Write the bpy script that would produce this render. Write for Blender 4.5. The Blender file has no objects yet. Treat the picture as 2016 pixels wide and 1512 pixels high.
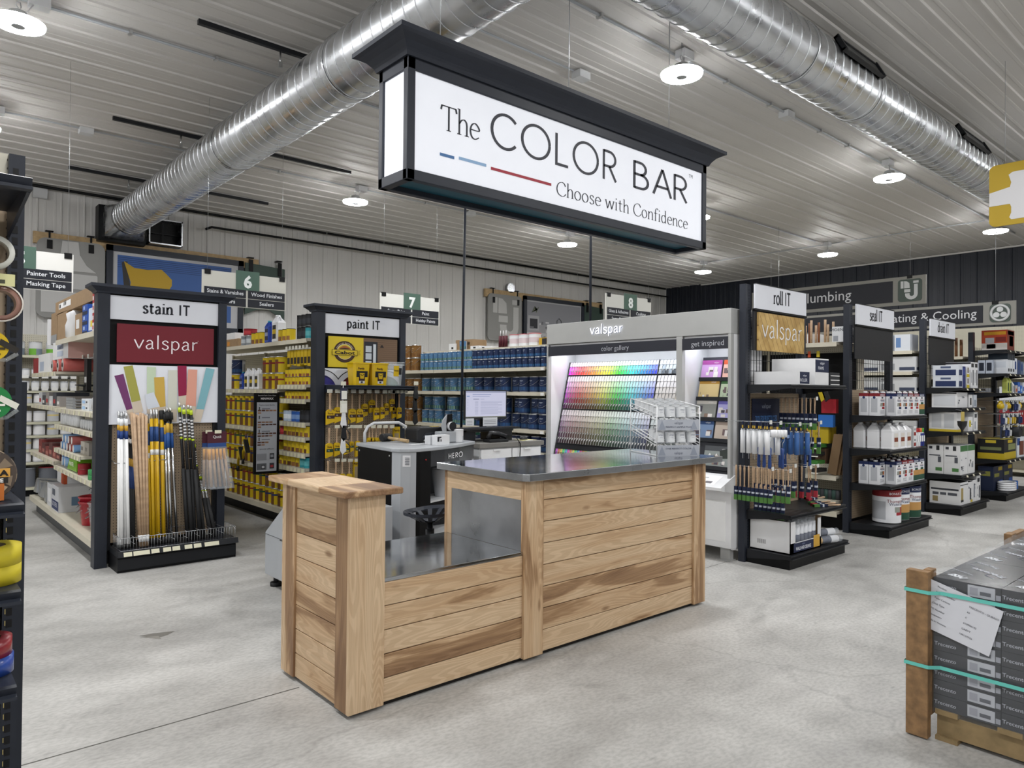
import bpy, math, random
from mathutils import Vector, Matrix
random.seed(7)
SC = bpy.context.scene
COL = SC.collection
PI = math.pi

# ---------------------------------------------------------------- camera, world, exposure
EYE = 1.55
FPX, YAW, PITCH, ROLL = 1409.3, 0.718915, 0.0100778, 0.0087111
_f = Vector((math.sin(YAW) * math.cos(PITCH), math.cos(YAW) * math.cos(PITCH), math.sin(PITCH)))
_r = Vector((math.cos(YAW), -math.sin(YAW), 0))
_u = _r.cross(_f)
CR = _r * math.cos(ROLL) + _u * math.sin(ROLL)
CU = -_r * math.sin(ROLL) + _u * math.cos(ROLL)
cam_data = bpy.data.cameras.new('camera')
cam_data.sensor_width = 36
cam_data.lens = FPX / 2016 * 36
cam_data.clip_end = 200
cam = bpy.data.objects.new('camera', cam_data)
m3 = Matrix((CR, CU, -_f)).transposed()
cam.matrix_world = Matrix.Translation((0, 0, EYE)) @ m3.to_4x4()
COL.objects.link(cam)
SC.camera = cam

world = bpy.data.worlds.new('world')
world.use_nodes = True
world.node_tree.nodes['Background'].inputs[0].default_value = (0.8, 0.85, 0.9, 1)
world.node_tree.nodes['Background'].inputs[1].default_value = 0.05
SC.world = world
SC.view_settings.view_transform = 'Standard'
SC.view_settings.look = 'None'
SC.view_settings.gamma = 1
SC.view_settings.use_curve_mapping = False
SC.view_settings.exposure = 0.82
SC.cycles.use_denoising = True
SC.cycles.max_bounces = 7
SC.cycles.diffuse_bounces = 4
SC.cycles.glossy_bounces = 3
SC.cycles.transmission_bounces = 6
SC.cycles.transparent_max_bounces = 8
SC.cycles.sample_clamp_indirect = 4.0
SC.cycles.caustics_reflective = False
SC.cycles.caustics_refractive = False
LAMP_POWER = 95.0          # emission of every high bay lamp ring

# measured point of the photograph -> point on a real plane of the place
def _ray(px, py):
  return _f + CR * ((px - 1008) / FPX) - CU * ((py - 756) / FPX)

def onX(px, py, c):
  d = _ray(px, py); return Vector((0, 0, EYE)) + d * (c / d.x)

def onY(px, py, c):
  d = _ray(px, py); return Vector((0, 0, EYE)) + d * (c / d.y)

def onZ(px, py, z):
  d = _ray(px, py); return Vector((0, 0, EYE)) + d * ((z - EYE) / d.z)

# ---------------------------------------------------------------- materials
def lin(h):
  h = h.lstrip('#')
  c = [int(h[i:i + 2], 16) / 255 for i in (0, 2, 4)]
  return tuple((x / 12.92 if x <= .04045 else ((x + .055) / 1.055) ** 2.4) for x in c) + (1.0,)

MATS = {}

def new_mat(name):
  m = bpy.data.materials.new(name); m.use_nodes = True
  nt = m.node_tree; b = nt.nodes['Principled BSDF']
  MATS[name] = m
  return m, nt, b

def N(nt, typ, **kw):
  n = nt.nodes.new(typ)
  for k, v in kw.items():
    if k.startswith('i_'):
      n.inputs[int(k[2:])].default_value = v
    else:
      setattr(n, k, v)
  return n

def ramp(nt, stops, fac):
  r = nt.nodes.new('ShaderNodeValToRGB')
  e = r.color_ramp.elements
  while len(e) < len(stops):
    e.new(0.5)
  for el, (p, c) in zip(e, stops):
    el.position = p
    el.color = c if len(c) == 4 else tuple(c) + (1,)
  nt.links.new(fac, r.inputs[0])
  return r

def basic(name, hexcol, rough=.5, metal=0.0, emit=0.0, vary=.06, scale=9.0, spec=.5, bump=0.0):
  m, nt, b = new_mat(name)
  c = lin(hexcol)
  tc = N(nt, 'ShaderNodeTexCoord')
  nz = N(nt, 'ShaderNodeTexNoise'); nz.inputs['Scale'].default_value = scale; nz.inputs['Detail'].default_value = 3
  nt.links.new(tc.outputs['Object'], nz.inputs['Vector'])
  lo = tuple(x * (1 - vary) for x in c[:3]); hi = tuple(min(1, x * (1 + vary)) for x in c[:3])
  r = ramp(nt, [(.3, lo), (.7, hi)], nz.outputs[0])
  nt.links.new(r.outputs[0], b.inputs['Base Color'])
  b.inputs['Roughness'].default_value = rough
  b.inputs['Metallic'].default_value = metal
  b.inputs['Specular IOR Level'].default_value = spec
  if emit:
    b.inputs['Emission Color'].default_value = c
    b.inputs['Emission Strength'].default_value = emit
  if bump:
    bp = N(nt, 'ShaderNodeBump'); bp.inputs['Strength'].default_value = bump; bp.inputs['Distance'].default_value = .003
    nt.links.new(nz.outputs[0], bp.inputs['Height']); nt.links.new(bp.outputs[0], b.inputs['Normal'])
  return m

def attr_mat(name, rough, spec=.4):
  m, nt, b = new_mat(name)
  a = N(nt, 'ShaderNodeAttribute', attribute_name='Col')
  nt.links.new(a.outputs['Color'], b.inputs['Base Color'])
  b.inputs['Roughness'].default_value = rough
  b.inputs['Specular IOR Level'].default_value = spec

attr_mat('printed', .55, .35)
attr_mat('glossy', .25, .5)
basic('charcoal', '#272b34', .45, vary=.05, spec=.3)
basic('blackmetal', '#191b1f', .42, vary=.06, spec=.3)
basic('black', '#0b0c0e', .45, vary=.1, spec=.2)
basic('blackplastic', '#1b1c1f', .4, vary=.1)
basic('cream', '#c9c3b2', .5, vary=.03)
basic('white', '#e4e5e7', .45, vary=.02)
basic('whitegloss', '#eceded', .25, vary=.02)
basic('greypaint', '#a9aaa9', .4, vary=.02)
basic('machinegrey', '#a4a8ad', .38, vary=.02)
basic('lampgrey', '#c7c9cb', .4, vary=.03)
basic('signwhite', '#dfe2ea', .55, vary=.01)
basic('boxwhite', '#d9dadc', .6, vary=.02)
basic('cardboard', '#93795a', .8, vary=.07, scale=20)
basic('chrome', '#d6d8da', .18, 1.0, vary=.03)
basic('tin', '#c8cacc', .3, 1.0, vary=.04)
basic('wire', '#b9bcc0', .3, .9, vary=.04)
basic('whitewire', '#eef0f2', .35, vary=.02)
basic('rubber', '#17181a', .7, vary=.1)
basic('navywall', '#141a26', .5, vary=.08, scale=3)
basic('dowel', '#b69a7d', .65, vary=.15, scale=30)
basic('pinewood', '#b59b74', .7, vary=.15, scale=18)
basic('palletwood', '#85714f', .75, vary=.22, scale=14)
basic('lumber', '#7f6242', .75, vary=.3, scale=25)
basic('led', '#ffffff', .4, emit=9.0, vary=0)
basic('ledstrip', '#f4f8ff', .4, emit=2.7, vary=0)
basic('lamp', '#ffffff', .4, emit=LAMP_POWER, vary=0)
basic('litpanel', '#e3e6ee', .5, emit=.16, vary=.01)
basic('litend', '#eef1fa', .5, emit=.35, vary=.01)
basic('letterlight', '#f2f5ff', .4, emit=1.6, vary=.0)
basic('teal', '#0a4656', .5, vary=.05)
basic('strap', '#5fb9ae', .35, vary=.04)

def screen_mat():
  m, nt, b = new_mat('screen')
  b.inputs['Base Color'].default_value = (.02, .02, .02, 1)
  b.inputs['Roughness'].default_value = .2
  a = N(nt, 'ShaderNodeAttribute', attribute_name='Col')
  nt.links.new(a.outputs['Color'], b.inputs['Emission Color'])
  b.inputs['Emission Strength'].default_value = .62

screen_mat()

def glass(name, tint, alpha, rough=.08):
  m, nt, b = new_mat(name)
  b.inputs['Base Color'].default_value = lin(tint)
  b.inputs['Roughness'].default_value = rough
  b.inputs['Alpha'].default_value = alpha
  nz = N(nt, 'ShaderNodeTexNoise'); nz.inputs['Scale'].default_value = 22
  bp = N(nt, 'ShaderNodeBump'); bp.inputs['Strength'].default_value = .35; bp.inputs['Distance'].default_value = .01
  nt.links.new(nz.outputs[0], bp.inputs['Height']); nt.links.new(bp.outputs[0], b.inputs['Normal'])

glass('clearplastic', '#e8eef2', .2)
glass('bagplastic', '#dfe6ee', .22, .15)
glass('wrap', '#dde2e6', .075, .1)

def hickory(name, axis):
  """pale hickory board with brown heartwood streaks, grain along one object axis"""
  m, nt, b = new_mat(name)
  tc = N(nt, 'ShaderNodeTexCoord')
  at = N(nt, 'ShaderNodeAttribute', attribute_name='pid')
  off = N(nt, 'ShaderNodeVectorMath', operation='SCALE')
  cmb = N(nt, 'ShaderNodeCombineXYZ')
  for i in range(3):
    nt.links.new(at.outputs['Fac'], cmb.inputs[i])
  nt.links.new(cmb.outputs[0], off.inputs[0]); off.inputs['Scale'].default_value = 7.31
  add = N(nt, 'ShaderNodeVectorMath', operation='ADD')
  nt.links.new(tc.outputs['Object'], add.inputs[0]); nt.links.new(off.outputs[0], add.inputs[1])

  def mapped(sl, sc):
    mp = N(nt, 'ShaderNodeMapping')
    s = [sc, sc, sc]; s[axis] = sl
    mp.inputs['Scale'].default_value = s
    nt.links.new(add.outputs[0], mp.inputs['Vector'])
    return mp
  big = N(nt, 'ShaderNodeTexNoise'); big.inputs['Scale'].default_value = 1; big.inputs['Detail'].default_value = 4; big.inputs['Distortion'].default_value = .6
  nt.links.new(mapped(.9, 9).outputs[0], big.inputs['Vector'])
  # growth ring figure: bands of a smoothly warped field
  ring = N(nt, 'ShaderNodeTexNoise'); ring.inputs['Scale'].default_value = 1; ring.inputs['Detail'].default_value = 1.5
  nt.links.new(mapped(.75, 7).outputs[0], ring.inputs['Vector'])
  mul = N(nt, 'ShaderNodeMath', operation='MULTIPLY'); mul.inputs[1].default_value = 170
  nt.links.new(ring.outputs[0], mul.inputs[0])
  sn = N(nt, 'ShaderNodeMath', operation='SINE'); nt.links.new(mul.outputs[0], sn.inputs[0])
  fine = N(nt, 'ShaderNodeTexNoise'); fine.inputs['Scale'].default_value = 1; fine.inputs['Detail'].default_value = 5
  nt.links.new(mapped(8, 160).outputs[0], fine.inputs['Vector'])
  # streak factor with a random share per board
  wn = N(nt, 'ShaderNodeTexWhiteNoise', noise_dimensions='1D'); nt.links.new(at.outputs['Fac'], wn.inputs['W'])
  sh = N(nt, 'ShaderNodeMath', operation='MULTIPLY_ADD'); sh.inputs[1].default_value = .3; sh.inputs[2].default_value = -.17
  nt.links.new(wn.outputs[0], sh.inputs[0])
  sm = N(nt, 'ShaderNodeMath', operation='ADD'); nt.links.new(big.outputs[0], sm.inputs[0]); nt.links.new(sh.outputs[0], sm.inputs[1])
  base = ramp(nt, [(.36, lin('#d2b898')), (.54, lin('#c4a582')), (.575, lin('#a38362')), (.72, lin('#83644a'))], sm.outputs[0])
  k = ramp(nt, [(0, (.84, .81, .77)), (.6, (1, 1, 1)), (1, (1.0, 1.0, 1.0))], sn.outputs[0])
  mx = N(nt, 'ShaderNodeMix', data_type='RGBA', blend_type='MULTIPLY'); mx.inputs[0].default_value = .75
  nt.links.new(base.outputs[0], mx.inputs[6]); nt.links.new(k.outputs[0], mx.inputs[7])
  k2 = ramp(nt, [(.3, (.84, .83, .81)), (.65, (1, 1, 1))], fine.outputs[0])
  mx2 = N(nt, 'ShaderNodeMix', data_type='RGBA', blend_type='MULTIPLY'); mx2.inputs[0].default_value = .7
  nt.links.new(mx.outputs[2], mx2.inputs[6]); nt.links.new(k2.outputs[0], mx2.inputs[7])
  # knots
  kn = N(nt, 'ShaderNodeTexVoronoi'); kn.inputs['Scale'].default_value = 1
  nt.links.new(mapped(1.5, 4.2).outputs[0], kn.inputs['Vector'])
  kr = ramp(nt, [(.0, (.1, .07, .05)), (.045, (.35, .26, .18)), (.085, (1, 1, 1))], kn.outputs['Distance'])
  mx3 = N(nt, 'ShaderNodeMix', data_type='RGBA', blend_type='MULTIPLY'); mx3.inputs[0].default_value = .8
  nt.links.new(mx2.outputs[2], mx3.inputs[6]); nt.links.new(kr.outputs[0], mx3.inputs[7])
  nt.links.new(mx3.outputs[2], b.inputs['Base Color'])
  b.inputs['Roughness'].default_value = .5
  b.inputs['Specular IOR Level'].default_value = .35
  bp = N(nt, 'ShaderNodeBump'); bp.inputs['Strength'].default_value = .12; bp.inputs['Distance'].default_value = .002
  nt.links.new(fine.outputs[0], bp.inputs['Height']); nt.links.new(bp.outputs[0], b.inputs['Normal'])

hickory('hickory_x', 0); hickory('hickory_y', 1); hickory('hickory_z', 2)

def steel(name, col, rough, sc, aniso_axis=0):
  m, nt, b = new_mat(name)
  tc = N(nt, 'ShaderNodeTexCoord')
  mp = N(nt, 'ShaderNodeMapping'); s = [sc, sc, sc]; s[aniso_axis] = sc * .08
  mp.inputs['Scale'].default_value = s
  nt.links.new(tc.outputs['Object'], mp.inputs['Vector'])
  nz = N(nt, 'ShaderNodeTexNoise'); nz.inputs['Scale'].default_value = 1; nz.inputs['Detail'].default_value = 5
  nt.links.new(mp.outputs[0], nz.inputs['Vector'])
  sm = N(nt, 'ShaderNodeTexNoise'); sm.inputs['Scale'].default_value = 4.5; sm.inputs['Detail'].default_value = 6
  nt.links.new(tc.outputs['Object'], sm.inputs['Vector'])
  r = ramp(nt, [(.3, (rough * .7,) * 3), (.7, (rough * 1.5,) * 3)], sm.outputs[0])
  nt.links.new(r.outputs[0], b.inputs['Roughness'])
  c = lin(col)
  cr = ramp(nt, [(.3, tuple(x * .84 for x in c[:3])), (.7, tuple(min(1, x * 1.1) for x in c[:3]))], sm.outputs[0])
  nt.links.new(cr.outputs[0], b.inputs['Base Color'])
  b.inputs['Metallic'].default_value = 1
  bp = N(nt, 'ShaderNodeBump'); bp.inputs['Strength'].default_value = .06; bp.inputs['Distance'].default_value = .002
  nt.links.new(nz.outputs[0], bp.inputs['Height']); nt.links.new(bp.outputs[0], b.inputs['Normal'])

steel('steeltop', '#c4c7cb', .085, 160)
steel('steelside', '#a2a5a9', .3, 240, 2)
steel('galvanised', '#cfd2d6', .27, 9)

def concrete():
  m, nt, b = new_mat('concrete')
  tc = N(nt, 'ShaderNodeTexCoord')
  mp = N(nt, 'ShaderNodeMapping'); mp.inputs['Rotation'].default_value = (0, 0, .35); mp.inputs['Scale'].default_value = (1, 1.7, 1)
  nt.links.new(tc.outputs['Object'], mp.inputs['Vector'])

  def nz(s, d, dist=0, src=None):
    n = N(nt, 'ShaderNodeTexNoise'); n.inputs['Scale'].default_value = s; n.inputs['Detail'].default_value = d; n.inputs['Distortion'].default_value = dist
    nt.links.new((src or mp).outputs[0], n.inputs['Vector']); return n
  a = nz(.55, 4); c = nz(3.2, 8, .3); d = nz(34, 8); e = nz(1.4, 6, 1.0)
  base = ramp(nt, [(.3, lin('#9c9b98')), (.5, lin('#b4b3b0')), (.72, lin('#c6c5c2'))], a.outputs[0])
  f1 = ramp(nt, [(.3, (.84, .84, .84)), (.62, (1.04, 1.04, 1.04))], c.outputs[0])
  f2 = ramp(nt, [(.36, (.8, .8, .8)), (.6, (1.03, 1.03, 1.03))], d.outputs[0])
  f3 = ramp(nt, [(.26, (.6, .6, .6)), (.36, (1, 1, 1))], e.outputs[0])
  cur = base.outputs[0]
  for fct, w in ((f1, .9), (f2, .8), (f3, .55)):
    mx = N(nt, 'ShaderNodeMix', data_type='RGBA', blend_type='MULTIPLY'); mx.inputs[0].default_value = w
    nt.links.new(cur, mx.inputs[6]); nt.links.new(fct.outputs[0], mx.inputs[7]); cur = mx.outputs[2]
  # thin wandering cracks
  wv = N(nt, 'ShaderNodeTexVoronoi', feature='DISTANCE_TO_EDGE'); wv.inputs['Scale'].default_value = .22
  mixv = N(nt, 'ShaderNodeVectorMath', operation='ADD'); wz = nz(2.2, 3)
  wsc = N(nt, 'ShaderNodeVectorMath', operation='SCALE'); wsc.inputs['Scale'].default_value = .35; nt.links.new(wz.outputs[1], wsc.inputs[0])
  nt.links.new(tc.outputs['Object'], mixv.inputs[0]); nt.links.new(wsc.outputs[0], mixv.inputs[1])
  nt.links.new(mixv.outputs[0], wv.inputs['Vector'])
  cr = ramp(nt, [(0, (.55, .55, .55)), (.0011, (1, 1, 1))], wv.outputs['Distance'])
  mx = N(nt, 'ShaderNodeMix', data_type='RGBA', blend_type='MULTIPLY'); mx.inputs[0].default_value = .35
  nt.links.new(cur, mx.inputs[6]); nt.links.new(cr.outputs[0], mx.inputs[7]); cur = mx.outputs[2]
  # dark scuffs: small sparse flecks drawn out in one direction
  mp2 = N(nt, 'ShaderNodeMapping'); mp2.inputs['Rotation'].default_value = (0, 0, .2); mp2.inputs['Scale'].default_value = (2.2, 9, 1)
  nt.links.new(tc.outputs['Object'], mp2.inputs['Vector'])
  sc = N(nt, 'ShaderNodeTexVoronoi'); sc.inputs['Scale'].default_value = 1.1
  nt.links.new(mp2.outputs[0], sc.inputs['Vector'])
  sr = ramp(nt, [(.03, (.45, .45, .45)), (.09, (1, 1, 1))], sc.outputs['Distance'])
  mx = N(nt, 'ShaderNodeMix', data_type='RGBA', blend_type='MULTIPLY'); mx.inputs[0].default_value = .35
  nt.links.new(cur, mx.inputs[6]); nt.links.new(sr.outputs[0], mx.inputs[7])
  nt.links.new(mx.outputs[2], b.inputs['Base Color'])
  rr = ramp(nt, [(.3, (.42,) * 3), (.7, (.6,) * 3)], c.outputs[0])
  nt.links.new(rr.outputs[0], b.inputs['Roughness'])
  b.inputs['Specular IOR Level'].default_value = .45
  bp = N(nt, 'ShaderNodeBump'); bp.inputs['Strength'].default_value = .08; bp.inputs['Distance'].default_value = .004
  nt.links.new(d.outputs[0], bp.inputs['Height']); nt.links.new(bp.outputs[0], b.inputs['Normal'])

concrete()

def panel_mat(name, col, scale=.8):
  m, nt, b = new_mat(name)
  c = lin(col)
  tc = N(nt, 'ShaderNodeTexCoord')
  n = N(nt, 'ShaderNodeTexNoise'); n.inputs['Scale'].default_value = scale; n.inputs['Detail'].default_value = 6
  nt.links.new(tc.outputs['Object'], n.inputs['Vector'])
  r = ramp(nt, [(.3, tuple(x * .93 for x in c[:3])), (.7, c)], n.outputs[0])
  nt.links.new(r.outputs[0], b.inputs['Base Color'])
  b.inputs['Roughness'].default_value = .58
  b.inputs['Specular IOR Level'].default_value = .3

panel_mat('ceilmetal', '#cdcbc8'); panel_mat('wallmetal', '#d3d2d0')

def pegboard(name, col, pitch=.0254, rad=.16):
  """tempered board with a square grid of drilled holes (object X/Y and Z)"""
  m, nt, b = new_mat(name)
  tc = N(nt, 'ShaderNodeTexCoord'); sp = N(nt, 'ShaderNodeSeparateXYZ')
  nt.links.new(tc.outputs['Object'], sp.inputs[0])
  s = N(nt, 'ShaderNodeMath', operation='ADD'); nt.links.new(sp.outputs[0], s.inputs[0]); nt.links.new(sp.outputs[1], s.inputs[1])
  ds = []
  for src in (s.outputs[0], sp.outputs[2]):
    d = N(nt, 'ShaderNodeMath', operation='DIVIDE'); d.inputs[1].default_value = pitch; nt.links.new(src, d.inputs[0])
    fr = N(nt, 'ShaderNodeMath', operation='FRACT'); nt.links.new(d.outputs[0], fr.inputs[0])
    sb = N(nt, 'ShaderNodeMath', operation='SUBTRACT'); sb.inputs[1].default_value = .5; nt.links.new(fr.outputs[0], sb.inputs[0])
    sq = N(nt, 'ShaderNodeMath', operation='POWER'); sq.inputs[1].default_value = 2; nt.links.new(sb.outputs[0], sq.inputs[0])
    ds.append(sq)
  ad = N(nt, 'ShaderNodeMath', operation='ADD'); nt.links.new(ds[0].outputs[0], ad.inputs[0]); nt.links.new(ds[1].outputs[0], ad.inputs[1])
  c = lin(col)
  r = ramp(nt, [(rad * rad * .8, tuple(x * .14 for x in c[:3])), (rad * rad * 1.25, c)], ad.outputs[0])
  nt.links.new(r.outputs[0], b.inputs['Base Color'])
  b.inputs['Roughness'].default_value = .6

pegboard('pegtan', '#9c8a73'); pegboard('pegcream', '#c8c4b4')

def planks(name):
  m, nt, b = new_mat(name)
  tc = N(nt, 'ShaderNodeTexCoord')
  mp = N(nt, 'ShaderNodeMapping'); mp.inputs['Rotation'].default_value = (0, .55, 0)
  nt.links.new(tc.outputs['Object'], mp.inputs['Vector'])
  sp = N(nt, 'ShaderNodeSeparateXYZ'); nt.links.new(mp.outputs[0], sp.inputs[0])
  d = N(nt, 'ShaderNodeMath', operation='DIVIDE'); d.inputs[1].default_value = .07; nt.links.new(sp.outputs[0], d.inputs[0])
  fr = N(nt, 'ShaderNodeMath', operation='FRACT'); nt.links.new(d.outputs[0], fr.inputs[0])
  r = ramp(nt, [(0, (.25, .16, .07)), (.06, (1, 1, 1)), (.94, (1, 1, 1)), (1, (.3, .2, .1))], fr.outputs[0])
  n = N(nt, 'ShaderNodeTexNoise'); n.inputs['Scale'].default_value = 9
  nt.links.new(mp.outputs[0], n.inputs['Vector'])
  c = ramp(nt, [(.35, lin('#a98748')), (.65, lin('#c8a868'))], n.outputs[0])
  mx = N(nt, 'ShaderNodeMix', data_type='RGBA', blend_type='MULTIPLY'); mx.inputs[0].default_value = 1
  nt.links.new(c.outputs[0], mx.inputs[6]); nt.links.new(r.outputs[0], mx.inputs[7])
  nt.links.new(mx.outputs[2], b.inputs['Base Color'])
  b.inputs['Roughness'].default_value = .5

planks('deckprint')
# ---------------------------------------------------------------- mesh builder
_TXT = {}

def text_geo(s, bold=0.0):
  """outline of a word in the built-in typeface, capital height 1, centred on x = 0, base line 0"""
  key = (s, bold)
  if key in _TXT:
    return _TXT[key]
  cu = bpy.data.curves.new('t', 'FONT'); cu.body = s; cu.align_x = 'LEFT'; cu.resolution_u = 2; cu.offset = bold
  ob = bpy.data.objects.new('t', cu)
  me = ob.to_mesh()
  vs = [v.co.copy() for v in me.vertices]; fs = [tuple(p.vertices) for p in me.polygons]
  ob.to_mesh_clear(); bpy.data.objects.remove(ob); bpy.data.curves.remove(cu)
  k = 1 / .729
  if vs:
    x0 = min(v.x for v in vs); x1 = max(v.x for v in vs)
    vs = [((v.x - (x0 + x1) / 2) * k, v.y * k) for v in vs]
    w = (x1 - x0) * k
  else:
    w = 0
  _TXT[key] = (vs, fs, w)
  return _TXT[key]

def arc(cx, cy, rx, ry, a0, a1, n=14):
  return [(cx + rx * math.cos(math.radians(a0 + (a1 - a0) * i / n)), cy + ry * math.sin(math.radians(a0 + (a1 - a0) * i / n))) for i in range(n + 1)]

def spline(pts, sub=5):
  out = []
  P = [pts[0]] + list(pts) + [pts[-1]]
  for i in range(1, len(P) - 2):
    p0, p1, p2, p3 = P[i - 1], P[i], P[i + 1], P[i + 2]
    for k in range(sub):
      t = k / sub
      out.append(tuple(.5 * ((2 * p1[j]) + (p2[j] - p0[j]) * t + (2 * p0[j] - 5 * p1[j] + 4 * p2[j] - p3[j]) * t * t + (3 * p1[j] - p0[j] - 3 * p2[j] + p3[j]) * t ** 3) for j in (0, 1)))
  out.append(pts[-1])
  return out

S_, L_ = spline, (lambda *p: list(p))
# stroke letters: name -> (advance, strokes, stem feet where a serif sits)
GLY = {
  'C': (.92, [arc(.47, .5, .46, .5, 42, 318, 26)], []),
  'O': (1.12, [arc(.52, .5, .5, .5, 0, 360, 36)], []),
  'L': (.62, [L_((.06, 1), (.06, .03), (.52, .03))], []),
  'R': (.72, [L_((.06, 0), (.06, 1)), [(.06, .97)] + [(.3, .97)] + arc(.3, .72, .27, .25, 90, -90, 14) + [(.06, .47)], L_((.3, .47), (.6, 0))], []),
  'B': (.76, [L_((.06, 0), (.06, 1)), [(.06, .97), (.3, .97)] + arc(.3, .75, .22, .22, 90, -90, 12) + [(.06, .53)], [(.3, .53)] + arc(.34, .28, .27, .25, 90, -90, 12) + [(.06, .03)]], []),
  'A': (.82, [L_((.02, 0), (.4, 1)), L_((.4, 1), (.78, 0)), L_((.15, .32), (.65, .32))], []),
  'H': (.8, [L_((.06, 0), (.06, 1)), L_((.66, 0), (.66, 1)), L_((.06, .5), (.66, .5))], []),
  'E': (.62, [L_((.5, .96), (.06, .96), (.06, .04), (.5, .04)), L_((.06, .5), (.46, .5))], []),
  'I': (.28, [L_((.12, 0), (.12, 1))], []),
  'T': (.66, [L_((.0, .95), (.62, .95)), L_((.31, .95), (.31, 0))], []),
  'Ts': (.7, [L_((.0, .93), (.66, .93)), L_((.33, .93), (.33, 0)), L_((.01, .94), (-.03, .76)), L_((.65, .94), (.69, .76))], [(.33, 0)]),
  'Cs': (.76, [S_([(.7, .72), (.6, .9), (.42, .96), (.17, .82), (.05, .47), (.15, .13), (.42, -.01), (.62, .05), (.74, .2)])], []),
  'h': (.56, [L_((.1, 1), (.1, 0)), S_([(.1, .42), (.2, .57), (.33, .62), (.43, .54), (.46, .4)]) + [(.46, 0)]], [(.1, 0), (.46, 0), (.06, 1, .5)]),
  'n': (.56, [L_((.1, .62), (.1, 0)), S_([(.1, .42), (.2, .57), (.33, .62), (.43, .54), (.46, .4)]) + [(.46, 0)]], [(.1, 0), (.46, 0), (.06, .62, .5)]),
  'e': (.52, [S_([(.07, .35), (.46, .36), (.44, .5), (.28, .62), (.12, .53), (.05, .3), (.12, .07), (.28, 0), (.47, .1)])], []),
  'o': (.57, [arc(.28, .31, .23, .31, 0, 360, 24)], []),
  's': (.45, [S_([(.38, .5), (.31, .6), (.2, .62), (.1, .54), (.1, .43), (.22, .34), (.35, .25), (.38, .12), (.3, .02), (.18, 0), (.05, .1)])], []),
  'w': (.8, [L_((.03, .62), (.2, 0)), L_((.2, 0), (.38, .58)), L_((.38, .58), (.56, 0)), L_((.56, 0), (.74, .62))], [(.03, .62, .8), (.74, .62, .8)]),
  'i': (.26, [L_((.12, .62), (.12, 0)), L_((.12, .81), (.12, .9))], [(.12, 0), (.08, .62, .5)]),
  't': (.4, [[(.16, .82), (.16, .2)] + S_([(.16, .15), (.22, .02), (.36, .06)]), L_((.02, .6), (.36, .6))], []),
  'f': (.4, [S_([(.42, .9), (.34, .99), (.22, .95), (.17, .8)]) + [(.17, 0)], L_((.02, .6), (.36, .6))], [(.17, 0)]),
  'd': (.58, [S_([(.44, .48), (.28, .62), (.12, .53), (.05, .3), (.12, .07), (.26, 0), (.44, .16)]), L_((.44, 1), (.44, 0))], [(.4, 1, .5), (.47, 0, .5)]),
  'c': (.5, [S_([(.44, .49), (.29, .62), (.12, .53), (.05, .3), (.12, .07), (.28, 0), (.46, .13)])], []),
  'a': (.52, [S_([(.09, .5), (.17, .6), (.29, .61), (.38, .5)]) + [(.38, .08)] + [(.46, .01)], S_([(.38, .37), (.2, .33), (.07, .19), (.1, .04), (.22, 0), (.38, .13)])], []),
  'p': (.58, [L_((.1, .62), (.1, -.3)), S_([(.1, .46), (.26, .62), (.43, .52), (.49, .31), (.42, .08), (.27, 0), (.1, .13)])], [(.1, -.3), (.06, .62, .5)]),
  'r': (.4, [L_((.1, .62), (.1, 0)), S_([(.1, .4), (.2, .56), (.36, .6)])], [(.1, 0), (.06, .62, .5)]),
  'l': (.25, [L_((.12, 1.0), (.12, 0))], [(.12, 0), (.08, 1, .5)]),
  'v': (.54, [L_((.02, .64), (.26, 0)), L_((.26, 0), (.5, .64))], []),
  ' ': (.3, [], []),
}

def stroke_geo(keys, w, contrast=0.0, serif=0.0, track=.05):
  """a word from stroke letters; contrast thins the strokes that run across the pen, serif sets the foot length"""
  vs, fs, x = [], [], 0.0
  for k in keys:
    adv, strokes, feet = GLY[k]
    for st in strokes:
      st = [p for i, p in enumerate(st) if i == 0 or (abs(p[0] - st[i - 1][0]) + abs(p[1] - st[i - 1][1])) > 1e-6]
      n = len(st); b = len(vs)
      for i, p in enumerate(st):
        a = st[max(0, i - 1)]; c = st[min(n - 1, i + 1)]
        d1 = Vector((p[0] - a[0], p[1] - a[1])); d2 = Vector((c[0] - p[0], c[1] - p[1]))
        if d1.length < 1e-6: d1 = d2.copy()
        if d2.length < 1e-6: d2 = d1.copy()
        d1.normalize(); d2.normalize()
        t = (d1 + d2)
        t = t.normalized() if t.length > .2 else d2
        nn = Vector((-t.y, t.x))
        cosh = max(.45, nn.dot(Vector((-d1.y, d1.x))))
        hw = w * (1 - contrast * (1 - abs(math.sin(math.atan2(t.y, t.x) - .25)))) / 2 / cosh
        vs.append((x + p[0] + nn.x * hw, p[1] + nn.y * hw)); vs.append((x + p[0] - nn.x * hw, p[1] - nn.y * hw))
      for i in range(n - 1):
        fs.append((b + 2 * i + 1, b + 2 * i + 3, b + 2 * i + 2, b + 2 * i))
    if serif:
      for ft in feet:
        s = serif * (ft[2] if len(ft) > 2 else 1); h = w * .38
        z = ft[1] - (h if ft[1] > .3 else 0)
        b = len(vs)
        vs += [(x + ft[0] - s, z), (x + ft[0] + s, z), (x + ft[0] + s, z + h), (x + ft[0] - s, z + h)]
        fs.append((b, b + 1, b + 2, b + 3))
    x += adv + track
  xs = [v[0] for v in vs]
  x0, x1 = min(xs), max(xs)
  return [(v[0] - (x0 + x1) / 2, v[1]) for v in vs], fs, x1 - x0

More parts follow.
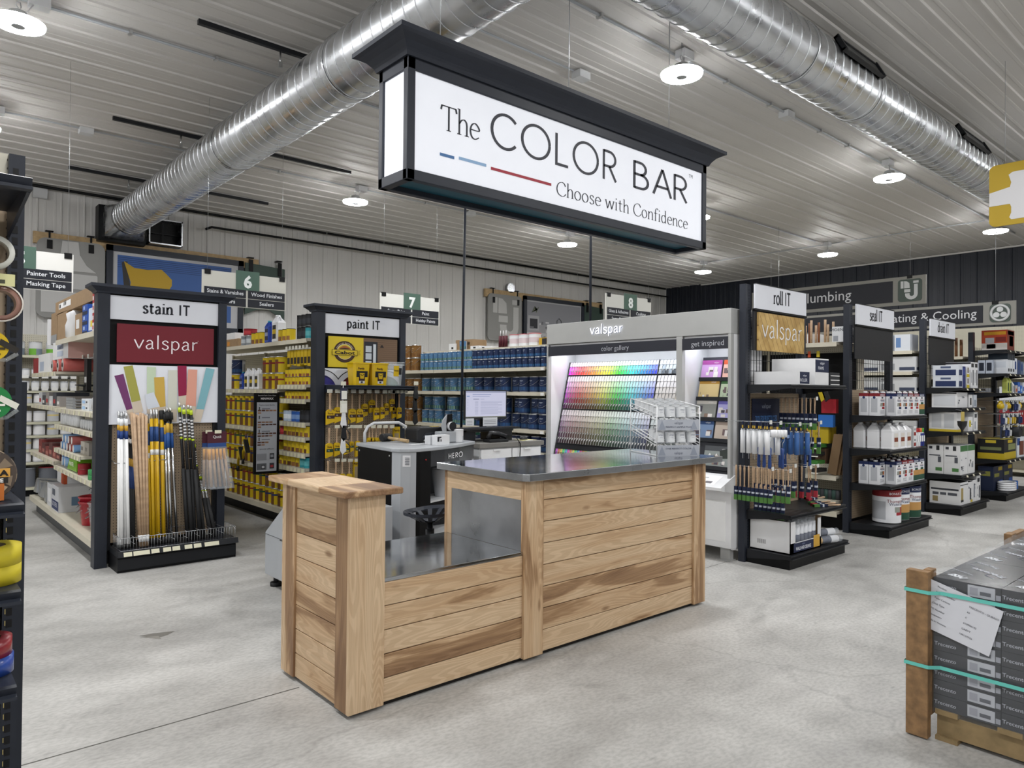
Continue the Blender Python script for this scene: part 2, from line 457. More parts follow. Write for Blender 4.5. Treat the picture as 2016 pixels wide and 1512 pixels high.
class MB:
  def __init__(s):
    s.v = []; s.f = []; s.fm = []; s.fc = []; s.sm = []; s.pid = []; s.mats = []; s.cur = 0.0

  def _m(s, m):
    col = (.8, .8, .8, 1)
    if m[0] == '#':
      name = 'glossy' if m.endswith('!') else 'printed'
      col = lin(m.rstrip('!')[:7])
    else:
      name = m
    if name not in s.mats:
      s.mats.append(name)
    return s.mats.index(name), col

  def face(s, idx, m, smooth=False):
    i, c = s._m(m)
    s.f.append(tuple(idx)); s.fm.append(i); s.fc.append(c); s.sm.append(smooth); s.pid.append(s.cur)

  def poly(s, pts, m, smooth=False):
    b = len(s.v); s.v += [tuple(p) for p in pts]
    s.face(range(b, b + len(pts)), m, smooth); return s

  def box(s, x0, y0, z0, x1, y1, z1, m, front=None, left=None, right=None, top=None, T=None):
    if x1 < x0: x0, x1 = x1, x0
    if y1 < y0: y0, y1 = y1, y0
    if z1 < z0: z0, z1 = z1, z0
    p = [(x0, y0, z0), (x1, y0, z0), (x1, y1, z0), (x0, y1, z0), (x0, y0, z1), (x1, y0, z1), (x1, y1, z1), (x0, y1, z1)]
    if T is not None:
      p = [tuple(T @ Vector(q)) for q in p]
    b = len(s.v); s.v += p
    for q, mm in (((0, 3, 2, 1), m), ((4, 5, 6, 7), top or m), ((0, 1, 5, 4), front or m), ((1, 2, 6, 5), right or m), ((2, 3, 7, 6), m), ((3, 0, 4, 7), left or m)):
      s.face([b + k for k in q], mm)
    return s

  def obox(s, c, size, m, rot=(0, 0, 0)):
    from mathutils import Euler
    T = Matrix.Translation(c) @ Euler(rot).to_matrix().to_4x4()
    h = [d / 2 for d in size]
    return s.box(-h[0], -h[1], -h[2], h[0], h[1], h[2], m, T=T)

  def cyl(s, p0, p1, r, m, r1=None, n=14, caps=True, m2=None):
    p0, p1 = Vector(p0), Vector(p1); r1 = r if r1 is None else r1
    d = (p1 - p0).normalized()
    a = d.orthogonal().normalized(); c = d.cross(a)
    b = len(s.v)
    for p, rr in ((p0, r), (p1, r1)):
      for i in range(n):
        t = 2 * PI * i / n
        s.v.append(tuple(p + (a * math.cos(t) + c * math.sin(t)) * rr))
    for i in range(n):
      j = (i + 1) % n
      s.face((b + i, b + j, b + n + j, b + n + i), m, True)
    if caps:
      s.face([b + n - 1 - i for i in range(n)], m2 or m); s.face([b + n + i for i in range(n)], m2 or m)
    return s

  def lathe(s, prof, m, n=24, c=(0, 0, 0), caps=True):
    """prof: (r, z) list; m is a material or a function (angle from front in degrees, z) -> material"""
    b = len(s.v); fn = m if callable(m) else (lambda a, z: m)
    for r, z in prof:
      for i in range(n):
        t = 2 * PI * i / n
        s.v.append((c[0] + r * math.sin(t), c[1] - r * math.cos(t), c[2] + z))
    for k in range(len(prof) - 1):
      zm = (prof[k][1] + prof[k + 1][1]) / 2
      for i in range(n):
        j = (i + 1) % n
        a = 360 * (i + .5) / n; a = a - 360 if a > 180 else a
        s.face((b + k * n + i, b + k * n + j, b + (k + 1) * n + j, b + (k + 1) * n + i), fn(a, zm), True)
    if caps:
      s.face([b + n - 1 - i for i in range(n)], fn(180, prof[0][1])); e = b + (len(prof) - 1) * n
      s.face([e + i for i in range(n)], fn(180, prof[-1][1]))
    return s

  def tube(s, pts, r, m, n=6, closed=False):
    pts = [Vector(p) for p in pts]
    k = len(pts); b = len(s.v); ref = None
    for i, p in enumerate(pts):
      a = pts[i - 1] if (i > 0 or closed) else p; c = pts[(i + 1) % k] if (i < k - 1 or closed) else p
      d = (c - a).normalized()
      if ref is None:
        ref = d.orthogonal().normalized()
      ref = (ref - d * ref.dot(d))
      ref = ref.normalized() if ref.length > 1e-4 else d.orthogonal().normalized()
      e = d.cross(ref)
      for j in range(n):
        t = 2 * PI * j / n
        s.v.append(tuple(p + (ref * math.cos(t) + e * math.sin(t)) * r))
    for i in range(k if closed else k - 1):
      i2 = (i + 1) % k
      for j in range(n):
        j2 = (j + 1) % n
        s.face((b + i * n + j, b + i * n + j2, b + i2 * n + j2, b + i2 * n + j), m, True)
    if not closed:
      s.face([b + n - 1 - j for j in range(n)], m); s.face([b + (k - 1) * n + j for j in range(n)], m)
    return s

  def prism(s, pts, ax, a0, a1, m, side=None, smooth=False):
    """polygon in the plane across axis ax ('x': (y,z), 'y': (x,z), 'z': (x,y)) drawn out from a0 to a1"""
    def P(q, a):
      return {'x': (a, q[0], q[1]), 'y': (q[0], a, q[1]), 'z': (q[0], q[1], a)}[ax]
    b = len(s.v); n = len(pts)
    s.v += [P(q, a0) for q in pts] + [P(q, a1) for q in pts]
    s.face([b + n - 1 - i for i in range(n)], m); s.face([b + n + i for i in range(n)], m)
    for i in range(n):
      j = (i + 1) % n
      s.face((b + i, b + j, b + n + j, b + n + i), side or m, smooth)
    return s

  def geo(s, g, o, u, v, h, m, wx=1.0, wrap=None, off=.0015):
    """flat word geometry g placed at o with right u, up v, capital height h; wrap=(radius) bends it round a can front"""
    vs, fs, w = g
    u, v, o = Vector(u), Vector(v), Vector(o); nrm = u.cross(v)
    b = len(s.v)
    for x, y in vs:
      if wrap:
        a = x * h * wx / wrap
        s.v.append((o.x + (wrap + off) * math.sin(a), o.y - (wrap + off) * math.cos(a), o.z + y * h))
      else:
        s.v.append(tuple(o + u * (x * h * wx) + v * (y * h) + nrm * off))
    for f in fs:
      s.face([b + i for i in f], m)
    return s

  def text(s, t, o, h, m, face='y', width=None, bold=0.0, wrap=None, u=None, v=None, off=.0015, align='c'):
    g = text_geo(t, bold)
    uu = u or {'y': (1, 0, 0), 'x': (0, -1, 0), 'r': (0, 1, 0)}[face]; vv = v or (0, 0, 1)
    wx = 1.0 if not width else width / max(1e-6, g[2] * h)
    if align == 'l':
      o = Vector(o) + Vector(uu) * (g[2] * h * wx / 2)
    return s.geo(g, o, uu, vv, h, m, wx, wrap, off)

  def patch(s, x0, z0, x1, z1, y, m, face='y', off=.001):
    if face == 'y':
      return s.poly([(x0, y - off, z0), (x1, y - off, z0), (x1, y - off, z1), (x0, y - off, z1)], m)
    if face == 'x':   # x0..x1 run along world y (larger y first when seen from -x)
      return s.poly([(y - off, x1, z0), (y - off, x0, z0), (y - off, x0, z1), (y - off, x1, z1)], m)
    return s.poly([(y + off, x0, z0), (y + off, x1, z0), (y + off, x1, z1), (y + off, x0, z1)], m)

  def mesh(s, name, o=(0, 0, 0)):
    me = bpy.data.meshes.new(name)
    me.from_pydata([(x - o[0], y - o[1], z - o[2]) for x, y, z in s.v], [], s.f)
    for m in s.mats:
      me.materials.append(MATS[m])
    me.polygons.foreach_set('material_index', s.fm)
    me.polygons.foreach_set('use_smooth', s.sm)
    if 'printed' in s.mats or 'glossy' in s.mats or 'screen' in s.mats:
      ca = me.color_attributes.new('Col', 'FLOAT_COLOR', 'CORNER')
      buf = []
      for p, c in zip(me.polygons, s.fc):
        buf += list(c) * p.loop_total
      ca.data.foreach_set('color', buf)
    if any(m.startswith('hickory') for m in s.mats):
      at = me.attributes.new('pid', 'FLOAT', 'FACE'); at.data.foreach_set('value', s.pid)
    me.update()
    return me

  def base(s):
    xs = [p[0] for p in s.v]; ys = [p[1] for p in s.v]; zs = [p[2] for p in s.v]
    return ((min(xs) + max(xs)) / 2, (min(ys) + max(ys)) / 2, min(zs))

USED = {}

def props(o, label, cat, group=None, kind=None):
  if label: o['label'] = label; USED.setdefault(label, []).append(o.name)
  if cat: o['category'] = cat
  if group: o['group'] = group
  if kind: o['kind'] = kind
  return o

def solo(name, label, cat, mb, group=None, kind=None, bevel=0):
  """a thing that is one mesh"""
  o0 = mb.base()
  ob = bpy.data.objects.new(name, mb.mesh(name, o0)); ob.location = o0
  COL.objects.link(ob)
  if bevel: bev(ob, bevel)
  return props(ob, label, cat, group, kind)

def bev(ob, w, seg=2):
  md = ob.modifiers.new('edge', 'BEVEL'); md.width = w; md.segments = seg; md.limit_method = 'ANGLE'; md.angle_limit = .8
  return ob

def struct(name, mb, label=None):
  ob = bpy.data.objects.new(name, mb.mesh(name)); COL.objects.link(ob); ob['kind'] = 'structure'
  return ob

class Thing:
  """an empty at the thing's base that carries its parts (part meshes given in world coordinates)"""
  def __init__(s, name, label, cat, loc, group=None, rz=0):
    s.o = bpy.data.objects.new(name, None); s.o.empty_display_size = .05
    s.o.location = loc; s.loc = Vector(loc); COL.objects.link(s.o)
    s.o.rotation_euler = (0, 0, rz)
    props(s.o, label, cat, group)

  def part(s, name, mb, parent=None, label=None, bevel=0, kind=None):
    p = parent or s.o
    base = s.loc
    ob = bpy.data.objects.new(name, mb.mesh(name, tuple(base))); ob.parent = p
    COL.objects.link(ob)
    if label: ob['label'] = label
    if kind: ob['kind'] = kind
    if bevel: bev(ob, bevel)
    return ob

class Proto:
  """meshes of one kind of goods, made once at the origin (front to -y); spawn() makes real objects of them"""
  def __init__(s, name, cat, body=None, parts=None):
    s.name, s.cat = name, cat
    s.me = body.mesh(name) if body else None
    s.parts = [(pn, pm.mesh(pn), sub) for pn, pm, sub in (parts or [])]   # sub: index of the parent part or None

  def spawn(s, loc, label, rz=0.0, group=None, tilt=None, sc=None):
    o = bpy.data.objects.new(s.name, s.me)
    COL.objects.link(o)
    o.location = loc; o.rotation_euler = tilt or (0, 0, rz)
    if sc: o.scale = (sc, sc, sc) if isinstance(sc, (int, float)) else sc
    made = []
    for pn, pm, sub in s.parts:
      c = bpy.data.objects.new(pn, pm); COL.objects.link(c)
      c.parent = o if sub is None else made[sub]
      made.append(c)
    props(o, label, s.cat, group)
    return o

ORD = ['first', 'second', 'third', 'fourth', 'fifth', 'sixth', 'seventh', 'eighth', 'ninth', 'tenth', 'eleventh', 'twelfth', 'thirteenth', 'fourteenth', 'fifteenth', 'sixteenth', 'seventeenth', 'eighteenth', 'nineteenth', 'twentieth']
for _t in ('twenty', 'thirty', 'forty', 'fifty'):
  if _t != 'twenty': ORD.append({'thirty': 'thirtieth', 'forty': 'fortieth', 'fifty': 'fiftieth'}[_t])
  ORD += [f'{_t} {x}' for x in ORD[:9]]

FX = -PI / 2      # turn a thing's front from -y to -x

def boxproto(name, cat, w, d, h, col, front=(), left=(), right=(), top=None, ft=(), lt=(), rt=()):
  """a carton: patches (x0,z0,x1,z1,colour) as fractions of the face, texts (string,x,z,capheight,colour[,width])"""
  b = MB(); b.box(-w / 2, -d / 2, 0, w / 2, d / 2, h, col, top=top)
  for x0, z0, x1, z1, c in front:
    b.patch(-w / 2 + x0 * w, z0 * h, -w / 2 + x1 * w, z1 * h, -d / 2, c)
  for x0, z0, x1, z1, c in left:      # left face, seen from -x: left = far (+y)
    b.patch(d / 2 - x0 * d, z0 * h, d / 2 - x1 * d, z1 * h, -w / 2, c, 'x')
  for x0, z0, x1, z1, c in right:
    b.patch(-d / 2 + x0 * d, z0 * h, -d / 2 + x1 * d, z1 * h, w / 2, c, 'r')
  for t in ft:
    b.text(t[0], (-w / 2 + t[1] * w, -d / 2, t[2] * h), t[3], t[4], 'y', t[5] if len(t) > 5 else None, off=.0025)
  for t in lt:
    b.text(t[0], (-w / 2, d / 2 - t[1] * d, t[2] * h), t[3], t[4], 'x', t[5] if len(t) > 5 else None, off=.0025)
  for t in rt:
    b.text(t[0], (w / 2, -d / 2 + t[1] * d, t[2] * h), t[3], t[4], 'r', t[5] if len(t) > 5 else None, off=.0025)
  return Proto(name, cat, b)

def canproto(name, cat, d, h, fn, texts=(), lid='tin', lidr=.9, parts=None, n=28, zs=None):
  """a round can: fn(angle, height fraction) -> colour of the label"""
  r = d / 2
  b = MB()
  zz = zs or [.03, .12, .25, .34, .5, .66, .8, .95]
  prof = [(r * .97, 0), (r * 1.01, .012 * h), (r, .03 * h)] + [(r, z * h) for z in zz[1:]] + [(r * 1.02, .965 * h), (r * 1.02, h), (r * lidr, h), (r * lidr * .97, h * .985)]
  b.lathe(prof, lambda a, z: 'tin' if z < .03 * h else (lid if z > .955 * h else fn(a, z / h)), n=n)
  for t, z, hh, c in texts:
    b.text(t, (0, 0, z * h), hh, c, wrap=r, off=.002)
  return Proto(name, cat, b, parts)
# ---------------------------------------------------------------- the hall
HC = 4.55
X0R, X1R, Y0R, Y1R = -9.0, 16.9, -8.0, 12.6
b = MB(); b.poly([(X0R, Y0R, 0), (X1R, Y0R, 0), (X1R, Y1R, 0), (X0R, Y1R, 0)], 'concrete')
struct('floor', b)
b = MB()
for x0, y0, x1, y1 in ((X0R, 3.50, 1.64, 3.508), (4.6, 3.62, 5.9, 3.626), (-2, -8, -1.992, 3.5), (9.3, -8, 9.306, 2.6)):
  b.poly([(x0, y0, .0008), (x1, y0 + .03, .0008), (x1, y1 + .03, .0008), (x0, y1, .0008)] if abs(x1 - x0) > .1 else [(x0, y0, .0008), (x1, y0, .0008), (x1, y1, .0008), (x0, y1, .0008)], '#55544f')
for k, pp in enumerate((((274, 1252), (300, 1247), (345, 1242), (330, 1250), (310, 1256), (288, 1254)), ((276, 1255), (312, 1252), (318, 1258), (300, 1256)))):
  b.poly([tuple(onZ(x, y, .0009 + .0003 * k)) for x, y in pp], '#85837d' if k else '#6f6d68')
struct('trim_1', b)

def ribbed(a0, a1, pitch=.305, rib=.016, w=.034, t=.014, minor=.003):
  """cross section of a ribbed metal panel: (position, depth)"""
  out = []; a = a0
  while a < a1 - 1e-6:
    e = min(a1, a + pitch)
    out += [(a, 0), (a + .06, 0), (a + .066, minor), (a + .09, minor), (a + .096, 0), (a + .19, 0), (a + .196, minor), (a + .22, minor), (a + .226, 0), (e - w, 0), (e - w + .008, rib), (e - w + .008 + t, rib), (e - .004, 0)]
    a = e
  out.append((a1, 0))
  return out

def sheet(mb, prof, fn, s0, s1, m):
  q = len(mb.v); n = len(prof)
  for a, d in prof:
    mb.v.append(fn(a, d, s0)); mb.v.append(fn(a, d, s1))
  for i in range(n - 1):
    mb.face((q + 2 * i, q + 2 * i + 1, q + 2 * i + 3, q + 2 * i + 2), m)

b = MB(); sheet(b, ribbed(Y0R, Y1R), lambda a, d, s: (s, a, HC - d), X0R, X1R, 'ceilmetal'); struct('ceiling', b)
b = MB(); sheet(b, ribbed(X0R, X1R), lambda a, d, s: (a, Y1R - d, s), 0, HC, 'wallmetal'); struct('wall_back', b)
b = MB(); sheet(b, ribbed(Y0R, Y1R), lambda a, d, s: (X1R - d, a, s), 0, HC, 'navywall'); struct('wall_right', b)
b = MB(); sheet(b, ribbed(Y0R, Y1R), lambda a, d, s: (X0R + d, a, s), 0, HC, 'wallmetal'); struct('wall_left', b)
b = MB(); sheet(b, ribbed(X0R, X1R), lambda a, d, s: (a, Y0R + d, s), 0, HC, 'wallmetal'); struct('wall_front', b)
b = MB(); b.box(X1R - .05, 3.9, HC - .045, X1R - .018, 11.4, HC - .012, 'ceilmetal'); b.box(X1R - .05, Y0R + .1, HC - .045, X1R - .018, 3.8, HC - .012, 'ceilmetal')
struct('trim_2', b)

# ---------------------------------------------------------------- high bay lamps on a regular grid
LAMPX, LAMPY = [-8.0, -3.65, .71, 5.08, 9.45, 13.8], [-4.9, -2.05, .8, 3.64, 6.45, 9.28]
WHERE = {(.71, 6.45): 'at the left edge, nearest the camera on that side', (5.08, 3.64): 'in front of the long hanging sign, brightest of all',
     (9.45, 3.64): 'right of the hanging sign under the grey conduit', (13.8, 3.64): 'right under the yellow hanging sign',
     (5.08, 9.28): 'over the left aisles, behind the hanging sign', (9.45, 9.28): 'seen below the hanging sign, over the far aisles',
     (13.8, 9.28): 'farthest of all, in the far corner', (13.8, 6.45): 'before the navy wall, over the far right aisles', (9.45, 6.45): 'peeping out behind the right end of the hanging sign'}
lampb = MB()
lampb.lathe([(.178, .024), (.18, .026), (.17, .03)], 'lampgrey', 28, caps=False)
ring = MB(); n = 28
for i in range(n):
  a, c = 2 * PI * i / n, 2 * PI * (i + 1) / n
  for r0, z0, r1, z1 in ((.045, -.006, .14, -.006), (.14, -.006, .172, .004), (.172, .004, .178, .024)):
    ring.poly([(r0 * math.cos(a), r0 * math.sin(a), z0), (r1 * math.cos(a), r1 * math.sin(a), z1), (r1 * math.cos(c), r1 * math.sin(c), z1), (r0 * math.cos(c), r0 * math.sin(c), z0)], 'lamp')
top = MB(); top.lathe([(.17, .03), (.13, .042), (.07, .055), (.06, .10), (.03, .115)], 'lampgrey', 20)
hub = MB(); hub.lathe([(.045, -.010), (.046, .01)], 'machinegrey', 16)
hook = MB(); hook.tube([(0, 0, .115), (.018, 0, .14), (.012, 0, .175), (-.012, 0, .175), (-.016, 0, .15), (0, 0, .13)], .004, 'tin', 5); hook.tube([(0, 0, .17), (0, 0, .30 - .012)], .0035, 'tin', 5)
box = MB(); box.box(.07, .02, .21, .21, .12, .284, 'lampgrey'); box.tube([(.02, 0, .1), (.06, .02, .13), (.1, .05, .21)], .005, 'white', 5)
LP = Proto('high_bay_lamp', 'ceiling lamp', None, [('housing_rim', lampb, None), ('light_ring', ring, None), ('heat_sink', top, None), ('sensor_hub', hub, None), ('hook', hook, None), ('junction_box', box, None)])
for i, x in enumerate(LAMPX):
  for j, y in enumerate(LAMPY):
    w = WHERE.get((x, y))
    lab = 'round white high bay ceiling lamp, ' + w if w else f'round high bay ceiling lamp out of the picture, column {ORD[i]} from the left, row {ORD[j]} from behind'
    if w is None: lab = f'round white high bay lamp behind the camera, {ORD[j]} row, {ORD[i]} column' if y < 3 else f'round white high bay lamp left of the picture, {ORD[i]} column, {ORD[j]} row'
    LP.spawn((x, y, HC - .30), lab, group='high bay lamps in a grid on the ceiling')

# ---------------------------------------------------------------- conduits, pipes, struts on the ceiling
def conduit(pts, r, m, label, name='conduit', clips=(), boxes=()):
  t = Thing(name, label, 'pipe', pts[0])
  c = MB(); c.tube(pts, r, m, 8); t.part('pipe', c)
  for p in clips:
    c = MB(); c.box(p[0] - .012, p[1] - .03, p[2] - .018, p[0] + .012, p[1] + .03, HC - .017 if p[2] > 4.3 else p[2] + .02, 'tin'); t.part('clip', c)
  for p in boxes:
    c = MB(); c.box(p[0] - .07, p[1] - .055, HC - .085, p[0] + .07, p[1] + .055, HC - .017, 'lampgrey'); t.part('junction_box', c)
  return t

zc = HC - .03
conduit([(2.3, 3.787, zc), (5.1, 3.787, zc), (5.3, 3.787, zc), (7.2, 3.787, zc), (9.5, 3.787, zc), (13.6, 3.787, zc), (15.5, 3.787, zc)], .012, 'machinegrey', 'thin grey conduit running to the lamps right of the hanging sign',
    clips=[(x, 3.787, zc) for x in (3.2, 4.2, 6.0, 6.8, 7.9, 8.6, 10.8, 12)], boxes=[(7.15, 3.787)])
conduit([(-6, 6.597, zc), (2.4, 6.597, zc), (9.4, 6.597, zc), (13.6, 6.597, zc)], .012, 'machinegrey', 'grey conduit running from the lamp at the left edge behind the duct',
    clips=[(x, 6.597, zc) for x in (1.5, 2.2, 3.2, 6, 8)])
conduit([(-6, 9.427, zc), (1.6, 9.427, zc), (5.2, 9.427, zc), (9.6, 9.427, zc), (13.9, 9.427, zc)], .010, 'machinegrey', 'thin grey conduit crossing the far ceiling to the farthest lamps', boxes=[(1.7, 9.427), (7.3, 9.427)], clips=[(4, 9.427, zc), (6.4, 9.427, zc), (11, 9.427, zc)])
conduit([(3.0, 4.6, zc), (3.3, 4.6, zc), (4.75, 4.6, zc)], .010, 'machinegrey', 'short grey conduit between two boxes above the hanging sign', boxes=[(3.02, 4.6), (4.85, 4.6)])
conduit([(3.06, 4.55, zc), (3.06, 3.2, zc), (3.06, 1.5, zc)], .012, 'machinegrey', 'grey conduit running towards the camera between the two ducts', clips=[(3.06, 3.9, zc)])
conduit([(14.03, 9.35, zc), (14.03, 6.5, zc), (14.03, 3.86, zc)], .010, 'machinegrey', 'grey conduit along the far right lamps before the navy wall', clips=[(14.03, 8, zc), (14.03, 5.4, zc)])
conduit([(-8, 12.47, HC - .05), (16.7, 12.47, HC - .05)], .022, 'black', 'black pipe along the top of the white back wall')
t = conduit([(4.0, 12.4, 4.22), (4.1, 12.4, 4.27), (4.3, 12.4, 4.27), (16.7, 12.4, 4.27)], .02, 'black', 'black pipe hung a little lower along the white back wall')
for x in (6.2, 8.0, 10.4, 13, 15):
  c = MB(); c.cyl((x, 12.4, 4.28), (x, 12.4, HC - .015), .006, 'tin', n=6); t.part('hanger_rod', c)
for px0, py0, L, lab in ((390, 42, 1.75, 'nearest the camera'), (222, 232, 1.7, 'second in depth'), (135, 329, 1.55, 'farthest, nearest the back wall')):
  p = onZ(px0, py0, HC - .035)
  t = Thing('strut_channel', f'dark steel strut channel across the left duct, {lab}', 'ceiling strut', (p.x, p.y, HC - .06), 'strut channels that carry the left duct')
  c = MB(); c.box(p.x, p.y - .02, HC - .056, p.x + L + 1.2, p.y + .02, HC - .017, 'blackmetal'); t.part('channel', c)
  c = MB(); c.cyl((2.55, p.y, 4.352), (2.55, p.y, HC - .05), .008, 'tin', n=6); c.box(2.535, p.y - .012, 4.352, 2.565, p.y + .012, 4.40, 'tin'); t.part('hanger_rod', c)

# ---------------------------------------------------------------- spiral ducts
def spiral(ax, c0, z, r, s0, s1, pitch=.135):
  """spiral lock seam pipe: each turn is a plain band and a narrow raised seam, run on a helix"""
  b = MB(); n = 56; e = r + .005
  for i in range(-1, int((s1 - s0) / pitch) + 1):
    for f0, r0, f1, r1 in ((0, r, .9, r), (.9, r, .915, e), (.915, e, .965, e), (.965, e, 1, r)):
      q = len(b.v)
      for f, rr in ((f0, r0), (f1, r1)):
        for j in range(n + 1):
          t = 2 * PI * j / n; p = min(max(s0 + (i + f + j / n) * pitch, s0), s1)
          b.v.append((c0 + rr * math.cos(t), p, z + rr * math.sin(t)) if ax == 'y' else (p, c0 + rr * math.cos(t), z + rr * math.sin(t)))
      for j in range(n):
        b.face((q + j, q + j + 1, q + n + 2 + j, q + n + 1 + j), 'galvanised', True)
  return b

DX, DZ, DR = 2.74, 4.11, .25
t = Thing('spiral_duct', 'left galvanised spiral duct running from the back wall over the stain aisle', 'air duct', (DX, 12.4, DZ - DR))
t.part('duct_pipe', spiral('y', DX, DZ, DR, 2.96, 11.95))
for y in (7.6, 10.35, 5.1):
  b = MB(); b.lathe([(DR + .004, -.006), (DR + .012, 0), (DR + .004, .006)], 'galvanised', 40, caps=False)
  b.v = [(DX + x, y + z, DZ + yy) for x, yy, z in b.v]; t.part('collar', b)
b = MB()   # square to round transition against the wall
n = 32; q = len(b.v)
for k, (y, sq) in enumerate(((12.35, 1), (12.2, 1), (11.9, 0))):
  for i in range(n):
    a = 2 * PI * i / n + PI / 4
    cx, sx = math.cos(a), math.sin(a)
    f_ = max(abs(cx), abs(sx))
    x, z = ((.27 * cx / f_, .23 * sx / f_) if sq else ((DR + .004) * cx, (DR + .004) * sx))
    b.v.append((DX + x, y, DZ - .03 * sq + z))
for k in range(2):
  for i in range(n):
    j = (i + 1) % n; b.face((q + k * n + i, q + k * n + j, q + (k + 1) * n + j, q + (k + 1) * n + i), 'galvanised', k == 1)
t.part('wall_transition', b)
b = MB(); b.box(DX - .33, 12.35, DZ - .31, DX + .33, 12.58, DZ + .24, 'black'); t.part('wall_collar', b)

RY, RZ, RR = 2.72, 4.17, .225
t = Thing('spiral_duct', 'right galvanised spiral duct with side grilles, crossing to the right edge', 'air duct', (6, RY, RZ - RR))
t.part('duct_pipe', spiral('x', RY, RZ, RR, 2.98, 15.5))
for x in (5.2, 6.35, 9.4):
  b = MB(); b.lathe([(RR + .004, -.006), (RR + .012, 0), (RR + .004, .006)], 'galvanised', 40, caps=False)
  b.v = [(x + z, RY + xx, RZ + yy) for xx, yy, z in b.v]; t.part('collar', b)
for x0, x1 in ((5.55, 6.3), (8.3, 9.15), (11.5, 12.3)):
  a = math.radians(152)
  g = MB(); T = Matrix.Translation(((x0 + x1) / 2, RY + (RR + .012) * math.cos(a), RZ + (RR + .012) * math.sin(a))) @ Matrix.Rotation(a - PI / 2, 4, 'X')
  w = (x1 - x0) / 2
  for q in ((-w, -.075, -.01, w, -.055, .02), (-w, .055, -.01, w, .075, .02), (-w, -.075, -.01, -w + .03, .075, .03), (w - .03, -.075, -.01, w, .075, .03)):
    g.box(*q, 'blackmetal', T=T)
  g.box(-w, -.07, -.012, w, .07, -.004, 'black', T=T)
  gr = t.part('side_grille', g)
  g = MB()
  k = -w + .05
  while k < w - .03:
    g.box(k, -.055, -.008, k + .006, .055, .012, 'tin', T=T); k += .022
  t.part('louvre', g, gr)
for x in (5.0, 7.55, 10.6):
  b = MB(); b.tube([(x, RY + .0, RZ + RR), (x, RY, HC - .015)], .003, 'wire', 5); b.box(x - .012, RY - .012, RZ + RR + .03, x + .012, RY + .012, RZ + RR + .07, 'blackmetal'); t.part('hanger_wire', b)

# ---------------------------------------------------------------- the big lit sign
SX0, SX1, SY0, SY1, SZ0, SZ1 = 1.955, 4.575, 3.05, 3.33, 2.615, 3.245
t = Thing('hanging_sign', 'long navy framed light box sign reading The Color Bar, hung over the counter', 'sign', ((SX0 + SX1) / 2, (SY0 + SY1) / 2, SZ0))
b = MB()
fw = .048
for x0, x1 in ((SX0, SX0 + fw), (SX1 - fw, SX1)):
  for y0, y1 in ((SY0, SY0 + .04), (SY1 - .04, SY1)):
    b.box(x0, y0, SZ0, x1, y1, SZ1, 'charcoal')
for z0, z1 in ((SZ0, SZ0 + .055), (SZ1 - .07, SZ1)):
  b.box(SX0, SY0 + .001, z0, SX1, SY0 + .04, z1, 'charcoal'); b.box(SX0, SY1 - .04, z0, SX1, SY1 - .001, z1, 'charcoal')
  for x0, x1 in ((SX0 + .001, SX0 + fw), (SX1 - fw, SX1 - .001)):
    b.box(x0, SY0, z0, x1, SY1, z1, 'charcoal')
t.part('frame', b, bevel=.004)
b = MB(); b.box(SX0 + fw, SY0 + .012, SZ0 + .05, SX1 - fw, SY0 + .026, SZ1 - .06, 'litpanel'); fp = t.part('front_panel', b)
b = MB(); b.box(SX0 + fw, SY1 - .026, SZ0 + .05, SX1 - fw, SY1 - .012, SZ1 - .06, 'litpanel'); t.part('back_panel', b)
for x in (SX0 + .012, SX1 - .026):
  b = MB(); b.box(x, SY0 + .045, SZ0 + .06, x + .014, SY1 - .045, SZ1 - .06, 'litend'); t.part('end_panel', b)
b = MB(); b.box(SX0 + .03, SY0 + .04, SZ0 + .03, SX1 - .03, SY1 - .04, SZ0 + .04, 'teal'); t.part('bottom_panel', b)
# crown moulding: profile swept round the box
b = MB()
prof = [(0, 0), (.012, .0), (.02, .018), (.028, .03), (.05, .055), (.085, .075), (.105, .082), (.105, .105), (0, .105)]
q = len(b.v)
for o, z in prof:
  for x, y in ((SX0 - o, SY0 - o), (SX1 + o, SY0 - o), (SX1 + o, SY1 + o), (SX0 - o, SY1 + o)):
    b.v.append((x, y, SZ1 - .01 + z))
for k in range(len(prof) - 1):
  for i in range(4):
    j = (i + 1) % 4; b.face((q + 4 * k + i, q + 4 * k + j, q + 4 * k + 4 + j, q + 4 * k + 4 + i), 'charcoal')
b.poly([b.v[q + 4 * (len(prof) - 1) + i] for i in range(4)], 'charcoal')
t.part('crown_moulding', b)
# lettering, placed by the fractions of the panel it covers
PX0, PX1, PZ0, PZ1 = SX0 + fw, SX1 - fw, SZ0 + .055, SZ1 - .07
DK = '#3a3c44'

def sgn(keys, fx0, fx1, fz, hcap, w, mat, contrast=0, serif=0, track=.05):
  g = stroke_geo(keys, w, contrast, serif, track)
  W = (fx1 - fx0) * (PX1 - PX0)
  bb = MB(); bb.geo(g, (PX0 + (fx0 + fx1) / 2 * (PX1 - PX0), SY0 + .0125, PZ0 + fz * (PZ1 - PZ0)), (1, 0, 0), (0, 0, 1), hcap * (PZ1 - PZ0), mat, W / (g[2] * hcap * (PZ1 - PZ0)), off=.002)
  return bb

def fr(px, py):
  p = onY(px, py, SY0 + .012); return (p.x - PX0) / (PX1 - PX0), (p.z - PZ0) / (PZ1 - PZ0)

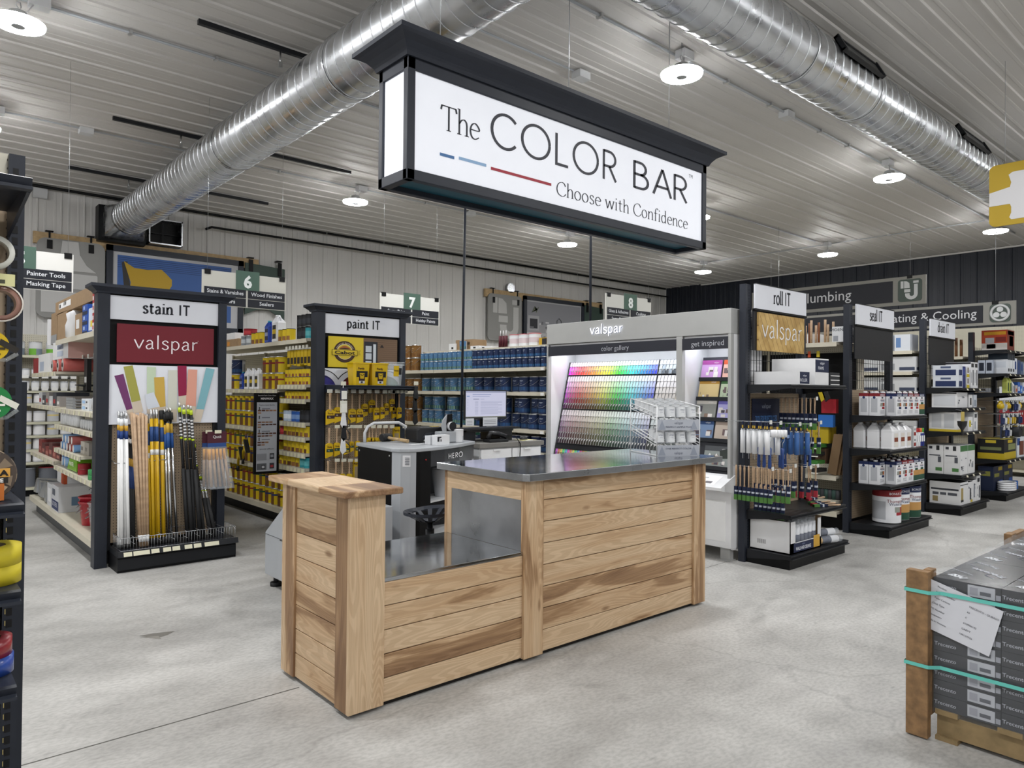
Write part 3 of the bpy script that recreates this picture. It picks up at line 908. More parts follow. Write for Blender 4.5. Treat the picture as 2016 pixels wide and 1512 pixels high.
for keys, a, c, top, w, con, ser, tr, nm in ((['Ts', 'h', 'e'], (866, 254), (945, 277), (868, 203), .085, .62, .1, .02, 'lettering'),
                       (list('COLOR'), (965, 287), (1214, 358), (985, 226), .095, .12, 0, .1, 'lettering'),
                       (list('BAR'), (1246, 372), (1353, 398), (1246, 318), .1, .1, 0, .06, 'lettering'),
                       (['Cs', 'h', 'o', 'o', 's', 'e', ' ', 'w', 'i', 't', 'h', ' ', 'Cs', 'o', 'n', 'f', 'i', 'd', 'e', 'n', 'c', 'e'], (1095, 384), (1354, 451), (1100, 357), .085, .62, .09, .035, 'lettering')):
  x0, z0 = fr(*a); x1, z1 = fr(*c); _, zt = fr(*top)
  zb = (z0 + z1) / 2
  bb = sgn(keys, x0, x1, zb, max(.02, zt - z0), w, DK, con, ser, tr)
  t.part(nm, bb, fp)
bb = MB(); x0, z0 = fr(1356, 352); bb.text('TM', (PX0 + (x0 + .009) * (PX1 - PX0), SY0 + .0125, PZ0 + (z0 + .02) * (PZ1 - PZ0)), .026, DK); t.part('lettering', bb, fp)
for a, c, col in (((865.5, 300), (894, 306), '#4a73a5'), ((903, 310), (957, 319), '#8fb0d4'), ((966, 330), (1085, 357), '#a33240')):
  x0, z0 = fr(a[0], a[1] + 2); x1, z1 = fr(c[0], c[1] + 9 - 2)
  zm = fr((a[0] + c[0]) / 2, (a[1] + c[1]) / 2 + 4)[1]
  bb = MB(); zz = PZ0 + zm * (PZ1 - PZ0); bb.patch(PX0 + x0 * (PX1 - PX0), zz - .008, PX0 + x1 * (PX1 - PX0), zz + .008, SY0 + .012, col, off=.002)
  t.part('colour_bar', bb, fp)
for x in (2.25, 3.25, 4.3):
  b = MB(); b.tube([(x, 3.19, SZ1 + .09), (x, 3.19, HC - .005)], .0025, 'wire', 5); t.part('hanging_wire', b)

# ---------------------------------------------------------------- the counter
CX0, CX1, CXM, CX2, CXE = 1.66, 1.84, 2.755, 2.905, 4.55
CY0, CY1 = 3.04, 3.79
t = Thing('service_counter', 'hickory clad service counter with steel tops and a low middle section', 'counter', ((CX0 + CXE) / 2, (CY0 + CY1) / 2, 0))
pid = [0]

def board(mb, *a):
  mb.cur = pid[0] = pid[0] + 1; mb.box(*a)

def planked_front(x0, x1, z0, z1, n, y, horizontal_first=True):
  mb = MB(); h = (z1 - z0) / n
  for i in range(n):
    board(mb, x0, y, z0 + i * h + .0022, x1, y + .018, z0 + (i + 1) * h - .0022, 'hickory_x')
  mb.box(x0, y + .012, z0, x1, y + .03, z1, '#3a2a1c')
  return mb

# end column
b = MB()
board(b, CX0 - .012, CY0 - .012, .02, CX1, CY0 + .012, 1.045, 'hickory_z')
board(b, CX0 - .012, CY0 + .012, .02, CX0 + .012, CY0 + .125, 1.045, 'hickory_z')
board(b, CX0 - .012, CY1 - .16, .02, CX0 + .012, CY1 - .05, 1.045, 'hickory_z')
board(b, CX0 - .010, CY1 - .05, .02, CX0 + .012, CY1, 1.045, 'hickory_z')
board(b, CX1 - .02, CY0 + .01, .02, CX1 + .003, CY1, 1.045, 'hickory_z')
board(b, CX0, CY1 - .02, .02, CX1, CY1, 1.045, 'hickory_z')
t.part('corner_boards', b, bevel=.002)
mb = MB(); hh = 1.025 / 8
for i in range(8):
  board(mb, CX0, CY0 + .125, .02 + i * hh + .002, CX0 + .018, CY1 - .16, .02 + (i + 1) * hh - .002, 'hickory_y')
mb.box(CX0 + .01, CY0 + .12, .02, CX0 + .03, CY1 - .15, 1.045, '#3a2a1c')
t.part('end_panelling', mb, bevel=.0025)
b = MB()
for i, (y0, y1) in enumerate(((CY0 - .055, CY0 + .2), (CY0 + .2, CY0 + .56), (CY0 + .56, CY1 + .06))):
  board(b, CX0 - .07, y0, 1.045, CX1 + .075, y1, 1.077, 'hickory_y')
t.part('wooden_cap', b, bevel=.007)
# low section
t.part('low_front_panelling', planked_front(CX1 + .003, CXM, .025, .612, 5, CY0 + .004), bevel=.0025)
b = MB(); b.box(CX1 + .004, CY0 + .002, .612, CXM, CY1, .632, 'steeltop'); t.part('low_steel_top', b, bevel=.003)
# tall section
t.part('tall_front_panelling', planked_front(CX2, CXE - .14, .025, 1.04, 8, CY0 + .004), bevel=.0025)
for x0, x1 in ((CXM, CX2), (CXE - .14, CXE)):
  b = MB(); board(b, x0, CY0 - .014, .02, x1, CY0 + .02, 1.04, 'hickory_z'); t.part('front_post', b, bevel=.002)
b = MB(); board(b, CXM, CY0 + .02, .925, CXM + .016, CY1, 1.04, 'hickory_y'); board(b, CXM, CY1 - .06, .632, CXM + .016, CY1, .925, 'hickory_z'); board(b, CXM - .002, CY1 - .012, .02, CXM + .05, CY1 + .012, 1.04, 'hickory_z')
board(b, CXE - .02, CY0 + .02, .02, CXE, CY1, 1.04, 'hickory_z'); board(b, CXM + .02, CY1 - .02, .02, CXE - .02, CY1, 1.04, 'hickory_x')
t.part('side_boards', b)
b = MB(); b.box(CXM + .002, CY0 + .02, .632, CXM + .012, CY1 - .06, .925, 'steelside'); t.part('steel_splash_panel', b)
b = MB()
cc = .03
out = [(CXM - .035 + cc, CY0 - .06), (CXE + .15, CY0 - .06), (CXE + .15, CY1 + .06), (CXM - .035, CY1 + .06), (CXM - .035, CY0 - .06 + cc)]
b.prism(out, 'z', 1.038, 1.08, 'steeltop', 'steelside')
t.part('tall_steel_top', b, bevel=.003)
b = MB(); b.box(CX0 + .04, CY0 + .03, 0, CX1 - .03, CY1 - .04, .025, '#15120f'); b.box(CX1, CY0 + .03, 0, CXE - .04, CY1 - .04, .03, '#15120f'); t.part('plinth', b)
# ---------------------------------------------------------------- shelving helpers
def valspar_geo(w=.075):
  return stroke_geo(list('valspar'), w, .25, 0, .05)

VG = valspar_geo()

def shelf_x(t, X, y0, y1, z, depth, m='cream', lip=.035, tags=0, tagcol='#d9d6b8', name='shelf'):
  """a shelf whose front lip faces -x; z is the height of its top"""
  b = MB()
  b.box(X, y0, z - .028, X + depth, y1, z, m)
  b.box(X - .004, y0, z - lip, X + .004, y1, z - .001, m)
  if tags:
    k = (y1 - y0) / tags
    for i in range(tags):
      y = y0 + (i + .5) * k
      b.poly([(X - .008, y + .028, z - lip + .002), (X - .008, y - .028, z - lip + .002), (X - .006, y - .028, z - .004), (X - .006, y + .028, z - .004)], tagcol)
  return t.part(name, b)

def shelf_y(t, Y, x0, x1, z, depth, m='blackmetal', tags=(), tagcol='#d8d4bd', lip=.036):
  """a shelf whose front lip faces -y, with tapering side brackets"""
  b = MB()
  b.box(x0, Y, z - .012, x1, Y + depth, z, m)
  b.prism([(Y - .012, z - .004), (Y, z), (Y + .012, z - .01), (Y + .012, z - lip), (Y - .02, z - lip), (Y - .02, z - lip + .008), (Y - .004, z - lip + .012)], 'x', x0, x1, m)
  for x in (x0 + .001, x1 - .009):
    b.prism([(Y + .012, z - .002), (Y + .012, z - .035), (Y + depth, z - .085), (Y + depth, z - .002)], 'x', x, x + .008, m)
  for x in tags:
    b.poly([(x - .03, Y - .022, z - lip + .002), (x + .03, Y - .022, z - lip + .002), (x + .03, Y - .007, z - .003), (x - .03, Y - .007, z - .003)], tagcol)
  return t.part('shelf', b)

def slotted_post(x0, y0, x1, y1, z1, m='charcoal', z0=0.0):
  b = MB(); b.box(x0, y0, z0, x1, y1, z1, m)
  return b

# ---------------------------------------------------------------- colour gallery display on the paint run
GX = 5.85
t = Thing('colour_gallery', 'tall grey and white lit paint colour display reading color gallery and get inspired', 'display', (6.1, 4.8, 0))
GY0, GYM, GY1, GT = 3.63, 4.20, 6.07, 2.335
b = MB()
b.box(GX, GY0, 2.10, 6.4, GY1, GT, 'greypaint'); t.part('header', b, bevel=.004)
b = MB()
for y0, y1 in ((GY0, GY0 + .03), (GYM - .035, GYM + .035), (GY1 - .03, GY1)):
  b.box(GX + .001, y0, .75 if y0 < 4 else .12, GX + .05, y1, 2.10, 'greypaint')
t.part('front_frame', b)
b = MB()
b.box(6.33, GY0, .1, 6.4, GY1, 2.10, 'white'); b.box(GX + .05, GY0, .1, 6.33, GY0 + .02, 2.099, 'white'); b.box(GX + .05, GY1 - .02, .1, 6.33, GY1, 2.10, 'white')
b.box(GX + .05, GYM - .012, .1, 6.33, GYM + .012, 2.1, 'white')
t.part('white_housing', b)
for y0, y1, s, yt in ((GYM + .036, GY1 - .031, 'color gallery', 5.02), (GY0 + .031, GYM - .036, 'get inspired', 3.88)):
  b = MB(); b.box(GX - .004, y0, 1.965, GX + .03, y1, 2.075, '#2a2c35'); b.text(s, (GX - .004, yt, 1.995), .056, '#c9ccd4', 'x', bold=-.012)
  t.part('title_strip', b)
  b = MB(); b.box(GX + .035, y0 + .01, 2.062, GX + .30, y1 - .01, 2.068, 'ledstrip'); t.part('led_strip', b)
  b = MB(); b.box(GX + .031, y0, 2.07, 6.33, y1, 2.098, 'white'); t.part('soffit', b)
b = MB(); b.geo(VG, (GX - .012, 5.14, 2.185), (0, -1, 0), (0, 0, 1), .105, 'letterlight', 1.25, off=.004)
b.geo(VG, (GX - .0, 5.145, 2.182), (0, -1, 0), (0, 0, 1), .105, '#3c4058', 1.25, off=.002)
t.part('glowing_lettering', b, label='white backlit lettering on the grey header')
# lower cabinet
b = MB(); b.box(GX + .012, GY0 - .004, .115, 6.404, GY1 + .004, .735, 'white'); b.box(GX + .008, GY0 + .05, .17, GX + .014, GYM - .05, .55, 'whitegloss'); t.part('base_cabinet', b, bevel=.003)
b = MB(); b.prism([(5.68, .665), (5.68, .69), (5.92, .79), (5.92, .62)], 'y', GY0 - .01, GY1, 'white')
b.poly([(5.72, 4.05, .7085), (5.72, 3.72, .7085), (5.88, 3.72, .7752), (5.88, 4.05, .7752)], '#f3f4f6')
for k in range(3):
  b.poly([(5.74 + k * .04, 3.98, .719 + k * .0167), (5.74 + k * .04, 3.88 - .02 * k, .719 + k * .0167), (5.755 + k * .04, 3.88 - .02 * k, .7252 + k * .0167), (5.755 + k * .04, 3.98, .7252 + k * .0167)], '#b9bbc2')
b.poly([(5.735, 3.83, .717), (5.735, 3.76, .717), (5.77, 3.76, .7318), (5.77, 3.83, .7318)], '#6d6a70')
t.part('sloping_desk', b)
for y in (3.66, 5.95):
  b = MB(); b.box(5.9, y, 0, 5.96, y + .1, .12, 'greypaint'); b.box(5.84, y - .02, 0, 5.97, y + .12, .006, 'greypaint'); t.part('foot', b)
# sloping back boards
BX0, BZ0, BX1, BZ1 = 5.955, .80, 6.215, 1.90
def bp(f, y, d=0.0):
  """point on the sloping board: f 0 bottom .. 1 top, d towards the viewer"""
  dx, dz = BX1 - BX0, BZ1 - BZ0; L = math.hypot(dx, dz)
  return (BX0 + dx * f - d * dz / L, y, BZ0 + dz * f + d * dx / L)
CY_L, CY_R = 6.03, 4.255
b = MB(); b.poly([bp(0, CY_L), bp(0, CY_R), bp(1, CY_R), bp(1, CY_L)], '#22242a'); b.poly([bp(0, CY_L, -.02), bp(0, CY_R, -.02), bp(1, CY_R, -.02), bp(1, CY_L, -.02)], '#22242a')
b.poly([bp(1, CY_L), bp(1, CY_R), bp(1, CY_R, -.02), bp(1, CY_L, -.02)], '#22242a')
t.part('chip_rack', b)
for y in (CY_L, 4.70):
  b = MB(); b.poly([bp(0, y + .006, .012), bp(0, y - .006, .012), bp(1, y - .006, .012), bp(1, y + .006, .012)], '#1a1b20'); t.part('rack_rail', b)
b = MB(); b.poly([bp(.075, CY_L, .016), bp(.075, CY_R, .016), bp(.115, CY_R, .016), bp(.115, CY_L, .016)], '#17181c'); b.poly([bp(.075, CY_L, .016), bp(.075, CY_R, .016), bp(.075, CY_R, 0), bp(.075, CY_L, 0)], '#17181c')
t.part('rack_ledge', b)

# paint chip strips: each a card of several colours standing in the rack
import colorsys
def hue_at(u):
  stops = [(0, .80), (.06, .90), (.16, 1.0), (.28, 1.07), (.42, 1.145), (.5, 1.2), (.62, 1.36), (.75, 1.49), (.88, 1.58), (1, 1.66)]
  for (a, ha), (c, hc) in zip(stops, stops[1:]):
    if u <= c: return (ha + (hc - ha) * (u - a) / (c - a)) % 1
  return .7
def chipcol(h, s, v):
  r, g, bb = colorsys.hsv_to_rgb(h, s, v); return '#%02x%02x%02x' % tuple(int(255 * max(0, min(1, q))) for q in (r, g, bb))
NC = 34; W0 = (CY_L - .012 - 4.706) / NC
TIERS = [(.86, .995, 'top tier'), (.50, .845, 'middle tier'), (.135, .485, 'bottom tier')]
def strip(mb, y0, y1, f0, f1, cols):
  n = len(cols); d = .010
  for k, c in enumerate(cols):
    a, e = f1 - (f1 - f0) * k / n, f1 - (f1 - f0) * (k + 1) / n
    mb.poly([bp(e, y0, d + .004), bp(e, y1, d - .006 + .012), bp(a, y1, d + .002), bp(a, y0, d - .004)], c)
  mb.poly([bp(f0, y1, d + .006), bp(f0, y1, d + .003), bp(f1, y1, d - .001), bp(f1, y1, d + .002)], '#f0f0f0')
  mb.poly([bp(f0, y0, d), bp(f0, y1, d), bp(f1, y1, d - .004), bp(f1, y0, d - .006)], '#f0f0f0')
CNAME = lambda h: ['red', 'orange', 'yellow', 'lime', 'green', 'green', 'turquoise', 'sky blue', 'blue', 'violet', 'lilac', 'pink', 'red'][int((h * 12) + .5) % 13]
for ti, (f0, f1, nm) in enumerate(TIERS):
  for i in range(NC):
    u = (i + .5) / NC; h = hue_at(u)
    if ti == 0: cols = [chipcol(h, .10, 1), chipcol(h, .52, .97), chipcol(h, .76, .93 - .15 * (u > .75))]
    elif ti == 1: cols = [chipcol(h, s, v) for s, v in ((.09, .98), (.2, .95), (.34, .9), (.52, .8), (.64, .58), (.66, .34))]
    else: cols = [chipcol(h, s, v) for s, v in ((.05, .88), (.1, .77), (.17, .63), (.24, .47), (.32, .32), (.38, .19))]
    y1 = CY_L - .012 - i * W0
    mb = MB(); strip(mb, y1 - .002, y1 - W0 + .003, f0, f1, cols)
    shade = ['bright', 'soft', 'muted'][ti]
    solo('paint_chip_strip', f'{shade} {CNAME(h)} paint chip strip, {ORD[i]} column of the {nm} in the gallery', 'paint chip', mb, 'paint chip strips in the colour gallery')
  NG = 10; WG = (4.694 - CY_R) / NG
  for i in range(NG):
    k = i / NG
    if ti == 0: cols = ['#dfe6ec', '#aab7c2' if i % 2 else '#c3ccd3', '#59636d' if i % 2 else '#3c444c'] if i % 3 else ['#e6ecf0', '#c9d2d9', '#8d99a4']
    elif ti == 1: cols = ['#f1eef0', '#eae6e6', '#dfdad6', '#cfc9c3', '#bab3ac', '#9c958e'] if i < 6 else ['#f3efe6', '#ece5d6', '#e0d8c6', '#cfc6b3', '#b6ab97', '#938874']
    else: cols = ['#cfd3d4', '#b0b7b8', '#8f9696', '#6b7270', '#484e4b', '#2b2f2d']
    y1 = 4.694 - i * WG
    mb = MB(); strip(mb, y1 - .002, y1 - WG + .003, f0, f1, cols)
    solo('paint_chip_strip', f'grey neutral paint chip strip, {ORD[i]} column right of the black bar, {nm}', 'paint chip', mb, 'paint chip strips in the colour gallery')
for i in range(NC):
  h = hue_at((i * 7 % NC + .5) / NC); mb = MB(); y1 = CY_L - .012 - i * W0
  strip(mb, y1 - .002, y1 - W0 + .003, .004, .072, [chipcol(h, .5, .8), chipcol(h, .55, .6)])
  solo('paint_chip_strip', f'small paint chip card, {ORD[i]} in the lowest row under the black ledge', 'paint chip', mb, 'small chip cards under the black ledge')

# get inspired rack with brochures
IY0, IY1 = 3.665, 4.155
b = MB(); b.poly([bp(-.03, IY1, .02), bp(-.03, IY0, .02), bp(1, IY0, .02), bp(1, IY1, .02)], '#2a2c33')
b.poly([bp(-.03, IY1, .02), bp(-.03, IY1, -.03), bp(1, IY1, -.03), bp(1, IY1, .02)], '#e8ebf2')
t.part('brochure_board', b)
rows = [(.80, .97), (.625, .795), (.445, .615), (.265, .435), (.03, .215)]
ledge = MB()
BRO = [[('#a34a97', '#c79ad0', 'pink room'), ('#c8552f', '#e0b0a0', 'orange')], [('#b98b3a', '#d8c08a', 'gold living room'), ('#3f6b3a', '#b9c7a9', 'green')],
     [('#c9c5bd', '#8b8d88', 'beige hallway'), ('#6a63b0', '#a8a4d6', 'purple')], [('#24406c', '#6f86a8', 'navy blue dining'), ('#8f8176', '#b9aca0', 'taupe lounge')],
     [None, ('#4b4e52', '#8f9694', 'grey house exterior')]]
for r, (f0, f1) in enumerate(rows):
  b = MB(); b.poly([bp(f0 - .02, IY1, .045), bp(f0 - .02, IY0, .045), bp(f0 + .012, IY0, .05), bp(f0 + .012, IY1, .05)], '#1b1d22'); b.poly([bp(f0 - .02, IY1, .045), bp(f0 - .02, IY0, .045), bp(f0 - .02, IY0, .0), bp(f0 - .02, IY1, .0)], '#1b1d22')
  t.part('brochure_pocket', b)
  for c in range(2):
    if BRO[r][c] is None: continue
    top, pic, nm = BRO[r][c]
    w = .225; y1 = IY1 - .01 - c * .245
    if r == 4: y1 = 3.98; w = .30
    mb = MB(); ff = f0 - .01; d = .034
    P = lambda fy, fz, dd=0: bp(ff + (f1 - ff) * fz, y1 - w * fy, d + dd)
    for dd in (0, -.01):
      mb.poly([P(0, 0, dd), P(1, 0, dd), P(1, 1, dd), P(0, 1, dd)], pic)
    mb.poly([P(0, 1, 0), P(1, 1, 0), P(1, 1, -.01), P(0, 1, -.01)], '#f2f2f2'); mb.poly([P(0, 0, 0), P(0, 1, 0), P(0, 1, -.01), P(0, 0, -.01)], '#f2f2f2')
    mb.poly([P(0, .78, .001), P(1, .78, .001), P(1, 1, .001), P(0, 1, .001)], top)
    rr = random.Random(r * 7 + c)
    dk = ['#6b5a5a', '#8a7466', '#d8d4d0', '#4a4550']
    for k in range(7):
      a, e = rr.uniform(.03, .7), rr.uniform(.03, .4); ww, hh = rr.uniform(.08, .27), rr.uniform(.08, .3)
      mb.poly([P(a, e, .0012 + k * .0002), P(a + ww, e, .0012 + k * .0002), P(a + ww, e + hh, .0012 + k * .0002), P(a, e + hh, .0012 + k * .0002)], rr.choice(dk + [pic, '#e8e4e0']))
    if r == 4:
      for k in range(3): mb.poly([P(.12 + .24 * k, .5, .003), P(.3 + .24 * k, .5, .003), P(.21 + .24 * k, .68, .003)], '#dfe0df')
      mb.poly([P(.6, .45, .0035), P(.98, .5, .0035), P(.95, .95, .0035), P(.55, .8, .0035)], '#2d332f')
    V = Vector(P(0, 1)) - Vector(P(0, 0)); V.normalize()
    mb.geo(VG, P(.72, .84, .002), (0, -1, 0), V, .016, '#f4f4f6', off=.0005)
    solo('brochure', f'{nm} brochure, {ORD[r]} row from the top of the get inspired rack', 'brochure', mb, 'brochures in the get inspired rack')
# ---------------------------------------------------------------- stain IT and paint IT end displays
SLAB = lambda word: stroke_geo(list(word), .175, .4, .15, .06)
ITG = stroke_geo(['I', 'T'], .165, 0, 0, .09)
EY = 6.97

def low_endcap(name, label, x0, word, zb):
  """navy framed end display: posts, crown, header sign, brand panel, poster, pegboard, base"""
  x1 = x0 + 1.09
  t = Thing(name, label, 'display stand', ((x0 + x1) / 2, EY + .05, 0))
  for a, c in ((x0, x0 + .098), (x1 - .072, x1)):
    b = MB(); b.box(a, EY - .035, 0, c, EY + .10, 2.375, 'charcoal'); t.part('post', b, bevel=.003)
  b = MB(); q = 0
  prof = [(0, 0), (.01, 0), (.016, .015), (.05, .045), (.06, .05), (.06, .075), (0, .075)]
  for o, z in prof:
    for x, y in ((x0 - o, EY - .035 - o), (x1 + o, EY - .035 - o), (x1 + o, EY + .1 + o), (x0 - o, EY + .1 + o)):
      b.v.append((x, y, 2.365 + z))
  for k in range(len(prof) - 1):
    for i in range(4):
      j = (i + 1) % 4; b.face((4 * k + i, 4 * k + j, 4 * k + 4 + j, 4 * k + 4 + i), 'charcoal')
  b.poly([b.v[4 * (len(prof) - 1) + i] for i in range(4)], 'charcoal'); t.part('crown', b)
  a, c = x0 + .098, x1 - .072
  b = MB(); b.box(a, EY + .022, zb, c, EY + .05, 2.37, 'black'); t.part('backing', b)
  b = MB(); b.box(a + .003, EY - .012, 2.147, c - .003, EY, 2.355, 'signwhite')
  w = SLAB(word); h = .104
  W = w[2] * h + .05 + ITG[2] * h * .92; mid = (a + c) / 2
  b.geo(w, (mid - W / 2 + w[2] * h / 2, EY - .012, 2.218), (1, 0, 0), (0, 0, 1), h, '#23252d')
  b.geo(ITG, (mid + W / 2 - ITG[2] * h * .46, EY - .012, 2.218), (1, 0, 0), (0, 0, 1), h * .92, '#23252d')
  t.part('header_sign', b)
  return t, a, c, x0, x1

t, a, c, x0, x1 = low_endcap('stain_display', 'navy framed end display reading stain IT with poles in front', 1.355, 'stain', 1.235)
b = MB(); b.box(1.512, EY - .014, 1.775, 2.332, EY, 2.112, '#6e1f2a'); b.geo(VG, (1.915, EY - .014, 1.90), (1, 0, 0), (0, 0, 1), .125, '#efe6ea', 1.22); b.lathe([(.006, 0), (.006, .001)], '#efe6ea', 8, (2.19, EY - .017, 1.99))
t.part('brand_panel', b, label='dark red panel reading valspar')
b = MB(); b.box(a, EY - .018, 1.23, c, EY - .006, 1.752, '#e3e6ee')
PO = lambda px, py: onY(px, py, EY - .02)
STK = [((225, 740), (243, 736), (261, 804), (249, 808), '#713a6a', None), ((243, 722), (261, 719), (277, 788), (259, 792), '#a2a04e', .74), ((289, 722), (307, 723), (305, 790), (289, 792), '#c3d4b8', .55), ((303, 743), (323, 742), (326, 800), (306, 803), '#cba84e', None),
     ((331, 729), (349, 729), (348, 806), (330, 806), '#cfd0c4', None), ((349, 720), (367, 720), (367, 778), (351, 780), '#8f1d45', None), ((370, 727), (388, 728), (385, 800), (365, 798), '#dd9f8c', None), ((405, 724), (422, 727), (401, 806), (386, 805), '#7fb2bd', None), ((284, 777), (302, 772), (314, 800), (290, 806), '#d4dae4', None)]
for n_, (p1, p2, p3, p4, col, cut) in enumerate(STK):
  P1, P2, P3, P4 = PO(*p1), PO(*p2), PO(*p3), PO(*p4)
  dz = -.0012 * (n_ + 1)
  ext = 1.32
  Q4 = P1 + (P4 - P1) * ext; Q3 = P2 + (P3 - P2) * ext
  Q3.z = max(Q3.z, 1.235); Q4.z = max(Q4.z, 1.235)
  b.poly([(p.x, EY - .0185 + dz, p.z) for p in (P1, P2, Q3, Q4)], '#cfc3b2'); b.poly([(p.x, EY - .019 + dz, p.z) for p in (P1, P2, P3, P4)], col)
t.part('poster', b, label='poster with a fan of painted wooden sticks')
b = MB(); b.box(a + .03, EY + .02, .2, c - .035, EY + .035, 1.23, 'pegtan'); t.part('pegboard', b)
for xx in (a, c - .032):
  b = MB(); b.box(xx, EY + .0, .14, xx + .032, EY + .04, 1.23, 'blackmetal')
  z = .3
  while z < 1.2: b.box(xx + .012, EY - .002, z, xx + .02, EY, z + .012, '#050505'); z += .025
  t.part('slotted_upright', b)
BX = (1.475, 2.455)
b = MB(); b.box(BX[0], 6.66, 0, BX[1], EY + .02, .13, 'black'); b.box(BX[0] - .0, 6.64, .13, BX[1] + .012, EY + .02, .175, 'blackmetal'); b.box(BX[0], 6.655, .02, BX[1], 6.66, .115, 'blackmetal')
t.part('base', b, bevel=.006)
b = MB(); b.prism([(6.625, .135), (6.64, .18), (6.65, .18), (6.65, .135)], 'x', BX[0], BX[1] + .012, 'blackmetal')
for px in (252, 271, 287, 306, 329, 347, 371, 389, 410, 424):
  p = onY(px, 1090, 6.63); b.poly([(p.x - .032, 6.624, .138), (p.x + .032, 6.624, .138), (p.x + .032, 6.637, .172), (p.x - .032, 6.637, .172)], '#d9d6be')
t.part('price_rail', b)
# wire bin
wb = Thing('wire_bin', 'low wire bin with dividers on the base of the stain display', 'wire basket', (1.96, 6.8, .175))
X0b, X1b, Y0b, Y1b = 1.50, 2.45, 6.66, 6.96
g = MB()
for z in (.18, .285):
  g.tube([(X0b, Y0b, z), (X1b, Y0b, z), (X1b, Y1b, z), (X0b, Y1b, z)], .003, 'wire', 5, True)
x = X0b
while x < X1b:
  g.tube([(x, Y0b, .178), (x, Y0b, .285)], .0014, 'wire', 4); x += .0235
y = Y0b
while y < Y1b:
  g.tube([(X0b, y, .178), (X0b, y, .285)], .0014, 'wire', 4); g.tube([(X1b, y, .178), (X1b, y, .285)], .0014, 'wire', 4); y += .03
wb.part('wire_sides', g)
for k in range(1, 9):
  x = X0b + (X1b - X0b) * k / 9
  g = MB(); g.tube([(x, Y0b, .282), (x, Y1b, .282)], .002, 'wire', 4); g.tube([(x, Y0b, .23), (x, Y1b, .23)], .0015, 'wire', 4); wb.part('divider', g)

# poles: (kind, top px, bottom px x)
POLES = []
def pole(kind, xt, yt, xb, lab, yb=1085, dy=0.0):
  T = onY(xt, yt, 6.925 - dy); B_ = onY(xb, yb, 6.80 - dy); B_.z = .178
  d = (T - B_); L = d.length
  t = Thing('extension_pole' if kind != 'dowel' else 'wooden_handle', lab, 'pole', tuple(B_))
  P = lambda f: B_ + d * f
  mb = MB()
  if kind == 'white':
    mb.cyl(P(.03), P(.86), .0135, 'whitegloss', n=10); t.part('shaft', mb)
    mb = MB(); mb.cyl(P(.8), P(.86), .0142, '#1f3d7a', n=10); mb.cyl(P(.86), P(.9), .0142, '#c59a35', n=10); mb.cyl(P(.9), P(.95), .0142, '#e9ecef', n=10); t.part('label', mb)
    mb = MB(); mb.cyl(P(.95), P(1), .010, 'tin', n=10); t.part('threaded_tip', mb)
    mb = MB(); mb.cyl(P(0), P(.03), .0148, 'rubber', n=10); t.part('end_cap', mb)
  elif kind == 'black':
    mb = MB(); mb.cyl(P(0), P(.9), .014, 'rubber', n=10); t.part('shaft', mb)
    mb = MB(); mb.cyl(P(.52), P(.72), .0146, '#22386a', n=10); mb.cyl(P(.72), P(.79), .0146, '#b08a35', n=10); mb.cyl(P(.93), P(.97), .012, '#e5e5e5', n=10); t.part('label', mb)
    mb = MB(); mb.cyl(P(.9), P(1), .011, 'blackplastic', n=10); t.part('threaded_tip', mb)
  elif kind == 'dowel':
    mb.cyl(P(0), P(1), .0125, 'dowel', n=10); t.part('shaft', mb)
    mb = MB(); mb.cyl(P(.035), P(.085), .0129, '#e2e2e2', n=10); t.part('label', mb)
  elif kind in ('yellow', 'yellowfat'):
    r = .0135 if kind == 'yellow' else .018
    mb.cyl(P(.05), P(.93), r, '#c9a21c!', n=10); t.part('shaft', mb)
    mb = MB(); mb.cyl(P(.76), P(.87), r + .0006, '#2b4a80', n=10); mb.cyl(P(.66), P(.70), r + .0006, '#d8d8d8', n=10); t.part('label', mb)
    mb = MB(); mb.cyl(P(.93), P(1), .0105 if kind == 'yellow' else .02, 'tin' if kind == 'yellow' else 'rubber', n=10); t.part('threaded_tip', mb)
    mb = MB(); mb.cyl(P(0), P(.05), r + .001, 'rubber', n=10); t.part('end_cap', mb)
  elif kind == 'chrome':
    mb.cyl(P(.06), P(.93), .0115, 'chrome', n=12); t.part('shaft', mb)
    mb = MB(); mb.cyl(P(.70), P(.81), .0155, '#234f8f', n=10); mb.cyl(P(.81), P(.88), .0155, '#c49f3a', n=10); t.part('label', mb)
    mb = MB(); mb.cyl(P(.91), P(.965), .0225, 'rubber', n=12); mb.cyl(P(.965), P(1), .009, 'tin', n=8); t.part('locking_collar', mb)
    mb = MB(); mb.cyl(P(0), P(.06), .0165, 'rubber', n=10); t.part('end_cap', mb)
  else:
    mb.cyl(P(0), P(.52 if kind == 'pro' else .62), .0175, 'rubber', n=10); t.part('foam_grip', mb)
    mb = MB(); mb.cyl(P(.5), P(.93), .0125, 'blackplastic' if kind == 'pro' else 'chrome', n=10); t.part('shaft', mb)
    mb = MB(); mb.cyl(P(.93), P(.965), .015, '#b9cf2a!', n=10); t.part('lime_collar', mb)
    mb = MB(); mb.cyl(P(.965), P(1), .008, 'tin', n=8); t.part('threaded_tip', mb)
    mb = MB()
    for k in range(6): mb.cyl(P(.76 + k * .024), P(.772 + k * .024), .0132, '#d8d8d8', n=8)
    mb.cyl(P(.735), P(.75), .0132, '#b9cf2a', n=8); t.part('printed_band', mb)

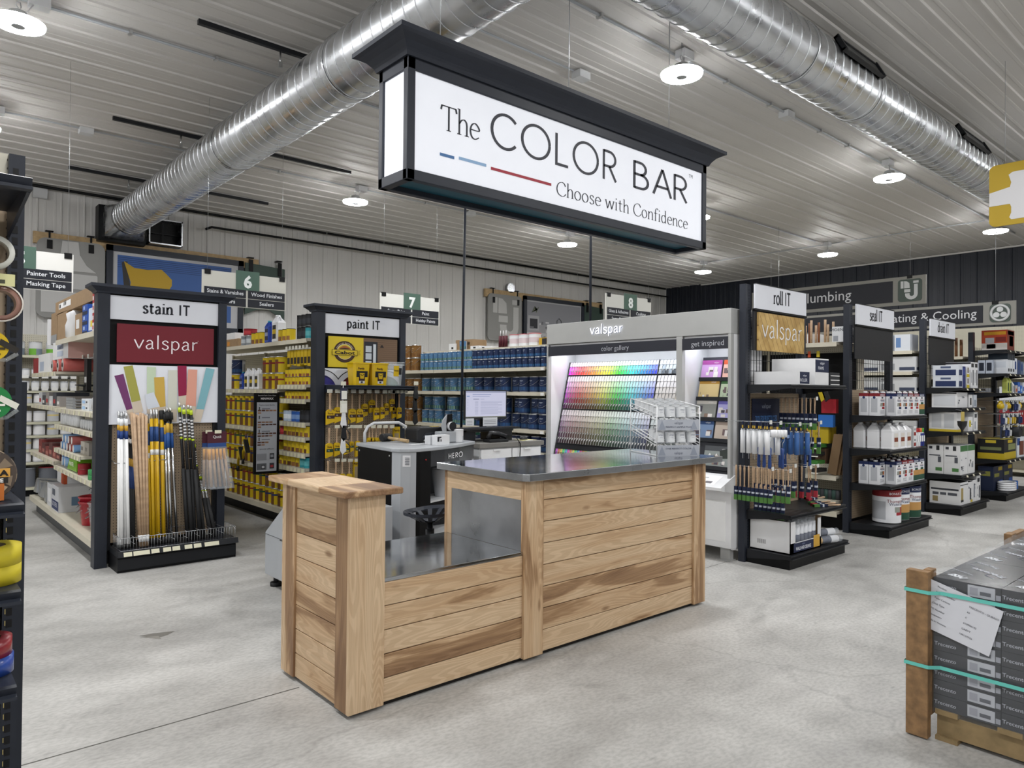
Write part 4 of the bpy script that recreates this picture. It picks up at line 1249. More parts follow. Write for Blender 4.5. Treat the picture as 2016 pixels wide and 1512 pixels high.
q8 = lambda x: 180 + x / 4.447
for i, (a_, c_) in enumerate(((240, 240), (262, 266), (284, 296), (303, 324))):
  pole('white', q8(a_), 810 + (i % 2) * 2, q8(c_), f'white extension pole, {ORD[i]} from the left in the stain display', dy=.02 * (i % 2))
for i, (a_, c_) in enumerate(((322, 345), (342, 357), (360, 370))):
  pole('black', q8(a_), 856 + 2 * i, q8(c_), f'short black pole behind the white poles, {ORD[i]} from the left', dy=-.0)
for i, (a_, c_) in enumerate(((350, 425), (372, 432), (392, 446), (412, 452), (430, 462), (448, 470), (462, 480), (478, 492))):
  pole('dowel', q8(a_), 812 + (i * 5 % 4) * 2, q8(c_), f'bare wooden pole, {ORD[i]} of the wooden bundle from the left', dy=.025 * (i % 2))
for i, (k, a_, y_, c_) in enumerate((('yellow', 490, 816, 520), ('yellow', 522, 806, 545), ('yellow', 548, 806, 572), ('yellow', 570, 806, 590), ('yellowfat', 612, 808, 632))):
  pole(k, q8(a_), y_, q8(c_), f'yellow extension pole, {ORD[i]} of the yellow ones from the left', dy=.02 * (i % 2))
for i, (a_, y_, c_) in enumerate(((640, 806, 672), (662, 802, 700), (688, 803, 748))):
  pole('chrome', q8(a_), y_, q8(c_), f'polished metal pole with black collar, {ORD[i]} of three', dy=.02 * (i % 2))
for i, (a_, y_, c_) in enumerate(((768, 793, 842), (805, 797, 880), (845, 797, 905), (868, 799, 950))):
  pole('pro', q8(a_), y_, q8(c_), f'black pole with lime collar, {ORD[i]} of the four tall ones', dy=.02 * (i % 2))
pole('pro', q8(895), 868, q8(985), 'medium black pole with lime collar, right of the tall ones')
for i, (a_, y_, c_) in enumerate(((947, 934, 1045), (970, 934, 1085))):
  pole('short', q8(a_), y_, q8(c_), f'shortest black pole with chrome tube and lime collar, {ORD[i]} from the left')
# peg hooks that hold them
for px, py in ((232, 905), (275, 902), (300, 900), (322, 898), (368, 896), (352, 851)):
  p = onY(px, py, EY + .02); hk = MB(); hk.tube([(p.x - .05, EY + .02, p.z), (p.x - .05, EY - .11, p.z - .02), (p.x + .03, EY - .11, p.z - .02), (p.x + .03, EY + .02, p.z)], .003, 'wire', 5)
  t.part('peg_hook', hk)
# hanging bags of dowels
for i, (px, w, lab) in enumerate(((409, .10, 'rear'), (427, .17, 'front'))):
  p0 = onY(px, 856, EY - .08 - .07 * i); p1 = onY(px + (0 if i == 0 else 7), 962, EY - .08 - .07 * i)
  g = Thing('bagged_dowels', f'hanging clear bag of short wooden handles with a maroon card, {lab} of two', 'bag', (p0.x, p0.y, p1.z), 'bags of short handles on the stain display')
  mb = MB(); mb.box(p0.x - w / 2, p0.y - .004, p0.z - .115, p0.x + w / 2, p0.y + .004, p0.z + .03, '#4a1f2c'); mb.patch(p0.x - w / 2, p0.z - .115, p0.x + w / 2, p0.z - .075, p0.y - .004, '#2a4b86')
  if i: mb.text('Quali', (p0.x, p0.y - .004, p0.z - .03), .026, '#eeeeee')
  g.part('header_card', mb)
  k = 3 if i == 0 else 5
  for j in range(k):
    x = p0.x - w / 2 + .02 + (w - .04) * j / (k - 1); xx = p1.x + (x - p0.x) * 1.25
    mb = MB(); mb.cyl((x, p0.y + .0, p0.z - .14), (xx, p0.y, p1.z + .02), .0125, 'dowel', n=8); mb.cyl((x, p0.y, p0.z - .13), (x + (xx - x) * .2, p0.y, p0.z - .23), .0132, '#d99a2e', n=8); g.part('handle', mb)
  mb = MB(); mb.poly([(p0.x - w / 2, p0.y - .02, p0.z - .11), (p0.x + w / 2, p0.y - .02, p0.z - .11), (p1.x + w * .72, p0.y - .024, p1.z), (p1.x - w * .6, p0.y - .024, p1.z)], 'bagplastic'); mb.poly([(p0.x - w / 2, p0.y + .02, p0.z - .11), (p0.x + w / 2, p0.y + .02, p0.z - .11), (p1.x + w * .72, p0.y + .024, p1.z), (p1.x - w * .6, p0.y + .024, p1.z)], 'bagplastic')
  g.part('clear_bag', mb)
  mb = MB(); mb.tube([(p0.x, EY + .02, p0.z + .02), (p0.x, p0.y - .03, p0.z + .02)], .003, 'wire', 5); mb.box(p0.x - .03, p0.y - .034, p0.z + .015, p0.x + .03, p0.y - .03, p0.z + .045, '#d9d6be'); t.part('peg_hook', mb)

# ---------------------------------------------------------------- paint IT
t, a, c, x0, x1 = low_endcap('paint_display', 'navy framed end display reading paint IT with hanging brushes', 3.365, 'paint', 1.605)
b = MB(); b.box(3.51, EY - .014, 1.79, 4.355, EY, 2.118, '#d2bb2c')
xs = 3.925
b.box(xs, EY - .0152, 1.79, 4.355, EY - .014, 2.118, '#735c48')
for k in range(14): b.patch(xs, 1.80 + k * .023, 4.355, 1.803 + k * .023, EY - .0152, '#5c4837', off=.0008)
b.patch(xs + .01, 1.79, xs + .175, 2.08, EY - .0155, '#23252e', off=.001)
for z in (1.80, 1.885, 1.965): b.patch(xs + .025, z, xs + .10, z + .068, EY - .0155, '#b9c2cc', off=.002)
b.patch(xs + .12, 1.80, xs + .155, 2.055, EY - .0155, '#c6ced6', off=.002)
b.poly([(xs + .205, EY - .018, 2.02), (xs + .255, EY - .018, 2.02), (xs + .237, EY - .018, 2.05), (xs + .222, EY - .018, 2.05)], '#2a2420')
cx, cz = 3.70, 1.957
def disc(b, cx, cz, r, y, m, sx=1.0, n=36, a0=0, a1=360):
  pts = [(cx + r * sx * math.cos(math.radians(a0 + (a1 - a0) * i / n)), y, cz + r * math.sin(math.radians(a0 + (a1 - a0) * i / n))) for i in range(n + (a1 - a0 != 360))]
  b.poly(pts, m)
disc(b, cx, cz, .115, EY - .0158, '#2b1d18', 1.12); disc(b, cx, cz, .109, EY - .0162, '#3f2a22', 1.12); disc(b, cx, cz, .083, EY - .0166, '#e6ddc0', 1.12); disc(b, cx, cz, .079, EY - .017, '#cdb83a', 1.12)
b.poly([(cx - .075 + .15 * i / 10, EY - .0174, cz + .03 + .035 * math.sin(PI * i / 10)) for i in range(11)], '#a35f2c')
b.poly([(cx - .07, EY - .0178, cz + .026), (cx + .07, EY - .0178, cz + .026), (cx + .05, EY - .0178, cz + .037), (cx, EY - .0178, cz + .043), (cx - .05, EY - .0178, cz + .036)], '#3a2318')
b.box(cx - .15, EY - .0195, cz - .04, cx + .15, EY - .0182, cz + .022, '#2b1d18'); b.box(cx - .146, EY - .020, cz - .036, cx + .146, EY - .0188, cz + .018, '#c9b22c')
b.poly([(cx + .146, EY - .0195, cz - .03), (cx + .19, EY - .0195, cz - .03), (cx + .175, EY - .0195, cz), (cx + .195, EY - .0195, cz + .024), (cx + .146, EY - .0195, cz + .012)], '#b39d28')
b.text('Cabot', (cx, EY - .020, cz - .026), .036, '#17130f', width=.24, bold=.03)
def arctext(b, s, cx, cz, r, a0, a1, h, m, y, sx=1.0, inward=False):
  for i, ch in enumerate(s):
    if ch == ' ': continue
    a = math.radians(a0 + (a1 - a0) * (i + .5) / len(s)); d = 1 if not inward else -1
    b.text(ch, (cx + r * sx * math.cos(a), y, cz + r * math.sin(a)), h, m, u=(d * math.sin(a), 0, -d * math.cos(a)), v=(d * math.cos(a), 0, d * math.sin(a)))
arctext(b, 'PREMIUM WOODCARE', cx, cz, .087, 160, 20, .013, '#e9dfc8', EY - .0172, 1.12)
t.part('brand_panel', b, label='yellow panel with round Cabot badge and a photo of a door')
b = MB(); b.box(a, EY - .018, 1.60, c, EY - .006, 1.775, '#d5d9e2')
def half(b, cx, cz, r, m, y):
  pts = []
  for i in range(41):
    q = math.radians(180 * i / 40); x = cx + r * math.cos(q) * 1.1; z = cz + r * math.sin(q)
    pts.append((min(max(x, a + .002), c - .002), y, min(max(z, 1.602), 1.773)))
  b.poly(pts, m)
for k, (xx, col, dk) in enumerate(((3.43, '#2f2c78', '#1d1b52'), (3.82, '#6d1520', '#450d15'), (4.22, '#2c6a52', '#1c4736'))):
  half(b, xx, 1.55, .215, '#2d2e33', EY - .0185 - k * .0003); half(b, xx, 1.55, .205, '#c6c9d2', EY - .0189 - k * .0003); half(b, xx, 1.55, .155, dk, EY - .0193 - k * .0003); half(b, xx + .02, 1.54, .14, col, EY - .0197 - k * .0003)
t.part('poster', b, label='poster of open paint cans seen from above')
b = MB(); b.box(a + .02, EY + .02, .2, c - .02, EY + .035, 1.60, 'pegtan'); t.part('pegboard', b)
for xx in (a, c - .03):
  b = MB(); b.box(xx, EY, .14, xx + .03, EY + .04, 1.6, 'blackmetal'); t.part('slotted_upright', b)
b = MB(); b.box(x0 + .12, 6.66, 0, x1, EY + .02, .17, 'black'); t.part('base', b)
SHZ = 1.598
tags = [onY(px, 790, 6.58).x for px in ()]
shelf_y(t, 6.60, a + .01, 4.40, SHZ, EY - 6.58, 'charcoal')
b = MB(); b.box(a + .02, 6.70, 1.545, c + .05, 6.704, 1.585, 'blackmetal')
for i in range(9):
  x = onY(650 + i * 15.5, 770, 6.69).x; b.box(x - .028, 6.694, 1.515, x + .028, 6.699, 1.553, '#c9c8bd')
for i in range(5):
  x = onY(768 + i * 8, 770, 6.69).x; b.box(x - .02, 6.694, 1.517, x + .02, 6.699, 1.55, '#bdbcae')
t.part('tag_rail', b)
# yellow paint pails on the shelf
def pail(cx, lab, clear=False):
  cy = 6.76
  g = Thing('paint_pail', lab, 'bucket', (cx, cy, SHZ + .001))
  m = 'clearplastic' if clear else '#d9b514!'
  mb = MB(); w0, w1, d0, d1, h = .085, .098, .07, .085, .225
  z0 = SHZ + .002
  ring_ = lambda w, d, z: [(cx - w, cy - d + .02, z), (cx - w + .02, cy - d, z), (cx + w - .02, cy - d, z), (cx + w, cy - d + .02, z), (cx + w, cy + d - .02, z), (cx + w - .02, cy + d, z), (cx - w + .02, cy + d, z), (cx - w, cy + d - .02, z)]
  rs = [ring_(w0, d0, z0), ring_(w1, d1, z0 + h), ring_(w1 + .008, d1 + .008, z0 + h), ring_(w1 + .008, d1 + .008, z0 + h + .012), ring_(w1 - .004, d1 - .004, z0 + h + .012), ring_(w0 - .004, d0 - .004, z0 + .006)]
  q = len(mb.v)
  for r_ in rs: mb.v += r_
  for k in range(len(rs) - 1):
    for i in range(8):
      j = (i + 1) % 8; mb.face((q + 8 * k + i, q + 8 * k + j, q + 8 * k + 8 + j, q + 8 * k + 8 + i), m)
  mb.face([q + 7 - i for i in range(8)], m); mb.face([q + 40 + i for i in range(8)], m)
  if clear:
    for z in (.02, .045): mb.tube([(p[0], p[1], z0 + h + z - .02) for p in ring_(w1 + .012, d1 + .012, 0)], .006, 'clearplastic', 5, True)
  bucket = g.part('bucket', mb)
  fy = lambda z: cy - d0 - (d1 - d0) * z / h
  def pp(x0_, z0_, x1_, z1_, col, o): return [(cx + x0_, fy(z0_) - o, z0 + z0_), (cx + x1_, fy(z0_) - o, z0 + z0_), (cx + x1_, fy(z1_) - o, z0 + z1_), (cx + x0_, fy(z1_) - o, z0 + z1_)]
  mb = MB()
  if clear:
    mb.poly(pp(-.03, .10, .035, .215, 0, .002), '#d9b514'); mb.poly(pp(.035, .12, .07, .19, 0, .002), '#1c1c20'); mb.text('Purdy', (cx + .003, fy(.16) - .004, z0 + .155), .018, '#3a1a10', width=.055, bold=.02)
  else:
    mb.poly(pp(-.065, .085, .065, .148, 0, .001), '#17171a'); mb.poly(pp(-.035, .045, .035, .085, 0, .001), '#33171a'); mb.poly(pp(-.032, .018, .034, .045, 0, .001), '#d9d9d9'); mb.poly(pp(-.012, .022, .012, .04, 0, .002), '#3a3a40')
    mb.poly([(cx - .022, fy(.07) - .003, z0 + .068), (cx + .022, fy(.07) - .003, z0 + .068), (cx + .03, fy(.125) - .003, z0 + .128), (cx - .03, fy(.125) - .003, z0 + .128)], '#cdaa15')
    mb.tube([(cx - .02, fy(.11) - .004, z0 + .115), (cx, fy(.1) - .006, z0 + .10), (cx + .024, fy(.11) - .004, z0 + .118)], .003, '#17171a', 4)
    mb.text('Purdy', (cx - .012, fy(.17) - .002, z0 + .165), .022, '#4a2010', width=.075, bold=.03)
  g.part('label', mb, bucket)
p = onY(712, 750, 6.69); pail(p.x, 'yellow paint pail, left of the two yellow ones on the paint shelf')
p = onY(748.5, 750, 6.69); pail(p.x, 'yellow paint pail, right of the two yellow ones on the paint shelf')
p = onY(780, 750, 6.69); pail(p.x - .01, 'clear plastic pail liner stack at the right end of the paint shelf', True)

# brushes in card keepers on the pegboard: x, handle top y, keeper top y, keeper bottom y, width in crop units
q9 = lambda x: 640 + x / 6.87
r9 = lambda y: 740 + y / 6.87
def brush(x, yt, yk, yb, w, lab, grp, band, Y=6.85, slant=True, handle=True):
  T, K, B_ = onY(q9(x), r9(yt), Y), onY(q9(x), r9(yk), Y), onY(q9(x), r9(yb), Y)
  W = (onY(q9(x + w / 2), r9(yk), Y) - onY(q9(x - w / 2), r9(yk), Y)).x
  g = Thing('paint_brush', lab, 'paint brush', (T.x, Y, B_.z), grp)
  if handle:
    mb = MB(); L = T.z - K.z
    prof = [(.004, 0), (.013, .004), (.011, .10), (.008, .45), (.0095, .75), (.013, .93), (.008, 1.0)]
    mb.lathe([(r_ * (1.4 if W > .08 else 1), K.z - .01 + f * (L + .01)) for r_, f in prof], 'dowel', 8, (T.x, Y, 0)); g.part('handle', mb)
  mb = MB(); h = K.z - B_.z; s = W * .35 if slant else 0
  pts = [(T.x - W / 2, B_.z), (T.x + W / 2, B_.z + s), (T.x + W / 2, K.z - W * .12), (T.x + W * .2, K.z + W * .1), (T.x - W * .2, K.z + W * .1), (T.x - W / 2, K.z - W * .12)]
  mb.prism(pts, 'y', Y - .014, Y + .014, '#d0ac18')
  mb.patch(T.x - W / 2, B_.z + h * .42, T.x + W / 2, B_.z + h * .64, Y - .014, band)
  mb.text('Purdy', (T.x, Y - .0145, B_.z + h * .72), h * .13, '#4a1810', width=W * .7, bold=.02)
  mb.text('XL', (T.x - W * .15, Y - .0145, B_.z + h * .48), h * .10, '#d9cfc0')
  g.part('card_keeper', mb)
  mb = MB(); mb.tube([(T.x, EY + .02, T.z + .004), (T.x, Y - .05, T.z + .008)], .0025, 'wire', 4); t.part('peg_hook', mb)
R1 = [(72, 230, 465, 660, 105), (170, 235, 432, 640, 92), (368, 240, 452, 645, 86), (467, 245, 452, 640, 86), (695, 240, 435, 600, 66), (772, 245, 425, 588, 56), (1003, 245, 430, 580, 50)]
for i, r_ in enumerate(R1):
  brush(*r_, f'brush in yellow card keeper, {ORD[i]} from the left, front of the top row', 'yellow brushes on the pegboard', '#3a2420')
R1b = [(535, 240, 385, 560, 72), (632, 240, 332, 505, 78), (828, 250, 375, 540, 50), (903, 240, 320, 488, 62), (930, 240, 430, 575, 45)]
for i, r_ in enumerate(R1b):
  brush(*r_, f'shorter brush set further back in the top row, {ORD[i]} from the left', 'yellow brushes on the pegboard', '#3a2420', Y=6.905)
R2 = [(58, 700, 920, 1110, 88), (160, 705, 910, 1090, 76), (292, 720, 925, 1065, 66), (360, 710, 890, 1030, 44), (440, 700, 885, 1095, 66)]
for i, r_ in enumerate(R2):
  brush(*r_, f'brush in yellow and green card keeper, {ORD[i]} from the left, second row', 'yellow and green brushes on the pegboard', '#24402c')
R3 = [(600, 690), (640, 690), (690, 690), (745, 690), (800, 690), (862, 690)]
for i, (x, y) in enumerate(R3):
  brush(x, y, y + 150, y + 330, 60, f'brush mostly hidden behind the tinting machine, {ORD[i]} from the left', 'brushes behind the tinting machine', '#5a3a2c')
for i, x in enumerate((42, 148, 235, 328)):
  brush(x, 1150, 1330, 1500, 70, f'brush in the third row above the wooden cap, {ORD[i]} from the left', 'brushes in the third row', '#24402c')
for x0_, y0_, x1_, y1_, lab in ((378, 1140, 470, 1420, 'yellow carded brush pack low on the pegboard, left of the machine'), (918, 690, 1005, 900, 'yellow carded brush pack at the right edge of the pegboard')):
  A, B_ = onY(q9(x0_), r9(y0_), 6.88), onY(q9(x1_), r9(y1_), 6.88)
  mb = MB(); mb.box(A.x, 6.87, B_.z, B_.x, 6.89, A.z, '#d0ac18'); mb.patch(A.x + .015, B_.z + .02, B_.x - .015, A.z - .07, 6.87, '#9c8a6a'); mb.text('Purdy', ((A.x + B_.x) / 2, 6.869, A.z - .05), .024, '#4a1810', bold=.02)
  solo('brush_pack', lab, 'brush pack', mb)
  mb = MB(); mb.tube([((A.x + B_.x) / 2, EY + .02, A.z - .01), ((A.x + B_.x) / 2, 6.86, A.z - .008)], .0025, 'wire', 4); t.part('peg_hook', mb)
for py, xs in ((840, (664, 690, 699, 708, 721, 735, 747, 759, 772, 797)), (906, (664, 677, 690, 703))):
  for px in xs:
    p = onY(px, py, 6.80); mb = MB(); mb.box(p.x - .028, 6.798, p.z - .016, p.x + .028, 6.801, p.z + .016, '#d6d3c0'); mb.tube([(p.x, EY + .02, p.z + .012), (p.x, 6.80, p.z + .012)], .0025, 'wire', 4)
    t.part('price_tag', mb)
# strips of small tools hanging in front
for px, lab, y1 in ((676, 'white clip strip of small tools hanging at the left of the paint shelf', 905), (819, 'black clip strip of small tools hanging at the right of the paint shelf', 832)):
  A, B_ = onY(px, 752, 6.57), onY(px, y1, 6.57)
  g = Thing('clip_strip', lab, 'hanging strip', (A.x, 6.57, B_.z))
  mb = MB(); mb.box(A.x - .028, 6.566, A.z - .035, A.x + .028, 6.569, A.z + .005, '#dedbc8'); g.part('price_tag', mb)
  mb = MB(); mb.tube([(A.x, 6.572, A.z), (A.x - .005, 6.572, (A.z + B_.z) / 2), (A.x, 6.572, B_.z)], .004, 'blackplastic' if px > 700 else 'white', 5); g.part('strip', mb)
  rr = random.Random(px)
  for k in range(5 if px < 700 else 4):
    z = A.z - .13 - k * .13
    if z < B_.z + .05: break
    mb = MB(); dx = rr.uniform(-.02, .02)
    if px < 700 and k in (0, 1): mb.box(A.x - .035, 6.55, z - .05, A.x + .035, 6.565, z + .07, '#dcdccf' if k else '#2a2c44'); mb.patch(A.x - .03, z - .045, A.x + .03, z + .04, 6.55, '#e9e8df')
    else:
      mb.prism([(A.x + dx - .02, z + .08), (A.x + dx + .015, z + .08), (A.x + dx + .03, z - .05), (A.x + dx - .01, z - .08), (A.x + dx - .035, z - .04)], 'y', 6.555, 6.566, 'blackplastic' if k % 2 or px > 700 else 'white')
      if px < 700: mb.tube([(A.x + .03, 6.56, z + .05), (A.x + .075, 6.56, z), (A.x + .07, 6.56, z - .06), (A.x + .01, 6.56, z - .06)], .006, 'blackplastic', 5)
    g.part('tool', mb)
# ---------------------------------------------------------------- goods made once
def two(top, low, split=.36, seam='#c9ccd0'):
  def fn(a, z):
    if a > 118 or a < -150: return seam
    return low if .12 < z < split else top
  return fn
def valcan(name, cat, d, h, top, low, txt='#cfd8e6', sub=None, bail=True):
  parts = []
  if bail:
    mb = MB(); r = d / 2 + .004
    pts = [(r * math.sin(math.radians(a)), -r * math.cos(math.radians(a)) - .004, h * (.84 - .42 * math.cos(math.radians(a)) ** 1)) for a in range(-88, 89, 16)]
    mb.tube(pts, .0016, 'wire', 4); parts.append(('bail_handle', mb, None))
  def fn(a, z):
    if 100 < a < 150: return '#c6c9ce'
    if z < .34 and z > .12:
      k = int((a + 180) / 12) % 4
      return low[k % len(low)]
    return top
  return canproto(name, cat, d, h, fn, [('valspar', .70, h * .085, txt), (sub or 'interior', .55, h * .035, txt)], parts=parts)
NAVY = valcan('paint_can', 'paint can', .165, .19, '#15264a', ['#1d3f6e', '#234c78', '#1b3762', '#1f466f'])
LBLUE = valcan('paint_can', 'paint can', .165, .19, '#456a8d', ['#5f8678', '#44696a', '#78967f', '#36565f'])
GOLD = valcan('paint_can', 'paint can', .165, .19, '#7d5829', ['#775026', '#6a4520', '#83602f', '#704c26'], '#e6d6b8')
NAVYQ = valcan('paint_can', 'paint can', .104, .124, '#15264a', ['#1d3f6e', '#2a5a88', '#1b3762', '#2f6a97'], bail=False)
LBLUEQ = valcan('paint_can', 'paint can', .104, .124, '#4c769d', ['#5f8678', '#44696a', '#78967f', '#36565f'], bail=False)
def stain(name, d, h, label, band, bandcol, lid='tin', n=22):
  def fn(a, z):
    if band[0] < z < band[1] and abs(a) < 75: return bandcol
    if abs(a) < (30 if d > .12 else 45) and z < band[0] + (.0 if d < .12 else .3): return label
    return '#cdb21c'
  return canproto(name, 'stain can', d, h, fn, lid=lid, n=n, zs=[.03, .12, .25, .40, .56, .66, .8, .95])
YGAL = [stain('stain_can', .165, .19, '#6b4726', (.55, .67), c) for c in ('#1d2f66', '#3a2015', '#7d1f20', '#1f4a34')]
YQT = [stain('stain_can', .10, .12, c, (.39, .41), '#b39a18', 'blackmetal') for c in ('#7a5230', '#8d6236', '#5d3a22')]
YHP = [stain('stain_can', .082, .085, c, (.39, .41), '#b39a18', 'blackmetal', 16) for c in ('#7a3f25', '#9a6a38')]
def plain(name, cat, d, h, body, lid='tin', patch=None, pz=(.25, .66), n=20, half=70):
  return canproto(name, cat, d, h, lambda a, z: patch if (patch and abs(a) < half and pz[0] < z < pz[1]) else body, lid=lid, n=n)
BLKQ = plain('stain_can', 'stain can', .10, .13, '#17181c', 'blackmetal', '#2c2f36')
TEALQ = plain('stain_can', 'stain can', .10, .12, '#2e8a94', 'blackmetal', '#5aa7ad')
WBLUEQ = plain('stain_can', 'stain can', .10, .12, '#aebfd3', 'tin', '#dfe7ef'); BLUEQ = plain('stain_can', 'stain can', .10, .12, '#2b5db0', 'tin', '#7ea0d6')
REDQ = plain('stain_can', 'stain can', .10, .12, '#8e1f28', 'tin', '#b33a40')
def jug(name, cat, w, d, h, m, label, cap, lab2=None):
  """squared handled jug with a shoulder, a neck and a cap"""
  b = MB()
  def ring_(sx, sy, z, dx=0):
    c = .22
    return [(dx + sx * w / 2 * x, sy * d / 2 * y, z * h) for x, y in ((-1, -1 + c), (-1 + c, -1), (1 - c, -1), (1, -1 + c), (1, 1 - c), (1 - c, 1), (-1 + c, 1), (-1, 1 - c))]
  rs = [ring_(.9, .9, 0), ring_(1, 1, .03), ring_(1, 1, .07), ring_(.97, .97, .09), ring_(.97, .97, .66), ring_(1, 1, .70), ring_(.97, .95, .74), ring_(.62, .6, .86, -.1 * w), ring_(.36, .4, .91, -.16 * w), ring_(.33, .38, .93, -.17 * w)]
  for r_ in rs: b.v += r_
  for k in range(len(rs) - 1):
    for i in range(8):
      j = (i + 1) % 8; b.face((8 * k + i, 8 * k + j, 8 * k + 8 + j, 8 * k + 8 + i), m, False)
  b.face([7 - i for i in range(8)], m); b.face([8 * (len(rs) - 1) + i for i in range(8)], m)
  cp = MB(); cp.cyl((-.17 * w, 0, .925 * h), (-.17 * w, 0, h), .17 * w, cap, n=12)
  hd = MB(); hd.tube([(-.02 * w, 0, .88 * h), (.2 * w, 0, .93 * h), (.38 * w, 0, .86 * h), (.4 * w, 0, .72 * h)], .055 * w, m, 6)
  lb = MB(); y = -d / 2 * .97 - .001
  lb.box(-w * .3, y - .0005, h * .12, w * .3, y, h * .62, label);
  if lab2: lb.box(-w * .3, y - .001, h * .3, w * .3, y - .0005, h * .46, lab2)
  return Proto(name, cat, b, [('cap', cp, None), ('handle', hd, None), ('label', lb, None)])
WJUG = jug('jug', 'jug', .15, .11, .30, '#e4e6ea!', '#2b2a22', '#e4e6ea!', '#c0a41e')
BJUG = jug('jug', 'jug', .13, .10, .26, '#22409a!', '#2a2c44', '#2b8aa0!', '#8a8fa8')

# ---------------------------------------------------------------- paint run: the gondola that carries the gallery and the paint cans
def base_gondola(name, label, X0, X1, Y0, Y1, ztop, deck=.22, m='cream', toe='black', kick=.16, peg='pegcream'):
  t = Thing(name, label, 'shelf unit', ((X0 + X1) / 2, (Y0 + Y1) / 2, 0))
  xm = (X0 + X1) / 2
  b = MB(); b.box(xm - .02, Y0, .1, xm + .02, Y1, ztop, peg); t.part('back_panel', b)
  b = MB(); b.box(X0 + kick, Y0, 0, X1 - .16, Y1, deck - .05, toe); t.part('kick_base', b)
  n = max(1, round((Y1 - Y0) / 1.22))
  for i in range(n + 1):
    y = Y0 + (Y1 - Y0) * i / n
    b = MB(); b.box(xm - .045, y - .02, deck, xm + .045, y + .02, ztop + .01, m); t.part('upright', b)
  shelf_x(t, X0, Y0, Y1, deck, xm - X0, m, .06, name='base_deck')
  b = MB(); b.box(xm, Y0, deck - .03, X1, Y1, deck, m); t.part('base_deck', b)
  return t, xm

PR, pm = base_gondola('paint_shelf_unit', 'long cream shelf run of blue paint cans beyond the colour gallery', 5.85, 7.0, 6.09, 10.65, 2.14)
for z, d in ((1.84, .40), (1.54, .42), (1.085, .45), (.815, .47)):
  for i in range(4):
    y0 = 6.095 + i * 1.138
    shelf_x(PR, 5.85, y0 + .004, y0 + 1.134, z, pm - 5.85 - .02, 'cream', .042)
b = MB(); b.box(6.02, 6.10, 2.105, pm, 10.64, 2.122, 'cream'); PR.part('top_ledge', b)
b = MB()
for z in (1.84, 1.54, 1.085): b.box(5.838, 6.11, z - .04, 5.845, 6.16, z - .006, '#e9e9e6')
PR.part('price_tag', b)
def rowx(protos, y0, n, pitch, z, X, what, where, grp, levels=1, hs=.19, jit=.0, start='near'):
  """one row of goods facing -x, running away from the camera"""
  for lv in range(levels):
    for i in range(n):
      p = protos[i % len(protos)] if isinstance(protos, (list, tuple)) else protos
      lvl = ('' if levels == 1 else (' lower' if lv == 0 else ' upper'))
      rr = random.Random(i * 13 + lv * 5 + int(z * 100))
      dx = rr.uniform(0, jit)
      p.spawn((X + dx, y0 + i * pitch, z + lv * hs + .001), f'{what},{lvl} {ORD[i]} from near end, {where}', FX + rr.uniform(-.25, .1), grp)
rowx(NAVYQ, 6.155, 13, .111, 1.84, 5.915, 'navy quart paint can', 'top shelf of paint run', 'navy quart cans', 2, .1245)
rowx(LBLUEQ, 7.6, 11, .111, 1.84, 5.915, 'light blue quart paint can', 'top shelf of paint run', 'light blue quart cans', 2, .1245)
rowx(GOLD, 8.94, 3, .185, 1.84, 5.945, 'brown gallon paint can', 'far end of the top shelf', 'brown gallon cans', 2, .191)
for z, lv, nm in ((1.54, 1, 'second shelf of paint run'), (1.085, 2, 'third shelf of paint run'), (.815, 1, 'fourth shelf of paint run')):
  rowx(NAVY, 6.19, 8, .178, z, 5.945, 'navy gallon paint can', nm, 'navy gallon cans', lv, .191, .10)
  if z < 1: continue
  rowx(LBLUE, 7.63, 7, .178, z, 5.945, 'light blue gallon paint can', nm, 'light blue gallon cans', lv, .191, .10)
  rowx(GOLD, 8.89, 6, .178, z, 5.945, 'brown gallon paint can', nm, 'brown gallon cans', lv, .191, .06)
# things standing on the ledge above the quarts
ZL = 2.123
def xb(px0, px1, zb, py, X, d, col, name, lab, cat='box', grp=None, front=(), right=(), ft=(), top=None, rt=()):
  """carton on a run facing -x; width and height from the photograph on the plane of its front"""
  ym = onX((px0 + px1) / 2, 700, X).y
  y0, y1 = onX(px1, 700, X).y, onX(px0, 700, X).y
  h = onX((px0 + px1) / 2, py, X).z - zb
  p = boxproto(name, cat, y1 - y0, d, h, col, front=front, right=right, ft=ft, top=top, rt=rt)
  return p.spawn((X + d / 2, (y0 + y1) / 2, zb + .001), lab, FX, grp)
xb(884, 897, ZL, 677, 6.1, .2, 'boxwhite', 'carton', 'small white carton with black triangle, left of the brown box on the ledge', front=[(.35, .2, .65, .5, '#222222')])
xb(897, 930, ZL, 669, 6.12, .25, 'cardboard', 'carton', 'opened brown carton on the ledge behind the thin black pole', front=[(.7, .5, .85, .75, '#4a3a2a')])
xb(926, 942, ZL, 681, 6.06, .2, 'boxwhite', 'carton', 'low white carton with black triangle, right of the brown box', front=[(.35, .2, .65, .7, '#222222')])
xb(944, 968, ZL, 682, 6.06, .2, 'boxwhite', 'carton', 'flat white carton with an open flap on the ledge', front=[(.2, .2, .4, .7, '#222222')])
TUB = canproto('tub', 'tub', .155, .155, lambda a, z: '#d2c2c6' if (.2 < z < .7 and abs(a) < 110) else '#dfe1e4', lid='#c4505a', lidr=.95)
for i, px in enumerate((1012, 1031, 1051)):
  p = onX(px, 690, 6.10); TUB.spawn((6.12, p.y, ZL), f'white tub with red lid on the ledge above the navy cans, {ORD[i]} from the left', FX, 'white tubs with red lids')
CART = MB(); CART.cyl((0, 0, 0), (0, 0, .15), .024, '#4a1420', n=10); CART.cyl((0, 0, .15), (0, 0, .22), .006, '#e4e4e6', r1=.003, n=8)
